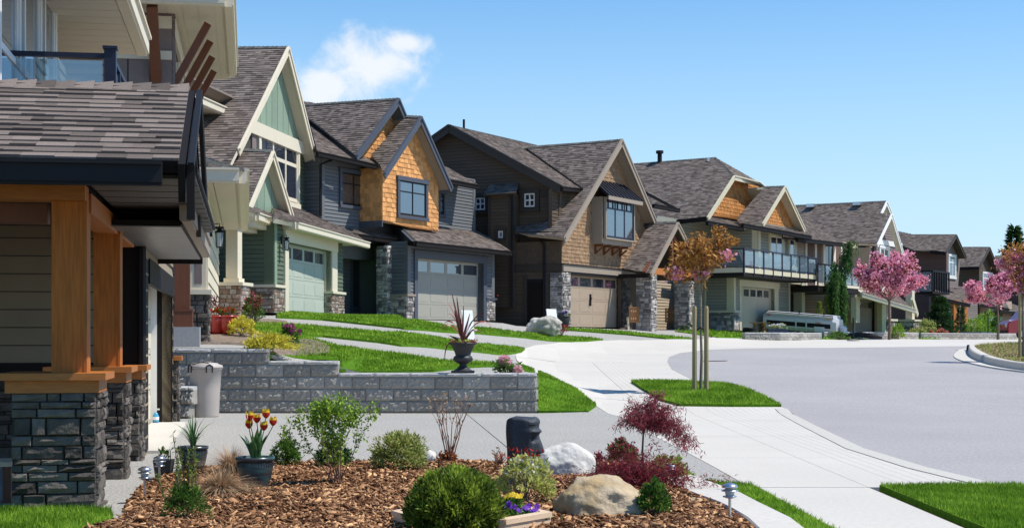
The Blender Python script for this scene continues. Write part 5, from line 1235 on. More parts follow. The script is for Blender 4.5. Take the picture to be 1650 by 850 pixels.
for a_, b_ in ((1537,1546), (1553,1561)):
    q = J_.front(-1.2); s = q.px(a_, 500)[0]; e = q.px(b_, 500)[0]; mb = MB(); mb.fbox(J_.p, s, e-.15, -1.2, -1.0, q.px(a_,540)[1], q.px(a_,483)[1]); mb.build('post', 'cedar', J)
K, K_ = far_house('olive brown house with a white upper window half behind the far cherry', 1560, 549, 122, 2450, 'brown_siding', 'brown_trim',
    dict(A=(1594,398), L=(1577,430), R=(1611,440), lp=[(1552,398),(1540,420),(1546,431)], w=[(1578,432),(1593,405),(1605,436),(1602,480),(1576,480)], corner=(1577,450),
    sidew=[(1535,432),(1578,434),(1578,552),(1535,552)], win=((1583,440),(1597,466)), low=(0,), lowroof=(-.8,.4,[(1576,489),(1625,497),(1615,476),(1572,474)]), lower=[(1560,485),(1630,485),(1630,552),(1560,552)], lm='beige_siding', gar=((1588,508),(1612,548))), 111)
Lh, Lh_ = far_house('farthest house, its grey roof showing behind the copper-leaved tree', 1640, 549, 138, 2500, 'maroon_siding', 'brown_trim',
    dict(A=(1668,412), L=(1645,452), R=(1690,456), lp=[(1604,412),(1590,450)], w=[(1646,454),(1667,420),(1684,456),(1682,500),(1645,500)], corner=(1646,460),
    sidew=[(1600,450),(1648,452),(1648,552),(1600,552)], win=((1652,455),(1668,480)), low=(0,), lowroof=(-.8,.4,[(1610,500),(1670,506),(1662,488),(1606,484)]), lower=[(1600,495),(1690,495),(1690,552),(1600,552)], gar=((1618,515),(1650,548))), 121)

# ================================================================== taupe house with roof brackets, behind the block wall
O_ = Vector((-5.93, 30, 1.30)); T_ = Fr(400, 545, 30, 400); T_.O = O_
TH = thing('house', O_, 'taupe house with four wood roof brackets and a lantern by the red flower pots', 'house', 'houses along the left side of the street')
f0 = T_.front(0); s0_ = T_.side(0)
wall(TH, f0, rect(0, 13.4, .0, 3.4), 'lap', 'cream', (), 20, dt=.3); 
wall(TH, s0_, rect(-3.4, 0, .98, 3.4), 'lap', 'taupe_siding', (), 20)
stonebox(TH, T_, -.02, .9, -.03, 3.4, -.2, .9, 'stone_dark', .09, 'cream', indiv=140, name='stone_base', seed=131, ds=.10)
pn = s0_.px(322, 400); trim(TH, s0_, pn[0]-.18, pn[0]+.12, .99, 2.2, 'cream', .04, 'wall_panel'); trim(TH, s0_, pn[0]-.10, pn[0]+.04, 1.1, 2.1, 'taupe_siding', .05, 'wall_panel')
trim(TH, f0, 0, .35, .95, 3.4, 'cream', .05, 'corner_board')
lantern(TH, f0.w(337, 384)+Vector((.22,0,0)), .40)
# lower eave
ov = .65; zs = 3.02; e0 = T_.p(-.75, -ov, zs); e1 = T_.p(12.6, -ov, zs)
sf = MB(); nb = 26
sfo = Pl(T_.p(-.75, -ov, zs), T_.u, T_.v); base = sheet(sfo, rect(0, 13.3, 0, ov+3.0), [], .06, .02).build('soffit', 'cream_soffit', TH)
clad(base, Pl(T_.p(-.75, 2.35, zs), T_.u, -T_.v), rect(.1, 13.2, 0, ov+2.3), 'soffit', 'cream_soffit', 'soffit_board', 60, dt=.42)
gutter(TH, e0+Z*.1-T_.v*.06, e1+Z*.1-T_.v*.06, 'cream', s=.26); gutter(TH, e0+Z*.1-T_.u*.06+T_.v*3.4, e0+Z*.1-T_.u*.06, 'cream', s=.26)
rl = T_.slope(-ov-.05, zs+.22, .42); roof(TH, rl, [rl.st(T_.p(-.8, -ov-.05, zs+.22)), rl.st(T_.p(13, -ov-.05, zs+.22)), rl.st(T_.p(11.5, 1.2, zs+.22+1.25*.42)), rl.st(T_.p(1.1, 1.2, zs+.22+1.25*.42))], 'cream', thick=.06, indiv=60, seed=132)
h3 = plane3(T_.p(-.8,-ov-.05,zs+.22), T_.p(-.8, 3, zs+.22), T_.p(1.1, 1.2, zs+.22+1.25*.42)); roof(TH, h3, [h3.st(x) for x in (T_.p(-.8,3.4,zs+.22), T_.p(-.8,-ov-.05,zs+.22), T_.p(1.1, 1.2, zs+.22+1.25*.42), T_.p(1.1, 3.4, zs+.22+1.25*.42))], 'cream', thick=.06, indiv=60, seed=133)
caps(TH, T_.p(-.8,-ov-.05,zs+.24), T_.p(1.1, 1.2, zs+.24+1.25*.42))
# upper block
yc = s0_.px(277, 150)[0]*-1; fu = T_.front(yc); zt = s0_.px(277, 20)[1]
ring = rect(-yc-4.5, -yc, 3.2, zt+.4); ring = [(-yc-4.5,3.2),(-yc,3.2),(-yc,zt+.4),(-yc-4.5,zt+.4)]
wu = wall(TH, s0_, ring, None, 'taupe_siding'); rb = s0_.rot(); clad(wu, rb, [(t, -s) for s, t in ring], 'board', 'taupe_siding', 'board', 30, dt=.42)
trim(TH, s0_, -yc-4.5, -yc, s0_.px(240,96)[1], s0_.px(240,82)[1], 'cream', .05, 'band_board'); trim(TH, s0_, -yc-4.5, -yc, s0_.px(240,46)[1], s0_.px(240,26)[1], 'cream', .05, 'band_board')
wall(TH, fu, rect(0, 7.5, 3.2, zt+.4), 'lap', 'taupe_siding', (), 20); trim(TH, fu, 0, .3, 3.2, zt, 'taupe_siding', .06, 'corner_board')
for k in (1.0, 2.6, 4.2): window(TH, fu, (k, k+1.1, s0_.px(277,150)[1]-1.2, s0_.px(277,100)[1]), 'cream', cols=2, transom=.3, cw=.15)
trim(TH, fu, 0, 7.5, s0_.px(277,60)[1], s0_.px(277,30)[1], 'cream', .07, 'band_board')
ze = zt-.02; ovx = 1.0; yo = yc-1.02
base = sheet(Pl(T_.p(-ovx, yo, ze), T_.u, T_.v), rect(0, 8.6, 0, 6), [], .05, .0).build('soffit', 'cream_soffit', TH)
clad(base, Pl(T_.p(-ovx, yo+5.9, ze), T_.u, -T_.v), rect(.05, 8.5, 0, 5.85), 'soffit', 'cream_soffit', 'soffit_board', 40, dt=.3)
gutter(TH, T_.p(-ovx-.06, yo+6, ze+.1), T_.p(-ovx-.06, yo, ze+.1), 'cream', s=.28); gutter(TH, T_.p(-ovx, yo-.06, ze+.1), T_.p(6.9, yo-.06, ze+.1), 'cream', s=.28)
h3 = plane3(T_.p(-ovx-.1,yo-.1,ze+.24), T_.p(-ovx-.1, yo+5, ze+.24), T_.p(1.5, yo+2.5, ze+1.3)); roof(TH, h3, [h3.st(x) for x in (T_.p(-ovx-.1,yo+6,ze+.24), T_.p(-ovx-.1,yo-.1,ze+.24), T_.p(1.5, yo+2.5, ze+1.3), T_.p(1.5, yo+6, ze+1.3))], 'cream', thick=.06, indiv=60, seed=135)
h4 = T_.slope(yo-.1, ze+.24, .42); roof(TH, h4, [h4.st(x) for x in (T_.p(-ovx-.1,yo-.1,ze+.24), T_.p(7.2,yo-.1,ze+.24), T_.p(6, yo+2.5, ze+.24+2.6*.42), T_.p(1.5, yo+2.5, ze+.24+2.6*.42))], 'cream', thick=.06, seed=136)
for k in (0.1, 1.9, 3.7, 5.5):
    m_ = MB(); m_.beam(T_.p(k, yc-.02, ze-1.40), T_.p(k, yo+.34, ze-.16), .12, .14); m_.beam(T_.p(k, yc-.03, ze-1.6), T_.p(k, yc-.03, ze-.05), .14, .12, up=(0,1,0)) if False else None; m_.build('roof_bracket', 'redwood', TH)
q = s0_.px(252, 70)[0]; m_ = MB(); m_.beam(s0_.p(q, ze-1.35-s0_.o.z+0 if False else ze-1.3, .03), s0_.p(q-.03, ze-.06, .9), .2, .16); m_.build('roof_bracket', 'redwood', TH)
mb = MB(); mb.fbox(T_.p, .3, 13.2, .3, 6, -.4, 3.2); mb.fbox(T_.p, .3, 7.3, yc+.2, 6, 3.2, zt); mb.build('wall', 'taupe_siding', TH)
# its porch post on a rough concrete plinth
cf = Fr(296, 555, 28.9, 400); cf.O = at(296, 555, 28.95)
mb = MB(); mb.fbox(cf.p, -.3, .3, -.30, .30, -.05, .33); mb.build('plinth', 'concrete_grey', TH)
cf.O = at(294, 527, 29.1)
mb = MB(); mb.fbox(cf.p, -.13, .13, -.14, .14, .0, 2.5); mb.build('post', 'redwood', TH); mb = MB(); mb.fbox(cf.p, -.17, .17, -.19, .19, .0, .30); mb.fbox(cf.p, -.18, .18, -.2, .2, .301, .33); mb.build('post_base', 'redwood', TH)

# ================================================================== near house with timber columns on stone piers
N_o = Vector((-3.29, 12.2, 0)); NF = Fr(400, 545, 12.2, 400); NF.O = N_o
NH = thing('house', N_o, 'nearest house, with cedar columns on dark stone piers under a shingled porch roof', 'house', 'houses along the left side of the street')
s0_ = NF.side(0)
def npier(x, w_, seed, colw, full=True, h=.925):
    # w_: width across the picture; pier runs x..x+w_ inward y 0..w_
    pr = stonebox(NH, NF, x, x+w_, 0, w_, -.02, h, 'stone_dark', None, indiv=300, name='pier', seed=seed, ds=.075)
    for yb, nm in ((1, 0),): pass
    for (a0, a1, z0, z1) in ((-.045, w_+.045, h, h+.10), (-.10, w_+.10, h+.10, h+.155)):
        m_ = MB(); m_.fbox(NF.p, x+a0, x+a1, a0, a1, z0, z1); m_.build('pier_cap', 'cedar_flat', pr)
    if full:
        c = w_*.5; m_ = MB(); y0 = colw[0]; y1 = colw[1]
        m_.fbox(NF.p, x+c-.14, x+c+.14, y0, y1, h+.155, 2.44); col = m_.build('column', 'cedar', NH)
        m_ = MB(); m_.fbox(NF.p, x+c-.145, x+c+.145, y0-.022, y0-.001, h+.156, 2.44); m_.build('trim', 'cedar', col)
    return pr
npier(0, .62, 201, (.09, .34)); npier(2.75, .62, 202, (.05, .28)); npier(5.0, .55, 203, (.1,.3), False, h=.90)
# beams
m_ = MB(); m_.fbox(NF.p, .04, .34, .07, 6.5, 2.441, 2.56); m_.build('porch_beam', 'cedar_flat', NH)
m_ = MB(); m_.fbox(NF.p, .40, .60, .40, 6.5, 2.28, 2.44); m_.build('porch_beam', 'redwood', NH)
m_ = MB(); m_.fbox(NF.p, .35, 5.1, .05, .25, 2.36, 2.52); m_.build('porch_beam', 'cedar_flat', NH)
m_ = MB(); m_.fbox(NF.p, .0, 5.1, .1, .2, 2.57, 2.8); m_.build('porch_beam', 'black_trim', NH)
# porch ceiling and soffit of dark boards
zc = 2.60
b_ = sheet(Pl(NF.p(-.55, -.82, zc), NF.u, NF.v), rect(0, 6.4, 0, 7.5), [], .05, .01).build('soffit', 'black_trim', NH)
mat('soffit_dark', (0.06, 0.058, 0.055), 0.6, 0.05, 5, tone=.1)
clad(b_, Pl(NF.p(-.5, 6.6, zc+.01), NF.u, -NF.v), rect(0, 6.2, 0, 7.35), 'soffit', 'soffit_dark', 'soffit_board', 0, dt=.3) if False else None
for i in range(11):
    m_ = MB(); x = -.45+i*.56; m_.fbox(NF.p, x, x+.50, -.80, .04, zc-.03, zc); m_.build('soffit_board', 'soffit_dark', b_)
# roof
sE = NF.side(-.62); eL, eR_ = sE.w(-300, 258), sE.w(288, 266); k = .42
eR_ = Vector((eR_.x, eR_.y, 2.69)); ridgeR = eR_+NF.u*2.1+Z*.88
pr = plane3(eR_, eR_-NF.v*1, ridgeR); 
far_l = NF.v*7.0
q_ = [eR_+far_l, eR_, ridgeR, ridgeR+far_l]
rf = roof(NH, pr, [pr.st(x) for x in q_] if pr.a.dot(NF.v) < 0 else [pr.st(x) for x in q_], 'black_trim', thick=.10, indiv=300, seed=205, dt=.148)
be = ridgeR+NF.u*2.1-Z*.88; pb = plane3(ridgeR, ridgeR+NF.v, be); roof(NH, pb, [pb.st(x) for x in (be, be+far_l, ridgeR+far_l, ridgeR)], 'black_trim', thick=.10, seed=206)
caps(NH, ridgeR, ridgeR+far_l, 'shingle', w=.30)
gutter(NH, eR_+far_l-Z*.11-NF.u*.05, eR_+NF.v*.12-Z*.11-NF.u*.05, 'black_metal', s=.17)
for a_, b2 in ((eR_, ridgeR), (ridgeR, be)):
    rake(NH, a_-NF.v*.02, b2-NF.v*.02, 'black_trim', h=.30, w=.05, drop=.17); rake(NH, a_-NF.v*.09+Z*.03, b2-NF.v*.09+Z*.03, 'black_metal', h=.12, w=.04, drop=.10)
m_ = MB(); m_.fbox(NF.p, -.62, -.5, -.80, -.74, 2.25, 2.66); m_.build('rafter_tail', 'black_trim', NH)
# walls behind the porch
sw = NF.side(5.45); pw_ = wall(NH, sw, rect(-9, -.0, 1.08, 3.3), 'biglap', 'near_siding', (), 60, dt=.20)
trim(NH, sw, -9, -.0, .98, 1.08, 'black_trim', .05, 'band_board'); trim(NH, sw, -.30, .02, 0, 2.6, 'black_trim', .06, 'corner_board')
m_ = MB(); bx(m_, sw, -9, -.32, 0, .98, -.05, 0); stb = m_.build('stone_base', 'mortar_gap_shade', NH); clad(stb, sw, rect(-5, -.32, 0, .98), 'stone', 'stone_dark', 'stone', 120, seed=207, dt=.08)
pipe(NH, [NF.p(5.35, -.02, 2.5), NF.p(5.35, -.02, .98)], .045)
fn = NF.front(.0)
gx0, gx1 = 6.3, 12.45
wall(NH, fn, [(5.45,0),(gx0,0),(gx0,2.2),(gx1,2.2),(gx1,0),(gx1+.05,0),(gx1+.05,3.2),(5.45,3.2)], 'biglap', 'near_siding', (), 0)
trim(NH, fn, 5.45, gx0-.0, 0, 2.3, 'black_trim', .03, 'door_casing'); trim(NH, fn, gx0, gx1, 2.0, 2.3, 'black_trim', .05, 'door_casing')
m_ = MB(); m_.fbox(NF.p, gx1-.0, gx1+.35, -.02, .22, 0, 2.3); m_.build('pilaster', 'black_trim', NH)
m_ = MB(); m_.fbox(NF.p, gx1-.04, gx1-.001, .22, .32, 0, 2.2); m_.build('door_casing', 'white_trim', NH)
pgd = NF.front(.34); d = MB(); bx(d, pgd, gx0, gx1, 0, 2.2, -.05, 0); dr = d.build('garage_door', 'white_trim', NH)
for r in range(4):
    for c in range(6):
        w_ = (gx1-gx0)/6; m_ = MB(); bx(m_, pgd, gx0+c*w_+.01, gx0+(c+1)*w_-.01, r*.55+.01, r*.55+.54, 0, .015); bx(m_, pgd, gx0+c*w_+.1, gx0+(c+1)*w_-.1, r*.55+.1, r*.55+.45, .0151, .03); m_.build('panel', 'cream', dr)
m_ = MB(); m_.fbox(NF.p, gx0-.2, gx1+.1, -.25, .3, .0, .035); m_.build('door_step', 'concrete', NH)
stonebox(NH, NF, gx1+.36, gx1+.7, -.06, .3, 0, 1.0, 'stone_dark', .07, 'cedar_flat', indiv=60, name='pier', seed=209, ds=.09)
# garage eave
zg = 2.40
b_ = sheet(Pl(NF.p(2.2, -.60, zg), NF.u, NF.v), rect(0, 6.2, 0, .9), [], .05, .01).build('soffit', 'black_trim', NH)
mat('soffit_metal', (0.15, 0.142, 0.135), 0.35, 0.03, 5, spec=.6)
for i in range(15):
    m_ = MB(); x = 2.22+i*.40; m_.fbox(NF.p, x, x+.385, -.58, .2, zg-.012, zg); m_.build('soffit_board', 'soffit_metal', b_)
gutter(NH, NF.p(1.9, -.64, zg+.11), NF.p(8.4, -.64, zg+.11), 'taupe_trim', s=.17)
rg = NF.slope(-.62, zg+.24, .42); roof(NH, rg, [rg.st(x) for x in (NF.p(3.6,-.62,zg+.24), NF.p(8.5,-.62,zg+.24), NF.p(8.5,.9,zg+.24+1.52*.42), NF.p(3.6,.9,zg+.24+1.52*.42))], 'black_trim', thick=.05, seed=210)
m_ = MB(); m_.fbox(NF.p, 8.42, 8.52, -.6, .2, zg-.06, zg+.2); m_.build('fascia', 'black_trim', NH)
# upper balcony
xb_ = 4.3; sbk = NF.side(xb_); zr = sbk.px(100, 84)[1]; yp = -sbk.px(178, 100)[0]
m_ = MB(); m_.fbox(NF.p, xb_-.03, 7.2, yp-.1, yp+4.8, 3.12, 3.3); dk = m_.build('balcony', 'black_trim', NH)
m_ = MB(); m_.fbox(NF.p, xb_-.06, xb_+.06, yp-.06, yp+.06, 3.25, zr+.04); m_.fbox(NF.p, xb_-.075, xb_+.075, yp-.075, yp+.075, zr+.041, zr+.07); m_.build('rail_post', 'navy_metal', dk)
m_ = MB(); m_.fbox(NF.p, xb_-.05, xb_+.05, yp+1.14, yp+1.22, 3.25, zr-.06); m_.build('rail_post', 'navy_metal', dk)
m_ = MB(); m_.fbox(NF.p, xb_-.035, xb_+.035, yp+.062, yp+4.7, zr-.055, zr-.005); m_.fbox(NF.p, xb_+.062, 8.6, yp-.03, yp+.03, zr-.055, zr-.005); m_.build('handrail', 'navy_metal', dk)
for (y0, y1) in ((yp+.08, yp+1.12), (yp+1.24, yp+4.6)): g = MB(); g.fbox(NF.p, xb_-.005, xb_+.005, y0, y1, 3.35, zr-.08); g.build('glass_panel', 'rail_glass', dk)
g = MB(); g.fbox(NF.p, xb_+.1, 8.4, yp-.005, yp+.005, 3.35, zr-.08); g.build('glass_panel', 'rail_glass', dk)
for i in range(5): m_ = MB(); x = xb_+.9*(i+1); m_.fbox(NF.p, x-.03, x+.03, yp-.03, yp+.03, 3.25, zr-.06); m_.build('rail_post', 'navy_metal', dk)
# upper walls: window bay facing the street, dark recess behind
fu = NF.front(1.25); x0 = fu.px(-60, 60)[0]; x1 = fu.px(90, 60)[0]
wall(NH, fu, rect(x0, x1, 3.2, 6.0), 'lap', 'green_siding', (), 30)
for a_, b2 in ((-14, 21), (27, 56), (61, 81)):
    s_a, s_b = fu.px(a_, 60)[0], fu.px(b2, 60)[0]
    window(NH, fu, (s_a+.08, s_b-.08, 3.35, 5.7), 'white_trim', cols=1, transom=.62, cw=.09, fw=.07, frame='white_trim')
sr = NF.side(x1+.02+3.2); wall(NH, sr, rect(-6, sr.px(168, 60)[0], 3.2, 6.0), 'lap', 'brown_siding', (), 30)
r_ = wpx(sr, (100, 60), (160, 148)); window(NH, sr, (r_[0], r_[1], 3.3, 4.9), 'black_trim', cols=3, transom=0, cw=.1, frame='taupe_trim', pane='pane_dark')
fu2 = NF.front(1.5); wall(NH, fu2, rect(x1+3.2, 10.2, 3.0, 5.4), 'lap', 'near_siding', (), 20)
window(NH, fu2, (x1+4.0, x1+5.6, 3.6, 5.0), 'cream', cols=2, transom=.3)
zs = 5.42
b_ = sheet(Pl(NF.p(3.0, .36, zs), NF.u, NF.v), rect(0, 7.3, 0, 4.4), [], .05, .0).build('soffit', 'cream_soffit', NH)
for i in range(17): m_ = MB(); x = 3.02+i*.42; m_.fbox(NF.p, x, x+.405, .38, 4.7, zs-.012, zs-.001); m_.build('soffit_board', 'cream_soffit', b_)
gutter(NH, NF.p(2.4, .30, zs+.12), NF.p(10.3, .30, zs+.12), 'cream', s=.26)
m_ = MB(); m_.fbox(NF.p, 3.4, 3.6, .62, 6, 5.02, 5.4); m_.fbox(NF.p, 3.35, 3.5, .55, .62, 4.75, 5.5); m_.build('balcony_beam', 'navy_metal', NH)
ru_ = NF.slope(.28, zs+.26, .42); roof(NH, ru_, [ru_.st(x) for x in (NF.p(3,.28,zs+.26), NF.p(10.4,.28,zs+.26), NF.p(10.4,4,zs+1.85), NF.p(3,4,zs+1.85))], 'cream', thick=.05, seed=211)
m_ = MB(); m_.fbox(NF.p, 5.7, 12.3, .5, 9, .05, 3.1); m_.fbox(NF.p, x1+3.5, 10.0, 1.8, 9, 3.1, 5.3); m_.build('wall', 'near_siding', NH)
# ------------------------------------------------------------------ plants kit
def unit(v): return v/np.maximum(np.linalg.norm(v, axis=1, keepdims=True), 1e-9)
def leaves(name, P, size, m, parent, seed=1, aspect=.45, dirs=None, spread=1.0, fold=.25, tone=None, var=.35, up=.3, kind='stuff'):
    """P (n,3) leaf bases; each leaf is a folded four-sided blade"""
    g = np.random.default_rng(seed); n = len(P)
    d = g.normal(size=(n,3))*spread
    if dirs is not None: d = d+dirs
    d = unit(d); a = g.normal(size=(n,3)); a[:,2] += up; s = unit(np.cross(d, a)); nn = np.cross(s, d)
    L = size*g.uniform(1-var, 1+var, n)[:,None]; Wd = L*aspect*.5
    V = np.empty((n, 4, 3)); V[:,0] = P; V[:,1] = P+d*L*.45+s*Wd+nn*Wd*fold; V[:,2] = P+d*L-nn*L*.12; V[:,3] = P+d*L*.45-s*Wd+nn*Wd*fold
    i = np.arange(n)[:,None]*4; Fc = np.concatenate([i+np.array([[0,1,2]]), i+np.array([[0,2,3]])], 1).reshape(-1,3)
    t = np.clip(g.normal(.45, .25, n), 0, 1) if tone is None else np.clip(tone+g.normal(0, .15, n), 0, 1)
    return npmesh(name, V.reshape(-1,3), Fc, np.repeat(t, 2), m, parent, kind)
def grow(mb, p, d, L, r, depth, rg, tips, bend=.25, split=3, ang=.6, shrink=.72, up=.25, rshrink=.62, nseg=4, pts_out=None):
    p = Vector(p); d = Vector(d).normalized(); pts = [p.copy()]; rad = [r]
    for i in range(nseg):
        d = (d+Vector((rg.gauss(0, bend), rg.gauss(0, bend), rg.gauss(0, bend*.6)+up*.25))*.35).normalized(); p = p+d*(L/nseg); pts.append(p.copy()); rad.append(r*(1-(1-rshrink)*(i+1)/nseg))
        if pts_out is not None: pts_out.append((p.copy(), d.copy(), depth))
    mb.tube(pts, rad, 5 if depth else 6, cap=False)
    if depth <= 0: tips.append((p, d)); return
    for k in range(split):
        a = 2*math.pi*k/split+rg.uniform(-.6, .6); ref = Vector((math.cos(a), math.sin(a), 0)); ref = (ref-d*ref.dot(d)).normalized()
        nd = (d*math.cos(ang*rg.uniform(.6, 1.25))+ref*math.sin(ang*rg.uniform(.6, 1.25))+Vector((0,0,up*.5))).normalized()
        q = pts[-1] if k < 2 else pts[rg.choice((-1,-2))]
        grow(mb, q, nd, L*shrink*rg.uniform(.75, 1.2), rad[-1]*(.8 if k == 0 else .65), depth-1, rg, tips, bend, split, ang, shrink, up, rshrink, nseg, pts_out)
def jit(P, sig, n, g):
    idx = g.integers(0, len(P), n); return P[idx]+g.normal(size=(n,3))*sig, idx
def flowering_tree(name, label, cat, base, h_fork, crown_h, crown_w, leafmat, flowermat, nl, nf, seed, ls=.1, fs=.07, group=None, trunk_r=.04, flower_low=None, depth=3, split=3, bark='bark_pale', squash=1.0, wide=1.0, reach=.42, low=.10, nb=6, tipw=2):
    rg = random.Random(seed); g = np.random.default_rng(seed); base = Vector(base)
    t = thing(name, base, label, cat, group); mb = MB(); tips = []; out = []
    fork = base+Z*h_fork
    mb.tube([base-Z*.05, base+Z*h_fork*.35+Vector((.02,0,0)), base+Z*h_fork*.7, fork]+([fork+Z*crown_h*.4] if nb >= 8 else []), [trunk_r*1.3, trunk_r*1.05, trunk_r*.95, trunk_r*.85]+([trunk_r*.4] if nb >= 8 else []), 8)
    for k in range(nb):
        a = 2*math.pi*k/nb*(1 if nb < 8 else 2.4)+rg.uniform(-.3,.3); sp_ = rg.uniform(.35, .95) if k else .1
        d = Vector((math.cos(a)*sp_*crown_w/crown_h*wide, math.sin(a)*sp_*crown_w/crown_h*wide, 1.0))
        grow(mb, fork-Z*rg.uniform(0, .12)*h_fork*.3+Z*(0 if nb < 8 else crown_h*.38*k/nb), d, crown_h*reach, trunk_r*.5, depth-1, rg, tips, .25, split, .5, .62, .12, .6, 4, out)
    mb.build('trunk', bark, t)
    pts = np.array([tuple(p) for p, d, dp in out if dp < depth-1 or p.z > base.z+h_fork+crown_h*low] + [tuple(p) for p, d in tips]*tipw)
    dr = np.array([tuple(d) for p, d, dp in out if dp < depth-1 or p.z > base.z+h_fork+crown_h*low] + [tuple(d) for p, d in tips]*tipw)
    if nl:
        P, idx = jit(pts, .05*crown_h/1.8, nl, g); leaves('foliage', P, ls, leafmat, t, seed, .42, dirs=dr[idx]*.6+np.array([0,0,-.5]), spread=.8)
    if nf:
        q = pts; 
        if flower_low is not None:
            sel = pts[:,2] < base.z+h_fork+crown_h*flower_low; q = pts[sel] if sel.sum() > 5 else pts
            c = q[g.integers(0, len(q), max(14, nf//45))]; P, idx = jit(c, .055, nf, g)
        else: P, idx = jit(q, .095*crown_h/1.8, nf, g)
        leaves('blossom', P, fs, flowermat, t, seed+1, .95, spread=1.0, fold=.1)
    return t
def shrub(name, label, base, w, h, m, n, ls, seed, cat='shrub', aspect=.45, up=.5, shell=.55, stems=7, stemm='bark', m2=None, n2=0, ls2=None, lift=.15, squash=None, group=None, top=None, dome=True):
    """leafy mound: leaves on twig clusters inside an uneven ellipsoid"""
    g = np.random.default_rng(seed); rg = random.Random(seed); base = Vector(base); t = thing(name, base, label, cat, group)
    nc = max(14, int(n/28)); c = g.normal(size=(nc,3)); c = unit(c); c[:,2] = np.abs(c[:,2])*1.5-.72; rr = g.uniform(shell, 1.0, nc)[:,None]; lump = 1+.16*np.sin(c[:,:1]*5+seed)*np.cos(c[:,1:2]*4)
    c = c*rr*lump*np.array([w/2, (squash or w)/2, h*.52]); c[:,2] += h*.48; c = c+np.array(base)
    mb = MB()
    for i in range(stems*3):
        q = c[g.integers(0, nc)]; a = np.array(base)+np.array([g.normal()*.04*w, g.normal()*.04*w, 0]); mid = (a+q)/2+np.array([g.normal()*.03, g.normal()*.03, 0.02]); mb.tube([a, mid, q], [.007*max(h,.4)+.002, .005*max(h,.4)+.001, .0015], 4, cap=False)
    mb.build('stems', stemm, t)
    P, idx = jit(c, np.array([w, w, h])*.055, n, g); P[:,2] = np.maximum(P[:,2], base.z+.01); out = unit(P-(np.array(base)+np.array([0,0,h*.35])))
    leaves('foliage', P, ls, m, t, seed, aspect, dirs=out*.9+np.array([0,0,up]), spread=.6)
    if m2: P, idx = jit(c[c[:,2] > base.z+h*.45] if top is None else c[c[:,2] > base.z+h*top], np.array([w, w, h])*.05, n2, g); leaves('flowers' if 'petal' in m2 else 'foliage', P+np.array([0,0,.01]), ls2 or ls, m2, t, seed+3, .8, dirs=out[:1]*0+np.array([0,0,.8]), spread=.8)
    return t
def gp(px, py, dz=0.0): x, y = gnd(px, py, dz=dz); return Vector((x, y, T(x, y)+dz))
def bp(px, py):
    x, y = gnd(px, py, dz=.05); return Vector((x, y, (bedz(x, y)+.03) if inpoly(x, y, bed) else 0))

# ================================================================== trees
b = gp(1129, 628, .05); sc_ = 2500/b.y
t = flowering_tree('young_cherry_tree', 'slim young tree with copper leaves and few pink blossoms, staked in the kerbside grass plot', 'tree', b, (628-474)/sc_, (474-350)/sc_, 118/sc_, 'leaf_copper', 'petal_pink', 3000, 620, 5, .105, .075, trunk_r=.028, flower_low=.5, wide=1.6, reach=.29, low=.04, nb=11, tipw=1)
# spots: blossoms sit in small bunches
for k, (px_, lab) in enumerate(((1119,'left timber stake of the young copper-leaved tree'), (1138,'right timber stake of the young copper-leaved tree'))):
    q = gp(px_, 630, .03); q.y += .0; st = MB(); st.tube([q-Z*.1, q+Z*(133/sc_), q+Z*(137/sc_)], [.052, .048, .035], 9); o = st.build('tree_stake', 'stake_wood', loc=q); tagm(o, lab, 'stake')
    st = MB(); z = .62*2.1; tr = b+Z*(128/sc_-.35); st.beam(q+Z*(118/sc_-.3), tr, .05, .012); ORG[o.name] = q; st.build('tie', 'black_trim', o)
b = Vector(at(1433, 548, 76.5)); b.z = T(b.x, b.y)+.03; s_ = 2500/b.y
flowering_tree('pink_cherry_tree', 'pink flowering cherry in full bloom in front of the taupe house', 'tree', b, (548-486)/s_, (486-403)/s_, 125/s_, 'leaf_copper_dark', 'petal_pink', 5200, 6600, 16, .14, .13, trunk_r=.07, wide=1.35, reach=.46, bark='bark', group='pink cherry trees')
b = Vector(at(1608, 549, 80)); b.z = T(b.x, b.y); s_ = 2500/b.y
flowering_tree('pink_cherry_tree', 'pink flowering cherry behind the kerbed island, near the red van', 'tree', b, (549-498)/s_, (498-432)/s_, 98/s_, 'leaf_copper_dark', 'petal_pink', 3400, 5600, 27, .14, .13, trunk_r=.06, wide=1.35, reach=.46, bark='bark', group='pink cherry trees')
b = gp(1648, 574, .19); s_ = 2500/b.y
flowering_tree('copper_tree', 'copper-leaved young tree on the kerbed island at the right edge', 'tree', b, (574-495)/s_, (495-372)/s_, 46/s_, 'leaf_copper', 'petal_pink', 2000, 1700, 38, .10, .075, trunk_r=.035, flower_low=.7, wide=1.1, reach=.28, low=.04, nb=11, tipw=1)
q = b+Vector((-.12, -.1, 0)); st = MB(); st.tube([q, q+Z*1.9], [.05, .045], 8); tagm(st.build('tree_stake', 'stake_wood', loc=q), 'timber stake of the copper-leaved tree on the island', 'stake')
q = b+Vector((.35, -.1, 0)); st = MB(); st.tube([q, q+Z*1.9], [.05, .045], 8); tagm(st.build('tree_stake', 'stake_wood', loc=q), 'second timber stake right of the copper-leaved tree on the island', 'stake')
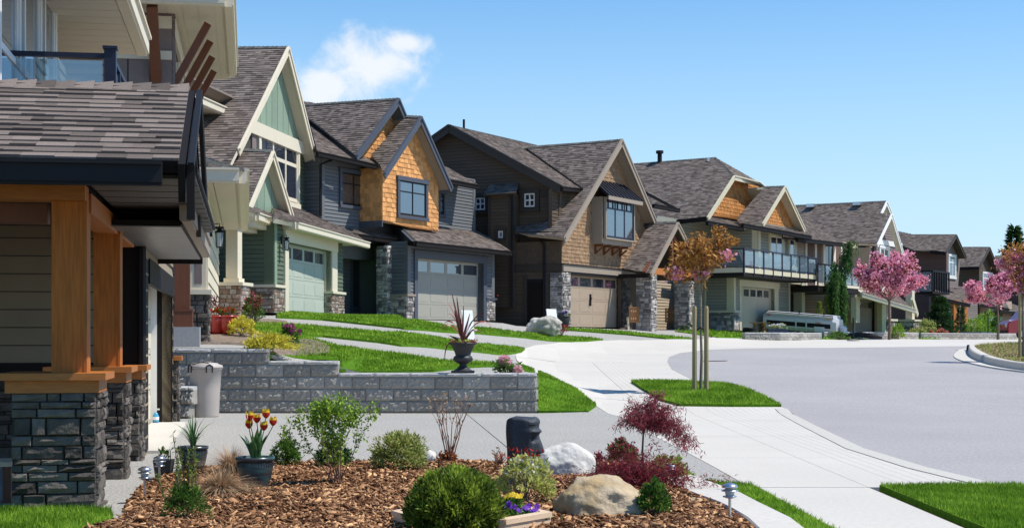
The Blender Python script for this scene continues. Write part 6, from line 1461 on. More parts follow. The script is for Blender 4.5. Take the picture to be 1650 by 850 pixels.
def conifer(name, label, base, h, w, m, n, seed, ls=.2, taper=1.0, cat='tree', trunk=True, gap=.25):
    g = np.random.default_rng(seed); base = Vector(base); t = thing(name, base, label, cat); mb = MB()
    mb.tube([base, base+Z*h*.95], [h*.02+.02, .02], 6); mb.build('trunk', 'bark', t)
    z = g.uniform(.06, 1, n)**.85; tier = .78+.22*np.sin(z*34+g.uniform(0, 1, n)); az = g.uniform(0, 2*np.pi, n); lump = 1+.25*np.sin(az*3+z*9+seed)
    r = (w/2)*(1-z)**taper*tier*lump*np.sqrt(g.uniform(gap, 1, n))+.02
    P = np.stack([base.x+np.cos(az)*r, base.y+np.sin(az)*r, base.z+z*h], 1); d = np.stack([np.cos(az), np.sin(az), np.full(n, .25)], 1)
    leaves('foliage', P, ls, m, t, seed, .3, dirs=d*1.4, spread=.5); return t
def far(px, py, Y, dz=0): b_ = Vector(at(px, py, Y)); b_.z = T(b_.x, b_.y)+dz; return b_
conifer('pine_tree', 'small dark blue-green pine by the maroon house', far(1515, 547, 92), 2.5, 2.3, 'leaf_dark', 5200, 51, .16, .6)
conifer('fir_tree', 'dark fir rising behind the farthest roofs at the right edge', far(1634, 549, 175), 12.6, 7.0, 'leaf_dark', 2600, 52, .7, .8)
conifer('fir_tree', 'lower dark fir behind the farthest roofs, right of the tall one', far(1662, 549, 180), 10.0, 7.5, 'leaf_dark', 2800, 53, .7, .7)
conifer('cypress_shrub', 'small cone-shaped evergreen, left of the pair behind the trailer', far(1320, 510, 79, .9), 1.0, .55, 'leaf_thuja', 900, 54, .07, .8, 'shrub')
conifer('cypress_shrub', 'taller cone-shaped evergreen, right of the pair behind the trailer', far(1331, 510, 79.5, .85), 1.35, .55, 'leaf_thuja', 900, 55, .07, .8, 'shrub')
conifer('cypress_shrub', 'browned cone-shaped shrub beside the weeping evergreen', far(1343, 510, 80, .8), 1.55, .6, 'dry_leaf', 900, 56, .08, .8, 'shrub')
conifer('column_shrub', 'narrow dark green column shrub beside the orange wood post', far(1548, 548, 97), 2.0, .75, 'leaf_dark', 1600, 57, .13, .35, 'shrub')
def weeping():
    base = far(1352, 547, 80); g = np.random.default_rng(61); t = thing('weeping_cedar', base, 'tall drooping green weeping evergreen in front of the mauve garage', 'tree'); mb = MB()
    s_ = 2500/80; W_ = lambda px_, py_, dy=0: Vector(at(px_, py_, 80+dy))
    tr = [base, W_(1352,500), W_(1354,450), W_(1357,415), W_(1364,395), W_(1372,386), W_(1379,389)]
    mb.tube(tr, [.10,.09,.07,.06,.05,.04,.02], 7); mb.build('trunk', 'bark', t)
    P = []; D = []
    def strand(a, L, sway):
        n = int(L*46); z = np.linspace(0, L, n); x = a.x+sway*np.sin(z*1.2)*.12+g.normal(0, .05, n); y = a.y+g.normal(0, .06, n); P.append(np.stack([x, y, a.z-z], 1))
    for k in range(42):
        f = g.uniform(0, 1); i = min(int(f*4)+1, 5); a = tr[i].lerp(tr[min(i+1,6)], g.uniform(0,1)); 
        strand(a+Vector((g.normal()*.12, g.normal()*.15, 0)), min(g.uniform(.5, 1.7), a.z-base.z-.2), g.normal())
    for px_, top, bot, k in ((1340,432,530,14), (1347,418,535,18), (1354,430,538,18), (1359,440,536,12)):
        for j in range(k): a = W_(px_+g.normal()*2.2, top+g.uniform(0, 22), g.normal()*.5); strand(a, (bot-top)/s_*g.uniform(.55, 1.0), g.normal())
    P = np.concatenate(P); leaves('foliage', P, .15, 'leaf_weeping', t, 62, .35, dirs=np.array([[0,0,-1.2]]), spread=.6, up=0)
weeping()
def bush(label, px_, py_, Y, w, h, m, n, ls, seed, **k): return shrub('shrub', label, far(px_, py_, Y), w, h, m, n, ls, seed, **k)
bush('clipped round yellow-green bush beside the grey stone pier', 1447, 548, 79, .75, .85, 'leaf_lime', 1800, .07, 71)
bush('low variegated bush left of the coral flowers', 1478, 549, 86, 1.3, .65, 'leaf_variegated', 1500, .10, 72)
bush('loose pale green bush above the coral flowers', 1493, 546, 90, 1.5, 1.25, 'leaf_variegated', 1500, .10, 73)
bush('coral flowering azalea on the low wall before the maroon house', 1512, 549, 88, 1.3, .6, 'leaf_green', 700, .09, 74, m2='petal_coral', n2=900, ls2=.10, top=.2)
bush('yellow-green bush right of the orange wood posts', 1574, 549, 100, 1.8, 1.6, 'leaf_lime', 1800, .13, 75)
bush('tall loose yellow-green bush near the iron post', 1590, 549, 103, 1.5, 2.1, 'leaf_lime', 1500, .13, 76)
bush('dark green leafy bush beside the red van', 1608, 549, 101, 1.6, 1.6, 'leaf_green', 1800, .13, 77)
bush('low weedy green growth at the trailer hitch', 1352, 549, 72, 1.2, .35, 'leaf_green', 700, .09, 78)

# ================================================================== front garden
B5 = bp
def ball():
    c = Vector((-.385, 10.32, .0)); t = thing('thuja_ball', (c.x, c.y, .05), 'round clipped dark green cedar bush in the foreground bark', 'shrub'); g = np.random.default_rng(81)
    mb = MB(); mb.tube([c, c+Z*.35], [.03, .015], 6); mb.build('trunk', 'bark', t)
    R_ = .305; cz = .19; n = 15000; v = unit(g.normal(size=(n,3))); lump = 1+.06*np.sin(v[:,0]*6+1)*np.cos(v[:,2]*5)+.05*np.sin(v[:,1]*9+v[:,0]*7)
    r = R_*lump*g.uniform(.80, 1.02, n); P = np.stack([c.x+v[:,0]*r, c.y+v[:,1]*r, cz+v[:,2]*r*.92], 1); P = P[P[:,2] > .04]; v = v[:len(P)] if False else unit(P-np.array([c.x, c.y, cz]))
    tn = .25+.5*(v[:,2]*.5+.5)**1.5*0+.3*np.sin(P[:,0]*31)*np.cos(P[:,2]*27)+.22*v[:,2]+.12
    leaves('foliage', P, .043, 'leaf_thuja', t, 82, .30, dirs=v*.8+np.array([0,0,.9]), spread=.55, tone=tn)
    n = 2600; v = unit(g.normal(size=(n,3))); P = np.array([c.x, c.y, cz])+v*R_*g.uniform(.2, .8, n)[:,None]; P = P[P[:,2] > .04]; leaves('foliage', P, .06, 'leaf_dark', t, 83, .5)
ball()
b = B5(300, 846)
t = shrub('yew_shrub', 'upright yew with tall thin shoots before the left path light', b, .30, .26, 'leaf_green', 2600, .030, 91, aspect=.22, stems=4)
g = np.random.default_rng(92); mb = MB(); PP = []
for k in range(12):
    a = b+Vector((g.normal()*.05, g.normal()*.04, .1)); e = a+Vector((g.normal()*.05, g.normal()*.03, g.uniform(.22, .50))); mb.tube([a, (a+e)/2, e], [.005,.004,.002], 4, cap=False)
    for q in np.linspace(0, 1, 60): PP.append(tuple(a.lerp(e, q)))
mb.build('stems', 'bark', t); leaves('foliage', np.array(PP), .035, 'leaf_thuja', t, 93, .22, dirs=np.array([[0,0,.5]]), spread=.9)
shrub('boxwood', 'small boxwood bush behind the tulip pot', B5(460, 750), .30, .30, 'leaf_green', 3000, .026, 94, aspect=.5)
def airy():
    b = B5(541, 786); t = thing('spring_shrub', b, 'tall airy shrub with bright lime spring leaves and bare stems', 'shrub'); rg = random.Random(95); mb = MB(); out = []; tips = []
    for k in range(11):
        a = rg.uniform(0, 6.28); s = rg.uniform(.1, .55); grow(mb, b+Vector((rg.gauss(0,.03), rg.gauss(0,.03), -.01)), (math.cos(a)*s, math.sin(a)*s*.8, 1), .36, .006, 2, rg, tips, .25, 2, .35, .62, .3, .6, 5, out)
    mb.build('stems', 'twig', t); g = np.random.default_rng(96); pts = np.array([tuple(p) for p, d, dp in out if p.z > b.z+.16]); P, i = jit(pts, .018, 3300, g); leaves('foliage', P, .034, 'leaf_lime', t, 97, .5)
airy()
shrub('boxwood', 'dark low bush at the foot of the lime-leaved shrub', B5(535, 752), .34, .26, 'leaf_dark', 2000, .03, 98)
shrub('variegated_shrub', 'cream and green variegated shrub between lime shrub and bare twigs', B5(642, 762), .50, .40, 'leaf_variegated', 5200, .040, 99, aspect=.32)
def bare():
    b = B5(722, 748); t = thing('bare_shrub', b, 'leafless brown twiggy shrub in front of the block wall', 'shrub'); rg = random.Random(101); mb = MB(); out = []; tips = []
    for k in range(10):
        a = rg.uniform(0, 6.28); s = rg.uniform(.15, .6); grow(mb, b+Vector((rg.gauss(0,.025), rg.gauss(0,.02), -.01)), (math.cos(a)*s, math.sin(a)*s*.6, 1), .40, .008, 1, rg, tips, .2, 2, .3, .7, .35, .55, 6, out)
    mb.build('stems', 'twig', t); P = np.array([tuple(p) for p, d in tips]*3+[tuple(p) for p, d, dp in out[::3]]); leaves('buds', P, .035, 'dry_leaf', t, 102, .5, dirs=np.array([[0,0,1.]]), spread=.5)
    g = np.random.default_rng(3); P = np.array(b)+g.normal(size=(220,3))*np.array([.04,.04,.03])+np.array([0,0,.05]); leaves('foliage', P, .05, 'leaf_copper_dark', t, 103, .6)
bare()
def tuft(name, label, base, w, h, n, m, seed, ww=.004, cat='grass', arc=.6, kk=4, up0=.25):
    g = random.Random(seed); t = thing(name, base, label, cat); mb = MB(); base = Vector(base)
    for i in range(n):
        a = g.uniform(0, 6.28); L = h*g.uniform(.6, 1.1); d = Vector((math.cos(a), math.sin(a), 0)); sd_ = Vector((-d.y, d.x, 0)); p = base+d*g.uniform(0, w*.12); mb.tone = g.random(); lean = g.uniform(.1, 1)*arc
        pr = None
        for k in range(kk+1):
            f = k/kk; q = p+d*(L*lean*f*f*1.3+f*up0*lean*L)+Z*(L*(f-lean*f*f*.75)); w_ = ww*(1-f)**.6*(1 if k else .8)+.0006; cur = (q-sd_*w_, q+sd_*w_)
            if pr: mb.add([pr[0], pr[1], cur[1], cur[0]], [(0,1,2,3)])
            pr = cur
    mb.build('blades', m, t); return t
tuft('ornamental_grass', 'tan dried grass clump left of the tulip pot', B5(356, 806), .45, .25, 1300, 'dry_leaf', 111, .0022, arc=1.35)
tuft('ornamental_grass', 'small dried grass clump behind the tulip pot', B5(372, 766), .4, .30, 700, 'dry_leaf', 112, .0022, arc=1.2)
def pot(label, base, r, h, m='glaze', name='flower_pot', rim=.08):
    t = thing(name, base, label, 'pot'); mb = MB(); mb.lathe(base, [(r*.62,0),(r*.66,h*.03),(r*.86,h*.35),(r*.98,h*.66),(r*.97,h*.8),(r*.94,h*.86),(r*1.03,h*.88),(r*1.08,h*.93),(r*1.06,h),(r*.96,h),(r*.93,h*.9)], 36); mb.build('pot', m, t, smooth=True)
    s = MB(); s.lathe(Vector(base)+Z*(h*.86), [(r*.94,0),(r*.9,.012),(.001,.02)], 20); s.build('soil', 'mulch_base', t); 
    if m == 'glaze':
        fl = MB()
        for i in range(44): a = 2*math.pi*i/44; q = Vector(base)+Vector((math.cos(a), math.sin(a), 0))*r*.965; fl.beam(q+Z*h*.70, q+Z*h*.84, .010, .012, up=(math.cos(a), math.sin(a), 0))
        fl.build('ribs', m, t)
    return t
pb = B5(411, 791); r = 29.5/ (2500/pb.y); pot('glazed dark teal pot holding the red and yellow tulips', pb, r, 53/(2500/pb.y))
def tulips():
    base = pb+Z*.27; t = thing('tulips', base, 'six red and yellow tulips growing in the glazed teal pot', 'flowers'); rg = random.Random(121); s = 2500/pb.y
    heads = [(-13,73),(-3,69),(12,77),(23,65),(8,57),(-15,60)]
    for dx, dz in heads:
        top = base+Vector((dx/s*1.05+.03, rg.uniform(-.04,.04), (dz-13)/s)); st = MB(); a = base+Vector((rg.uniform(-.05,.05), rg.uniform(-.05,.05), -.02)); st.tube([a, a.lerp(top,.5)+Vector((rg.uniform(-.015,.015),0,.0)), top], [.0045,.004,.004], 5); st.build('stem', 'leaf_tulip', t)
        hd = MB()
        for k in range(6):
            an = k*math.pi/3+rg.random(); d = Vector((math.cos(an), math.sin(an), 0)); sd_ = Vector((-d.y, d.x, 0)); R0 = .022 if k % 2 else .026; prev = None
            for f, rr, ww in ((0,.2,.5),(.3,.95,1.0),(.6,1.1,1.05),(.85,1.02,.7),(1.0,1.25,.12)):
                q = top+d*R0*rr+Z*(.080*f); cur = (q-sd_*.018*ww, q+d*.004, q+sd_*.018*ww)
                if prev: hd.mi = 1 if f > .7 else 0; hd.add([prev[0], prev[1], cur[1], cur[0]], [(0,1,2,3)]); hd.add([prev[1], prev[2], cur[2], cur[1]], [(0,1,2,3)])
                prev = cur
        hd.build('tulip_head', ['petal_red', 'petal_yellow'], t)
    for k in range(16):
        lf = MB(); an = rg.uniform(0, 6.28); d = Vector((math.cos(an), math.sin(an), 0)); sd_ = Vector((-d.y, d.x, 0)); L = rg.uniform(.16, .30); lean = rg.uniform(.15,.55); prev = None; a = base+d*.03; lf.tone = rg.random()
        for f in (0,.2,.45,.7,.88,1): q = a+d*(L*lean*f*f+.02*f)+Z*(L*(f-.25*lean*f*f)); w_ = .021*math.sin(math.pi*min(f*.85+.15,1))**.8+.001; cur = (q-sd_*w_+d*w_*.4, q, q+sd_*w_+d*w_*.4); \
            (lf.add([prev[0],prev[1],cur[1],cur[0]],[(0,1,2,3)]), lf.add([prev[1],prev[2],cur[2],cur[1]],[(0,1,2,3)])) if prev else None; prev = cur
        lf.build('leaf', 'leaf_tulip', t)
tulips()
q = B5(311, 761); s = 2500/q.y; pot('glazed dark pot of strappy green leaves near the bin', q, 23/s, 42/s)
t = tuft('strap_leaf_plant', 'upright strappy green leaves growing in the pot nearest the bin', q+Z*.22, .12, .36, 46, 'leaf_tulip', 122, .009, 'plant', arc=.55, kk=5)
q = B5(264, 763); s = 2500/q.y
t = thing('square_pot', q, 'small square black pot behind the second path light', 'pot'); mb = MB(); a_, b_ = .065, .088; mb.hexa([q+Vector(v) for v in ((-a_,-a_,0),(a_,-a_,0),(a_,a_,0),(-a_,a_,0),(-b_,-b_,.19),(b_,-b_,.19),(b_,b_,.19),(-b_,b_,.19))]); mb.build('pot', 'black_pot', t); mb = MB(); mb.tube([q+Vector((x*.07-.0, 0, .19+z)) for x, z in ((.6,0),(.62,.08),(.75,.10),(.9,.08),(.92,0))], .004, 5); mb.build('handle', 'black_metal', t)
shrub('seedling', 'small green seedling in the square black pot', q+Z*.18, .09, .12, 'leaf_green', 60, .04, 123, 'plant', stems=2)
# path lights
def path_light(label, base, s=1.0):
    t = thing('path_light', base, label, 'garden light', 'solar path lights in the bark bed'); base = Vector(base)
    m_ = MB(); m_.tube([base-Z*.03, base+Z*.15*s], [.010*s, .011*s], 8); m_.build('stake', 'steel', t)
    m_ = MB(); m_.lathe(base+Z*.15*s, [(.012*s,0),(.05*s,.012*s),(.052*s,.018*s),(.02*s,.024*s)], 20); m_.build('tray', 'steel', t, smooth=True)
    m_ = MB(); m_.lathe(base+Z*.172*s, [(.03*s,0),(.034*s,.02*s),(.034*s,.05*s),(.03*s,.055*s)], 16); m_.build('lens', 'trailer_grey', t, smooth=True)
    m_ = MB(); m_.lathe(base+Z*.228*s, [(.055*s,0),(.06*s,.004*s),(.05*s,.02*s),(.02*s,.034*s),(.002*s,.036*s)], 20); m_.build('cap', 'steel', t, smooth=True)
    m_ = MB(); m_.lathe(base+Z*.20*s, [(.045*s,0),(.062*s,.004*s),(.060*s,.010*s),(.03*s,.02*s)], 20); m_.build('shade', 'steel', t, smooth=True)
for px_, py_, lb, sc2 in ((233,800,'front steel path light at the left end of the bark bed',.95), (257,776,'second steel path light, just behind the left one',.95), (1176,838,'steel path light on its own beside the curved concrete border',1.0), (1081,775,'steel path light half hidden in the maroon maple',.8)): path_light(lb, B5(px_, py_), sc2)
# boulders
def boulder(name, label, c, rx, ry, rz_, seed, m, sub=5, flat=.0, rough_=.12):
    import bmesh
    bm = bmesh.new(); bmesh.ops.create_icosphere(bm, subdivisions=sub, radius=1); rg = random.Random(seed)
    from mathutils import noise
    off = Vector((rg.uniform(0, 50), rg.uniform(0, 50), rg.uniform(0, 50))); cuts = [Vector((rg.gauss(0,1), rg.gauss(0,1), rg.gauss(0,1))).normalized() for _ in range(9)]
    for v in bm.verts:
        p = v.co.normalized(); k = 1.0
        for cdir in cuts: d = p.dot(cdir); k = min(k, .86/d if d > .86 else k)
        k *= 1+rough_*noise.noise(p*1.6+off)+rough_*.45*noise.noise(p*4+off)+rough_*.2*noise.noise(p*11+off)+rough_*.10*noise.noise(p*26+off)
        v.co = Vector((p.x*rx*k, p.y*ry*k, p.z*rz_*k))
    me = bpy.data.meshes.new(name); bm.to_mesh(me); bm.free(); me.materials.append(M(m)); me.polygons.foreach_set('use_smooth', [True]*len(me.polygons))
    o = bpy.data.objects.new(name, me); C.objects.link(o); o.location = c; tagm(o, label, 'boulder'); return o
boulder('boulder', 'tan rounded boulder in the foreground of the bark bed', (.625, 11.30, .10), .355, .28, .24, 3, 'boulder_tan', rough_=.17)
q = B5(912, 770); boulder('boulder', 'pale grey-white boulder behind the dark stone head', (q.x, q.y+.1, .15), .285, .24, .225, 9, 'boulder_white', rough_=.08)
q = gp(878, 541); boulder('boulder', 'large pale boulder on the lawn before the brown house', (q.x, q.y, q.z+.32), .66, .5, .42, 14, 'boulder_mossy', rough_=.2)
boulder('small_stone', 'small white stone at the foot of the variegated shrub', B5(690, 748)+Z*.05, .10, .08, .09, 5, 'boulder_white', 3)
boulder('small_stone', 'flat reddish stone lying on the bark near the right path light', B5(1118, 808)+Z*.0, .09, .06, .03, 6, 'boulder_tan', 3)
# carved stone head
def head():
    base = B5(842, 790); s = 2500/base.y; Hh = 112/s; t = thing('stone_head', base, 'dark carved stone head in profile, facing right, beside the white boulder', 'statue')
    nu, nv = 96, 110; V = []; yaw = -.30
    g_ = lambda x, c, w: math.exp(-((x-c)/w)**2)
    for j in range(nv+1):
        f = j/nv
        wd = .110+.012*g_(f,.82,.2)-.018*g_(f,.02,.12); dp = .125+.01*g_(f,.8,.2)-.012*g_(f,.15,.1)
        if f > .95: k = math.sqrt(max(0, 1-((f-.95)/.05)**2)); wd *= .72+.28*k; dp *= .72+.28*k
        for i in range(nu):
            a = 2*math.pi*i/nu; ca, sa = math.cos(a), math.sin(a); e = .62; x = dp*math.copysign(abs(ca)**e, ca); y = wd*math.copysign(abs(sa)**e, sa)
            th = math.atan2(sa, ca); fr = max(0, ca)
            brow = .024*g_(f,.80,.03)*g_(th,0,1.1); nose = (.050*(1-abs(f-.60)/.22)**.7 if abs(f-.60) < .22 and f < .8 else 0)
            nose = .066*max(0, min(1, (.78-f)/.26))*g_(th,0,.30) if .50 < f < .78 else (.066*max(0,(f-.47)/.03)*g_(th,0,.30) if .47 < f <= .50 else 0)
            eye = -.048*g_(f,.70,.042)*(g_(th,.45,.24)+g_(th,-.45,.24)); lips = .034*(g_(f,.405,.016)+g_(f,.365,.016))*g_(th,0,.34); chin = .030*g_(f,.26,.05)*g_(th,0,.5); neck = -.03*g_(f,.12,.05)*fr
            top = .012*g_(f,.93,.04); ear = .026*(g_(th,1.75,.16)+g_(th,-1.75,.16))*g_(f,.60,.17)
            r = 1+(brow+nose+eye+lips+chin+neck+top)/.125; x = x*r if ca > -.2 else x; y = y*(1+ear/.1)*(1+(brow*.3)/.1)
            V.append((base.x+x*math.cos(yaw)-y*math.sin(yaw), base.y+x*math.sin(yaw)+y*math.cos(yaw), base.z-.02+f*Hh+.008*math.sin(a*3+1)*(f > .9)))
    mb = MB(); mb.v = V
    for j in range(nv):
        for i in range(nu): mb.face(j*nu+i, j*nu+(i+1)%nu, (j+1)*nu+(i+1)%nu, (j+1)*nu+i)
    mb.face(*[nv*nu+i for i in range(nu)]); mb.build('head', 'statue', t, smooth=True)
    m_ = MB(); q = base+Vector((-.10, -.10, 0)); m_.hexa([q+Vector(v) for v in ((-.12,-.08,-.03),(.14,-.1,-.03),(.15,.1,-.03),(-.1,.1,-.03),(-.07,-.05,.15),(.03,-.07,.19),(.06,.08,.18),(-.06,.07,.14))]); m_.build('base', 'statue', t)
head()
def pieris():
    b = B5(848, 818); t = shrub('pieris_shrub', 'cream-flowered shrub with red tips in front of the stone head', b, .40, .38, 'leaf_cream', 1500, .045, 131, aspect=.4, shell=.75, stems=6, m2='petal_white', n2=500, ls2=.022); g = np.random.default_rng(132)
    P = np.array(b)+np.stack([g.normal(0,.10,34), g.normal(0,.09,34), g.uniform(.33,.40,34)], 1); leaves('red_tips', P, .04, 'petal_red', t, 133, .35, dirs=np.array([[0,0,1.]]), spread=.6)
pieris()
shrub('boxwood', 'small bright green boxwood right of the tan boulder', B5(1054, 838), .22, .27, 'leaf_green', 2400, .028, 134, aspect=.5, up=1.0)
shrub('shrub', 'green bush with reddish leaves left of the little maple', B5(1003, 752), .33, .36, 'leaf_green', 2000, .032, 135, m2='leaf_maroon', n2=700, aspect=.4)
shrub('shrub', 'lime-tipped bush behind the little maple trunk', B5(1072, 768), .46, .26, 'leaf_lime', 1900, .034, 136, m2='leaf_variegated', n2=600)
shrub('dry_shrub', 'thin reddish dry twigs right of the white boulder', B5(965, 768), .20, .24, 'leaf_maroon', 260, .03, 137, stemm='twig', stems=10, shell=.3)
shrub('dry_shrub', 'thin pale dry twigs left of the stone head', B5(806, 754), .18, .22, 'dry_leaf', 160, .025, 138, stemm='twig', stems=10, shell=.3)
def lace(name, label, base, fork, tips_px, seed, m, nl, drop=.12, ls=.045):
    """laceleaf maple: arching limbs with hanging feathery leaves"""
    t = thing(name, base, label, 'tree'); rg = random.Random(seed); g = np.random.default_rng(seed); mb = MB(); Y = base.y
    f0_ = at(*fork, Y); mb.tube([base, base.lerp(f0_, .5)+Vector((-.008,0,0)), f0_], [.013,.010,.009], 7); PTS = []
    for (x, y, dy) in tips_px:
        e = at(x, y, Y+dy); mid = f0_.lerp(e, .45)+Z*(.05+.25*abs(e.x-f0_.x)); pts = []
        for k in range(9): f = k/8; pts.append(f0_*(1-f)**2+mid*2*f*(1-f)+e*f*f)
        mb.tube(pts, [.007*(1-.8*k/8)+.0012 for k in range(9)], 5, cap=False)
        for k in range(2, 9):
            for j in range(3):
                q = pts[k]+Vector((rg.gauss(0,.04), rg.gauss(0,.07), rg.gauss(0,.03))); mb.tube([pts[k], pts[k].lerp(q,.5)+Z*.01, q], .0016, 3, cap=False); PTS += [tuple(pts[k].lerp(q, u)) for u in (.5, 1, 1)]
    mb.build('trunk', 'bark', t); PTS = np.array(PTS); P, i = jit(PTS, .022, nl, g)
    leaves('foliage', P, ls, m, t, seed, .16, dirs=np.array([[0,0,-.9]]), spread=.8, fold=.1)
b = B5(1036, 764); lace('laceleaf_maple', 'small laceleaf maple with maroon feathery leaves arching over the driveway edge', b, (1037,690),
   [(1012,668,0),(1022,650,.15),(1048,640,.1),(1064,632,.0),(1060,655,-.15),(1078,665,.1),(1090,680,-.1),(1100,690,.1),(1112,704,0),(1122,716,.05),(1000,680,-.1),(1030,668,-.2),(1085,660,-.2),(1070,685,.2),(1050,672,0),(1096,712,-.05),(1106,716,.1)], 141, 'leaf_maroon', 6400)
def mound():
    b = B5(1030, 790); g = np.random.default_rng(142); t = thing('maple_mound', b, 'low spreading mound of dark maroon laceleaf foliage under the little maple', 'shrub'); n = 260; mb = MB()
    c = np.stack([g.normal(0, .22, n), g.normal(0, .14, n), np.abs(g.normal(0, .09, n))+.03], 1)*np.array([1,1,1]); c[:,2] *= np.exp(-(c[:,0]/.4)**2)+.35; c += np.array(b)
    for i in range(40): q = Vector(c[i]); mb.tube([b, b.lerp(q,.5)+Z*.06, q], [.005,.003,.001], 4, cap=False)
    mb.build('stems', 'bark', t); P, i = jit(c, .03, 6500, g); P[:,2] = np.maximum(P[:,2], .04); leaves('foliage', P, .045, 'leaf_maroon_deep', t, 143, .16, dirs=np.array([[0,0,-.2]]), spread=.9, fold=.1)
mound()
# hexagonal timber planter with pansies
def planter():
    c = Vector((-.28, 10.76, .02)); t = thing('hexagonal_planter', c, 'pale timber hexagonal planter round the clipped cedar bush', 'planter'); Rr = .55; 
    vs = [c+Vector((math.cos(R(60*k-5))*Rr, math.sin(R(60*k-5))*Rr, 0)) for k in range(6)]
    for k in range(6):
        a, b_ = vs[k], vs[(k+1)%6]; d = (b_-a).normalized(); n_ = Vector((d.y, -d.x, 0)); m_ = MB()
        m_.hexa([a+n_*.0, b_, b_-n_*.025-d*.014, a-n_*.025+d*.014]+[p+Z*.10 for p in (a, b_, b_-n_*.025-d*.014, a-n_*.025+d*.014)]); m_.build('side_board', 'pale_timber', t)
        m_ = MB(); i1, i2 = a-n_*.075+d*.043, b_-n_*.075-d*.043; o1, o2 = a+n_*.012, b_+n_*.012
        m_.hexa([o1+Z*.101, o2+Z*.101, i2+Z*.101, i1+Z*.101, o1+Z*.135, o2+Z*.135, i2+Z*.135, i1+Z*.135]); m_.build('cap_board', 'pale_timber', t)
    s_ = MB(); s_.v = [tuple(v*.94+c*.06+Z*.07) for v in vs]; s_.face(*range(6)); s_.build('soil', 'mulch_base', t)
planter()
def pansies(label, x, y, m, n, seed, w=.10, z=.10):
    g = np.random.default_rng(seed); t = thing('pansies', (x, y, z-.01), label, 'flowers'); P = np.array([x, y, z])+g.normal(size=(220,3))*np.array([w*.6, w*.5, .012]); leaves('foliage', P, .035, 'leaf_green', t, seed, .5, dirs=np.array([[0,0,.7]]))
    for k in range(n):
        q = Vector((x+g.normal()*w*.55, y+g.normal()*w*.45, z+.045+abs(g.normal())*.02)); m_ = MB(); st = MB(); st.tube([Vector((q.x, q.y, z-.01)), q], .0015, 3); st.build('stem', 'leaf_green', t)
        nrm = Vector((g.normal()*.4+.2, -.8, .6)).normalized(); a1 = nrm.cross(Z).normalized(); a2 = a1.cross(nrm)
        for j in range(5):
            an = j*2*math.pi/5+.3; d = a1*math.cos(an)+a2*math.sin(an); e = a1*(-math.sin(an))+a2*math.cos(an); m_.tone = g.uniform(); m_.add([q, q+d*.014+e*.011, q+d*.024+nrm*.003, q+d*.014-e*.011], [(0,1,2,3)])
        m_.build('bloom', m, t)
pansies('purple pansies at the planter edge, left of the tan boulder', -.02, 10.88, 'petal_purple', 10, 151, .09, .12); pansies('purple pansies in the planter corner nearest the tan boulder', .12, 10.72, 'petal_purple', 9, 152, .09, .11); pansies('yellow pansies behind the purple ones in the planter', .0, 10.98, 'petal_yellow', 8, 153, .06, .18)

# ================================================================== bin, bottle, urn and boards
def bin_():
    b = gp(331, 671); s = 2500/b.y; t = thing('rubbish_bin', b, 'tall pale grey plastic rubbish bin with a strapped lid before the block wall', 'bin'); hh = 78/s; r0, r1 = .225, .275
    m_ = MB(); m_.lathe(b, [(r0,0),(r0*1.02,.02),(r0+(r1-r0)*.5,hh*.55),(r0+(r1-r0)*.56,hh*.58),(r1,hh*.97),(r1*1.05,hh*.98),(r1*1.05,hh)], 40); m_.build('body', 'bin_plastic', t, smooth=True)
    m_ = MB(); m_.lathe(b+Z*hh, [(r1*1.07,.0),(r1*1.09,.02),(r1*1.05,.055),(r1*.8,.075),(r1*.78,.088),(r1*.5,.10),(.001,.105)], 40); m_.build('lid', 'bin_plastic', t, smooth=True)
    m_ = MB(); m_.beam(b+Vector((-.09,0,hh+.11)), b+Vector((.09,0,hh+.11)), .05, .03); m_.build('lid_handle', 'bin_plastic', t)
    for k, (a0) in enumerate((-2.45, -1.15)):
        m_ = MB(); q = b+Vector((math.cos(a0)*r1*1.09, math.sin(a0)*r1*1.09, hh-.02)); e = Vector((-math.sin(a0), math.cos(a0), 0)); m_.tube([q-e*.05-Z*.05, q-e*.055+Z*.06, q+e*.0+Z*.09, q+e*.055+Z*.06, q+e*.05-Z*.05], .011, 6); m_.build('strap', 'black_metal', t)
    m_ = MB(); pts = [b+Vector((math.cos(a)*r1*.92, math.sin(a)*r1*.92, hh+.085+.02*math.sin(a*3))) for a in np.linspace(-2.45, -1.15, 10)]; m_.tube(pts, .008, 5); m_.build('cord', 'black_metal', t)
    m_ = MB(); m_.tube([b+Vector((-.1,-.1,hh+.085)), b+Vector((0,0,hh+.12)), b+Vector((.17,.05,hh+.09))], .009, 5); m_.build('cord', 'rubber', t)
bin_()
b = gp(251, 684); t = thing('spray_bottle', b, 'clear spray bottle of blue cleaner on the garage step', 'bottle'); m_ = MB(); m_.lathe(b+Z*.035, [(.045,0),(.05,.01),(.05,.10),(.03,.15),(.014,.165)], 14); m_.build('body', 'bottle_blue', t, smooth=True); m_ = MB(); m_.lathe(b+Z*.20, [(.016,0),(.016,.03)], 10); m_.beam(b+Vector((-.015,0,.245)), b+Vector((.055,0,.245)), .025, .025); m_.build('trigger', 'white_trim', t)
m_ = MB(); m_.lathe(b+Z*.06, [(.051,.02),(.0515,.07)], 14); m_.build('label', 'board_white', t)
ub = Vector((at(746,597,28.32).x, 28.32, .732))
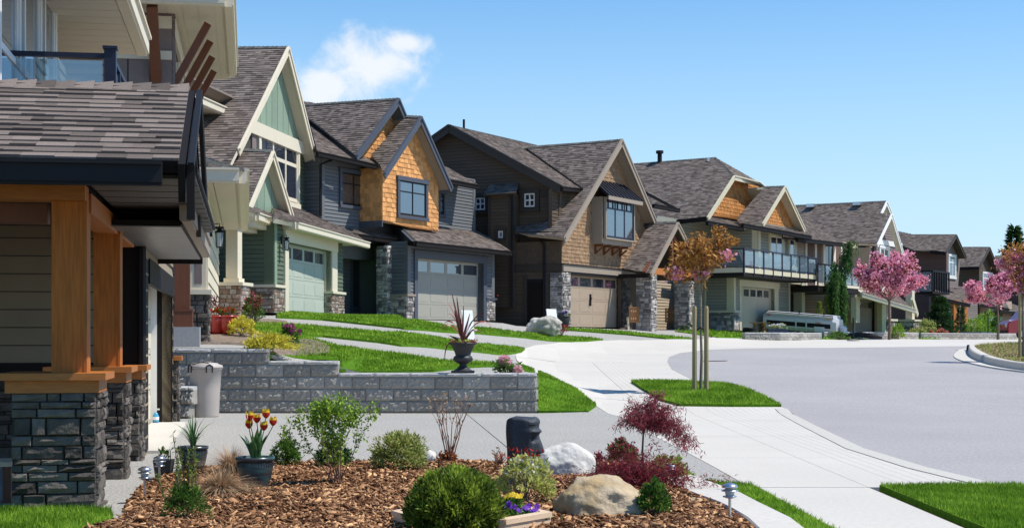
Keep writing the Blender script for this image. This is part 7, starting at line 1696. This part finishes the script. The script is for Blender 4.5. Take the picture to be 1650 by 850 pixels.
t = thing('garden_urn', ub, 'black classical urn standing on the block wall', 'urn'); m_ = MB(); m_.lathe(ub, [(.20,0),(.20,.03),(.16,.045),(.12,.07),(.07,.12),(.065,.15),(.10,.17),(.16,.20),(.185,.245),(.165,.29),(.135,.31),(.15,.36),(.19,.45),(.22,.50),(.25,.515),(.26,.53),(.25,.545),(.20,.545),(.18,.50)], 32); m_.build('bowl', 'black_pot', t, smooth=True); m_ = MB(); m_.fbox(lambda x,y,z: ub+Vector((x,y,z)), -.21, .21, -.21, .21, .0, .035); m_.build('plinth', 'black_pot', t); m_ = MB(); m_.lathe(ub+Z*.49, [(.19,0),(.18,.02),(.01,.03)], 16); m_.build('soil', 'mulch_base', t)
def cordy():
    base = ub+Z*.52; t = thing('cordyline', base, 'spiky bronze cordyline growing from the black urn', 'plant'); rg = random.Random(161)
    px = [(728,472),(718,487),(736,478),(747,492),(716,520),(722,505),(768,515),(780,508),(795,528),(778,540),(757,505),(710,530),(724,540),(752,520),(762,530),(732,500),(742,512),(750,535)]
    for k, (x, y) in enumerate(px):
        tip = at(x, y, 28.32+rg.uniform(-.25,.2)); a = base+Vector((rg.uniform(-.02,.02), rg.uniform(-.02,.02), 0)); far_ = abs(tip.x-base.x); mid = a.lerp(tip, .5)+Z*(.10+.7*far_ if far_ > .25 else .02); lf = MB(); lf.tone = rg.random(); prev = None; d = (tip-a); sd_ = Vector((-d.z, .4*rg.choice((-1,1)), d.x)).normalized() if far_ > .25 else Vector((1,.3,0)).normalized()
        sd_ = Vector((d.z, 0, -d.x)).normalized() if far_ <= .25 else Vector((0,.6,.8))
        for j in range(8): f = j/7; q = a*(1-f)**2+mid*2*f*(1-f)+tip*f*f; w_ = .017*math.sin(math.pi*(f*.86+.10))**.7+.001; cur = (q-sd_*w_, q+sd_*w_); (lf.add([prev[0],prev[1],cur[1],cur[0]],[(0,1,2,3)]) if prev else None); prev = cur
        lf.build('leaf', 'leaf_bronze', t)
cordy()
g = np.random.default_rng(5); t = thing('trailing_plant', ub+Z*.53, 'low green and dark red trailing plants filling the urn rim', 'plant'); a = g.uniform(0, 6.28, 420); rr = g.uniform(.08, .26, 420); P = np.stack([ub.x+np.cos(a)*rr, ub.y+np.sin(a)*rr, ub.z+.545+g.uniform(-.01,.04,420)], 1); leaves('foliage', P[:240], .05, 'leaf_lime', t, 5, .6); leaves('foliage', P[240:], .05, 'leaf_maroon', t, 6, .6)
m_ = MB(); m_.tube([ub+Vector((-.24,0,.54)), ub+Vector((-.30,0,.48)), ub+Vector((-.33,0,.34)), ub+Vector((-.335,0,.22))], [.012,.012,.010,.004], 5); m_.build('vine', 'leaf_maroon', t)
def board(label, c, w, h, yaw, lean=.1):
    t = thing('white_board', c, label, 'board'); ux = Vector((math.cos(yaw), math.sin(yaw), 0)); uy = Vector((-ux.y, ux.x, 0)); o = Vector(c); up_ = (Z+ux*lean*-1).normalized(); m_ = MB()
    P_ = lambda x, y, z: o+ux*x+uy*y+up_*z; m_.fbox(P_, -w/2, w/2, -.012, .012, .05, h); m_.build('panel', 'board_white', t); m_ = MB(); m_.fbox(P_, -w/2+.04, -w/2+.09, .0125, .05, -.1, h*.9); m_.fbox(P_, w/2-.09, w/2-.04, .0125, .05, -.1, h*.9); m_.build('post', 'stake_wood', t)
q = gp(756, 549); board('blank white board on the lawn behind the urn', q, 26/(2500/q.y), 50/(2500/q.y), .85, .12)
q = gp(892, 535); board('smaller blank white board standing behind the large pale boulder', q, 26/(2500/q.y), 38/(2500/q.y), .9, .18)
# flowers along the top of the wall and in the soil beds
def rhodo(label, base, h, heads, seed, m='petal_pale', hr=.13):
    base = Vector(base); t = thing('rhododendron', base, label, 'shrub'); g = np.random.default_rng(seed); m_ = MB()
    for (dx, dz) in heads: m_.tube([base, base+Vector((dx*.5, 0, dz*.6)), base+Vector((dx, 0, dz))], [.018,.014,.01], 5)
    m_.build('stems', 'bark', t)
    for (dx, dz) in heads:
        P = np.array(base)+np.array([dx, 0, dz])+unit(g.normal(size=(420,3)))*hr*g.uniform(.5,1,420)[:,None]; leaves('blossom', P, .055, m, t, seed+int(dx*100), .95)
        P = np.array(base)+np.array([dx, 0, dz-hr*1.1])+g.normal(size=(90,3))*np.array([.09,.07,.04]); leaves('foliage', P, .11, 'leaf_green', t, seed+int(dx*90)+7, .35)
rhodo('pink rhododendron with a round flower head behind the wall end', Vector((at(813,597,28.6).x, 28.62, .70)), .4, [(-.03,.25),(.03,.22),(.23,.06)], 171, hr=.085)
fx = lambda px_, py_, dz=.05: gp(px_, py_, dz)
shrub('golden_shrub', 'bright yellow bush beside the red pots', fx(390, 541), .55, .42, 'leaf_yellow', 1900, .055, 172, up=.8)
shrub('golden_shrub', 'spreading bright yellow bush above the stepped block wall', fx(434, 568), .95, .38, 'leaf_yellow', 3200, .055, 173, up=.8, squash=.5)
shrub('heather_shrub', 'small bush with magenta tops right of the yellow bush', fx(468, 560), .42, .50, 'leaf_green', 1300, .05, 174, m2='petal_magenta', n2=520, ls2=.05, top=.62)
shrub('shrub', 'taller green shrub with dark red shoots behind the yellow bush', fx(409, 521), .55, .80, 'leaf_green', 900, .07, 175, m2='leaf_maroon', n2=260, stems=12, shell=.4)
shrub('berberis', 'dark purple-leaved shrub arching over the red pots', fx(334, 533), 1.0, 1.0, 'leaf_purple', 800, .055, 176, stems=18, shell=.45, stemm='bark')
for k, (px_, lb) in enumerate(((348,'left red glazed pot of red flowers by the house with brackets'),(367,'right red glazed pot of red flowers by the house with brackets'))):
    q = fx(px_, 537); t = pot(lb, q, .20, .38, 'red_pot', 'red_pot'); 
    tt = shrub('geraniums', lb.replace('glazed pot of red flowers', 'geraniums in a red pot').replace('left', 'left-hand').replace('right', 'right-hand'), q+Z*.34, .36, .22, 'leaf_green', 240, .05, 180+k, 'flowers', m2='petal_red', n2=110, ls2=.05)
g = np.random.default_rng(7); PP = []
for (cx, cy, w_) in ((300,545,.6), (520,566,.3), (470,562,.3), (515,572,.4)):
    q = fx(cx, cy); PP.append(np.array(q)+g.normal(size=(16,3))*np.array([w_,.3,.01]))
P = np.concatenate(PP); P[:,2] = [T(a, b_)+.06 for a, b_ in P[:,:2]]; leaves('weeds', P, .06, 'leaf_green', None, 8, .4, dirs=np.array([[0,0,1.]]))

# ================================================================== by the brown house porch
q = fx(908, 529, 0); t = pot('black tub of purple flowers left of the tan garage door', q, .26, .52, 'black_pot', 'flower_tub'); shrub('petunias', 'purple flowers filling the black tub at the tan garage', q+Z*.48, .5, .25, 'leaf_green', 200, .06, 191, 'flowers', m2='petal_purple', n2=200, ls2=.07)
q = fx(905, 541, .04); shrub('shrub', 'sparse dark red plant beside the large pale boulder', q, .7, .5, 'leaf_maroon', 260, .08, 192, stems=10, shell=.4)
q = B_.p(4.2, -.7, 0); q.z = T(q.x, q.y); m_ = MB(); m_.tube([q-Z*.1, q+Z*.55], .05, 8); m_.beam(q+Z*.45+Vector((-.07,0,0)), q+Z*.45+Vector((.07,0,0)), .05, .12); o = m_.build('marker_post', 'cream', loc=q); tagm(o, 'short pale post in front of the tan garage door', 'post')
def pickets(label, p0, p1, n, h):
    p0, p1 = Vector(p0), Vector(p1); t = thing('picket_fence', p0, label, 'fence')
    for k in range(n): q = p0.lerp(p1, k/(n-1)); m_ = MB(); m_.tone = rnd.random(); m_.hexa([q+Vector(v) for v in ((-.045,-.01,.05),(.045,-.01,.05),(.045,.01,.05),(-.045,.01,.05),(-.045,-.01,h*rnd.uniform(.92,1.05)),(.045,-.01,h),(.045,.01,h),(-.045,.01,h))]); m_.build('picket', 'picket', t)
    m_ = MB(); m_.beam(p0+Z*h*.3+Vector((0,.025,0)), p1+Z*h*.3+Vector((0,.025,0)), .03, .08); m_.beam(p0+Z*h*.75+Vector((0,.025,0)), p1+Z*h*.75+Vector((0,.025,0)), .03, .08); m_.build('rail', 'picket', t)
pf = B_.front(-.9)
a_, b_ = pf.w(1015, 521), pf.w(1035, 521); pickets('brown picket gate by the dark front door of the brown house', a_, b_, 7, .72)
pf = B_.front(-.3); a_, b_ = pf.w(1073, 521), pf.w(1096, 521); pickets('brown picket fence between the stone porch piers', a_, b_, 7, .72)
q = fx(1065, 524, 0); t = thing('patio_chair', q, 'pale folding patio chair beside the stone porch pier', 'chair'); P_ = lambda x, y, z: q+Vector((x, y, z))
for k, (x, y) in enumerate(((-.28,-.22),(.28,-.22),(-.28,.22),(.28,.22))): m_ = MB(); m_.tube([P_(x,y,0), P_(x*.9,y,.45 if y < 0 else .95)], .018, 5); m_.build('leg', 'board_white', t)
m_ = MB(); m_.fbox(P_, -.3, .3, -.25, .25, .45, .49); m_.build('seat', 'board_white', t); m_ = MB(); m_.fbox(P_, -.3, .28, .2, .24, .5, .98); m_.build('backrest', 'planter_blue', t)
q = fx(1100, 521, 0); t = thing('flower_tub', q, 'dark blue tub of violet flowers at the second porch pier', 'pot'); m_ = MB(); m_.lathe(q, [(.2,0),(.26,.5),(.24,.5)], 12); m_.build('pot', 'planter_blue', t); shrub('violets', 'violet and yellow flowers in the dark blue tub', q+Z*.48, .55, .28, 'leaf_green', 200, .07, 193, 'flowers', m2='petal_purple', n2=220, ls2=.08)
shrub('azalea', 'pale pink flowers at the foot of the first porch pier', fx(1057, 526), .7, .45, 'leaf_green', 260, .08, 194, m2='petal_pale', n2=220, ls2=.09)
shrub('shrub', 'small green bush right of the patio chair', fx(1077, 526), .6, .6, 'leaf_lime', 500, .08, 195)
shrub('shrub', 'small green bush at the second stone porch pier', fx(1108, 524), .5, .55, 'leaf_green', 500, .08, 196)
shrub('shrub', 'low grey-green bush behind the staked tree', fx(1107, 531), .6, .3, 'leaf_dark', 400, .07, 197)
shrub('azalea', 'round pink flower head right of the staked tree', fx(1149, 531), .75, .62, 'leaf_green', 300, .09, 198, m2='petal_pale', n2=520, ls2=.10, top=.35)
shrub('azalea', 'small yellow flowers right behind the staked tree', fx(1140, 529), .3, .45, 'leaf_green', 120, .08, 199, m2='petal_yellow', n2=80, ls2=.08)

# ================================================================== folded camping trailer, table, planter, van
def trailer():
    A0 = Vector((12.45, 76.0, 0)); d = Vector((.93, -.37, 0)).normalized(); w = Vector((.37, .93, 0)).normalized(); L = 3.25; zt0, zb0 = 2.72, 1.86; drop = .26
    t = thing('camping_trailer', (A0.x, A0.y, 1.5), 'folded white camping trailer with a black side stripe parked behind the low wall', 'trailer')
    def P_(x, y, z): return A0+d*x+w*y+Z*(z-drop*x/L)
    def prism(prof, x0, x1, inset=0):   # side outline is (x offset ends, z); section across y
        m_ = MB(); n = len(prof)
        for x in (x0, x1):
            for (y, z) in prof: m_.v.append(tuple(P_(x, y, z)))
        for i in range(n): m_.face(i, (i+1)%n, n+(i+1)%n, n+i)
        m_.face(*reversed(range(n))); m_.face(*range(n, 2*n)); return m_
    sec = [(.12, 1.84), (.0, 2.0), (.0, 2.42), (.14, 2.66), (1.86, 2.66), (2.0, 2.42), (2.0, 2.0), (1.88, 1.84)]
    body = MB(); xs = [(-.16, .30, .74), (-.02, .08, .95), (.12, .0, 1), (L-.25, .0, 1), (L-.02, .10, .93), (L+.16, .34, .70)]
    for x, ins, k in xs:
        for y, z in sec: yc_ = 1.0+(y-1.0)*(1-.04*ins); zc_ = 2.25+(z-2.25)*k; body.v.append(tuple(P_(x, yc_, zc_)))
    n = len(sec)
    for j in range(len(xs)-1):
        for i in range(n): body.face(j*n+i, j*n+(i+1)%n, (j+1)*n+(i+1)%n, (j+1)*n+i)
    body.face(*reversed(range(n))); body.face(*range((len(xs)-1)*n, len(xs)*n)); body.build('body', 'trailer_white', t)
    m_ = prism([(-.02,2.56),(-.02,2.64),(.12,2.73),(1.88,2.73),(2.02,2.64),(2.02,2.56)], -.02, L+.02); m_.build('roof_lid', 'trailer_white', t)
    m_ = MB(); m_.fbox(P_, -.02, L+.02, -.05, -.022, 2.655, 2.70); m_.build('awning_rail', 'black_metal', t)
    for x0, x1 in ((.02, 1.42), (1.5, 1.92), (2.0, L-.12)): m_ = MB(); m_.fbox(P_, x0, x1, -.014, -.002, 2.06, 2.27); m_.build('stripe', 'black_trim', t)
    m_ = MB(); m_.fbox(P_, 1.46, 1.94, -.03, -.013, 1.92, 2.44); m_.build('door', 'trailer_grey', t) if False else None
    for x in (1.44, 1.95): m_ = MB(); m_.fbox(P_, x, x+.05, -.03, -.001, 1.9, 2.46); m_.build('door_frame', 'trailer_grey', t)
    m_ = MB(); m_.fbox(P_, 2.35, 2.85, -.035, -.013, 1.86, 2.12); m_.build('hatch', 'trailer_white', t)
    m_ = MB(); m_.lathe(P_(2.45, -.02, 2.32), [(.05,0),(.05,.02)], 8); m_.fbox(P_, 2.5, 2.66, -.03, -.004, 2.29, 2.32); m_.build('emblem', 'lamp_red', t)
    for x, m2 in ((.06,'lamp_red'), (L-.28,'lamp_amber')): m_ = MB(); m_.fbox(P_, x, x+.14, -.03, -.003, 2.50, 2.56); m_.build('marker_lamp', m2, t)
    for y in (.35, 1.6): m_ = MB(); m_.fbox(P_, L+.03, L+.07, y, y+.1, 2.55, 2.6); m_.build('marker_lamp', 'lamp_red', t)
    m_ = MB(); m_.fbox(P_, 0, L+.1, .3, 1.7, 1.74, 1.85); m_.beam(P_(L, .6, 1.78), P_(L+1.3, 1.0, 1.80), .07, .08); m_.beam(P_(L, 1.4, 1.78), P_(L+1.3, 1.0, 1.80), .07, .08); m_.build('chassis', 'black_metal', t)
    for y in (.22, 1.62):
        m_ = MB(); c = P_(1.7, y, 1.70); ax = w; pts = []
        m_.tube([c, c+w*.16], [.27, .27], 18); wh = m_.build('wheel', 'rubber', t); m_ = MB(); m_.tube([c-w*.01, c+w*.02], [.14, .14], 12); m_.build('hub', 'steel', wh)
    for y in (.75, 1.1): m_ = MB(); q = P_(L+.35, y, 1.86); m_.lathe(q, [(.10,0),(.15,.04),(.15,.30),(.10,.36),(.04,.40)], 12); m_.build('gas_bottle', 'trailer_white', t)
    for x in (1.6, 2.8): m_ = MB(); m_.fbox(P_, x, x+.05, -.03, .0, 2.70, 2.84); m_.build('clamp', 'black_metal', t)
trailer()
q = far(1224, 545, 73.5, .05); t = thing('picnic_table', q, 'low brown picnic table left of the folded trailer', 'table'); P_ = lambda x, y, z: q+Vector((x, y, z))
for k in range(5): m_ = MB(); m_.fbox(P_, -.45, .45, -.35+k*.14, -.23+k*.14, .52, .56); m_.build('plank', 'picket', t)
for x in (-.25, .2): m_ = MB(); m_.beam(P_(x,-.3,0), P_(x,.2,.52), .09, .06); m_.beam(P_(x,.3,0), P_(x,-.2,.52), .09, .06); m_.build('leg', 'picket', t)
q = far(1253, 546, 69.0, .05); t = thing('trough_planter', q, 'dark blue trough planter standing on the low wall before the trailer', 'planter'); P_ = lambda x, y, z: q+Vector((x, y, z)); m_ = MB(); m_.fbox(P_, -.42, .42, -.16, .16, .0, .42); m_.fbox(P_, -.45, .45, -.19, .19, .38, .425); m_.build('box', 'planter_blue', t)
shrub('petunias', 'white and pink flowers growing in the dark blue trough', q+Z*.40, .8, .28, 'leaf_variegated', 420, .07, 201, 'flowers', m2='petal_white', n2=160, ls2=.08)
q = far(1273, 547, 69.5, .05); P_ = lambda x, y, z: q+Vector((x, y, z)); m_ = MB(); m_.fbox(P_, -.22, .26, -.15, .15, 0, .34); m_.fbox(P_, -.24, .28, -.17, .17, .30, .345); o = m_.build('storage_box', 'blue_siding', loc=q); tagm(o, 'small blue-grey storage box right of the trough planter', 'box')
q = far(1209, 547, 73.0, .06); t = thing('garden_hose', q, 'coiled black hose on the grass by the sand garage door', 'hose'); 
for k in range(4): m_ = MB(); m_.tube([q+Vector((math.cos(a)*.33, math.sin(a)*.3, .05+k*.06+.02*math.sin(a*2))) for a in np.linspace(0, 6.28, 20)], .035, 5); m_.build('coil', 'rubber', t)
q = far(1375, 551, 68.5); t = thing('iron_post', q, 'dark iron post on a flat base at the trailer hitch', 'post'); m_ = MB(); m_.tube([q, q+Z*1.02], .035, 6); m_.build('pole', 'black_metal', t); m_ = MB(); m_.lathe(q, [(.28,0),(.28,.05),(.05,.07)], 14); m_.build('base', 'block', t)
q = far(1395, 549, 76); m_ = MB(); [m_.tube([q+Vector((-.9,0,.18)), q+Vector((-.3,0,.26)), q+Vector((.4,0,.16)), q+Vector((.8,0,.1))], [.1,.14,.12,.05], 7)]; o = m_.build('covered_firewood', 'rubber', loc=q); tagm(o, 'low black covered heap behind the wall at the mauve garage', 'heap')
q = far(1645, 552, 84, -.02)
def van():
    t = thing('red_van', q, 'dark red van partly hidden at the right edge beyond the island', 'van'); d = Vector((-1, .0, 0)); w = Vector((0, 1, 0)); L = 4.6; P_ = lambda x, y, z: q+Vector((x-.72, y, z))
    prof = [(0,.35),(0,.85),(.12,1.0),(.62,1.12),(1.05,1.62),(1.5,1.74),(4.4,1.74),(4.6,1.5),(4.6,.35)]
    m_ = MB(); n = len(prof)
    for y in (0, .08, 1.62, 1.7):
        for x, z in prof: ins = .06 if y in (0, 1.7) else 0; m_.v.append(tuple(P_(x+(ins if x < 1 else -ins if x > 4 else 0), y, z-(ins if z > 1.2 else 0))))
    for j in range(3):
        for i in range(n): m_.face(j*n+i, (j+1)*n+i, (j+1)*n+(i+1)%n, j*n+(i+1)%n)
    m_.face(*range(n)); m_.face(*[3*n+i for i in reversed(range(n))]); m_.build('body', 'paint_red', t)
    for a, b_ in ((.95, 1.75), (1.85, 2.9), (3.0, 4.1)): m_ = MB(); m_.add([P_(a if a > 1 else .85, -.006, 1.14), P_(b_, -.006, 1.14), P_(b_, -.006, 1.6), P_(a if a > 1 else 1.2, -.006, 1.6), P_(a if a > 1 else .85, .02, 1.14), P_(b_, .02, 1.14), P_(b_, .02, 1.6), P_(a if a > 1 else 1.2, .02, 1.6)], [(0,1,2,3),(4,7,6,5),(0,4,5,1),(1,5,6,2),(2,6,7,3),(3,7,4,0)]); m_.build('side_window', 'pane', t)
    for x in (.85, 3.7): m_ = MB(); m_.tube([P_(x, -.01, .33), P_(x, .2, .33)], [.33,.33], 18); wh = m_.build('wheel', 'rubber', t); m_ = MB(); m_.tube([P_(x, -.03, .33), P_(x, .0, .33)], [.18,.2], 12); m_.build('hub', 'steel', wh)
    m_ = MB(); m_.fbox(P_, -.02, .06, .1, .35, .7, .9); m_.build('headlight', 'trailer_grey', t)
    m_ = MB(); m_.fbox(P_, -.06, .1, .05, 1.65, .35, .5); m_.build('bumper', 'black_trim', t)
van()
q = far(1563, 549, 97); t = thing('planter_box', q, 'dark timber planter box with slats before the yellow-green bush', 'planter'); P_ = lambda x, y, z: q+Vector((x, y, z)); m_ = MB(); m_.fbox(P_, -.6, 1.3, -.3, .3, 0, .5); m_.build('box', 'concrete_grey', t)
for k in range(3): m_ = MB(); m_.fbox(P_, -.55, .6, -.34, -.301, .06+k*.15, .16+k*.15); m_.build('slat', 'black_trim', t)
q = far(1592, 549, 96); m_ = MB(); m_.tube([q, q+Z*1.5], .03, 6); m_.lathe(q+Z*1.5, [(.03,0),(.09,.04),(.02,.14)], 8); o = m_.build('lamp_post', 'black_metal', loc=q); tagm(o, 'thin black garden post between the yellow-green bushes', 'post')
for px_, lb in ((1531,'black gate post left of the orange wood posts'), (1535,'black gate post nearest the orange wood posts')):
    q = far(px_, 549, 95); m_ = MB(); m_.tube([q, q+Z*1.5], .035, 6); m_.lathe(q+Z*1.5, [(.05,0),(.05,.06)], 6); o = m_.build('gate_post', 'black_metal', loc=q); tagm(o, lb, 'post')
# things on the porch of the nearest house
q = Vector((-3.95, 12.9, 0)); t = thing('porch_bench', at(20, 745, 12.7), 'light timber bench end behind the nearest stone pier', 'bench'); o_ = at(18, 745, 12.9); o_.z = 0; P_ = lambda x, y, z: o_+Vector((x, y, z)); 
for k in range(3): m_ = MB(); m_.fbox(P_, -1.2, .06, -.18+k*.14, -.06+k*.14, .30, .34); m_.build('seat_plank', 'pale_timber', t)
for x in (-1.0, -.02): m_ = MB(); m_.fbox(P_, x, x+.07, -.16, .2, 0, .299); m_.build('leg', 'redwood', t)
# storm drain and tree litter on the road
q = Vector((*gnd(1150, 581), 0)); q.z = T(q.x, q.y)+.012; m_ = MB(); m_.lathe(q, [(.42,-.02),(.42,.0),(.36,.0),(.35,-.004),(.001,-.004)], 28); o = m_.build('manhole_cover', 'iron', loc=q); tagm(o, 'round iron manhole cover in the asphalt beyond the staked tree', 'manhole cover')
for px_, py_, lb in ((722,556,'rust-stained strip drain in the drive near the urn'), (838,543,'rust-stained strip drain in the drive near the large pale boulder')):
    q = gp(px_+14, py_-1, .004); m_ = MB(); m_.fbox(lambda x,y,z: q+Vector((x,y,z)), -.38, .38, -.10, .10, -.01, .006); o = m_.build('drain_cover', 'iron', loc=q); tagm(o, lb, 'drain cover')
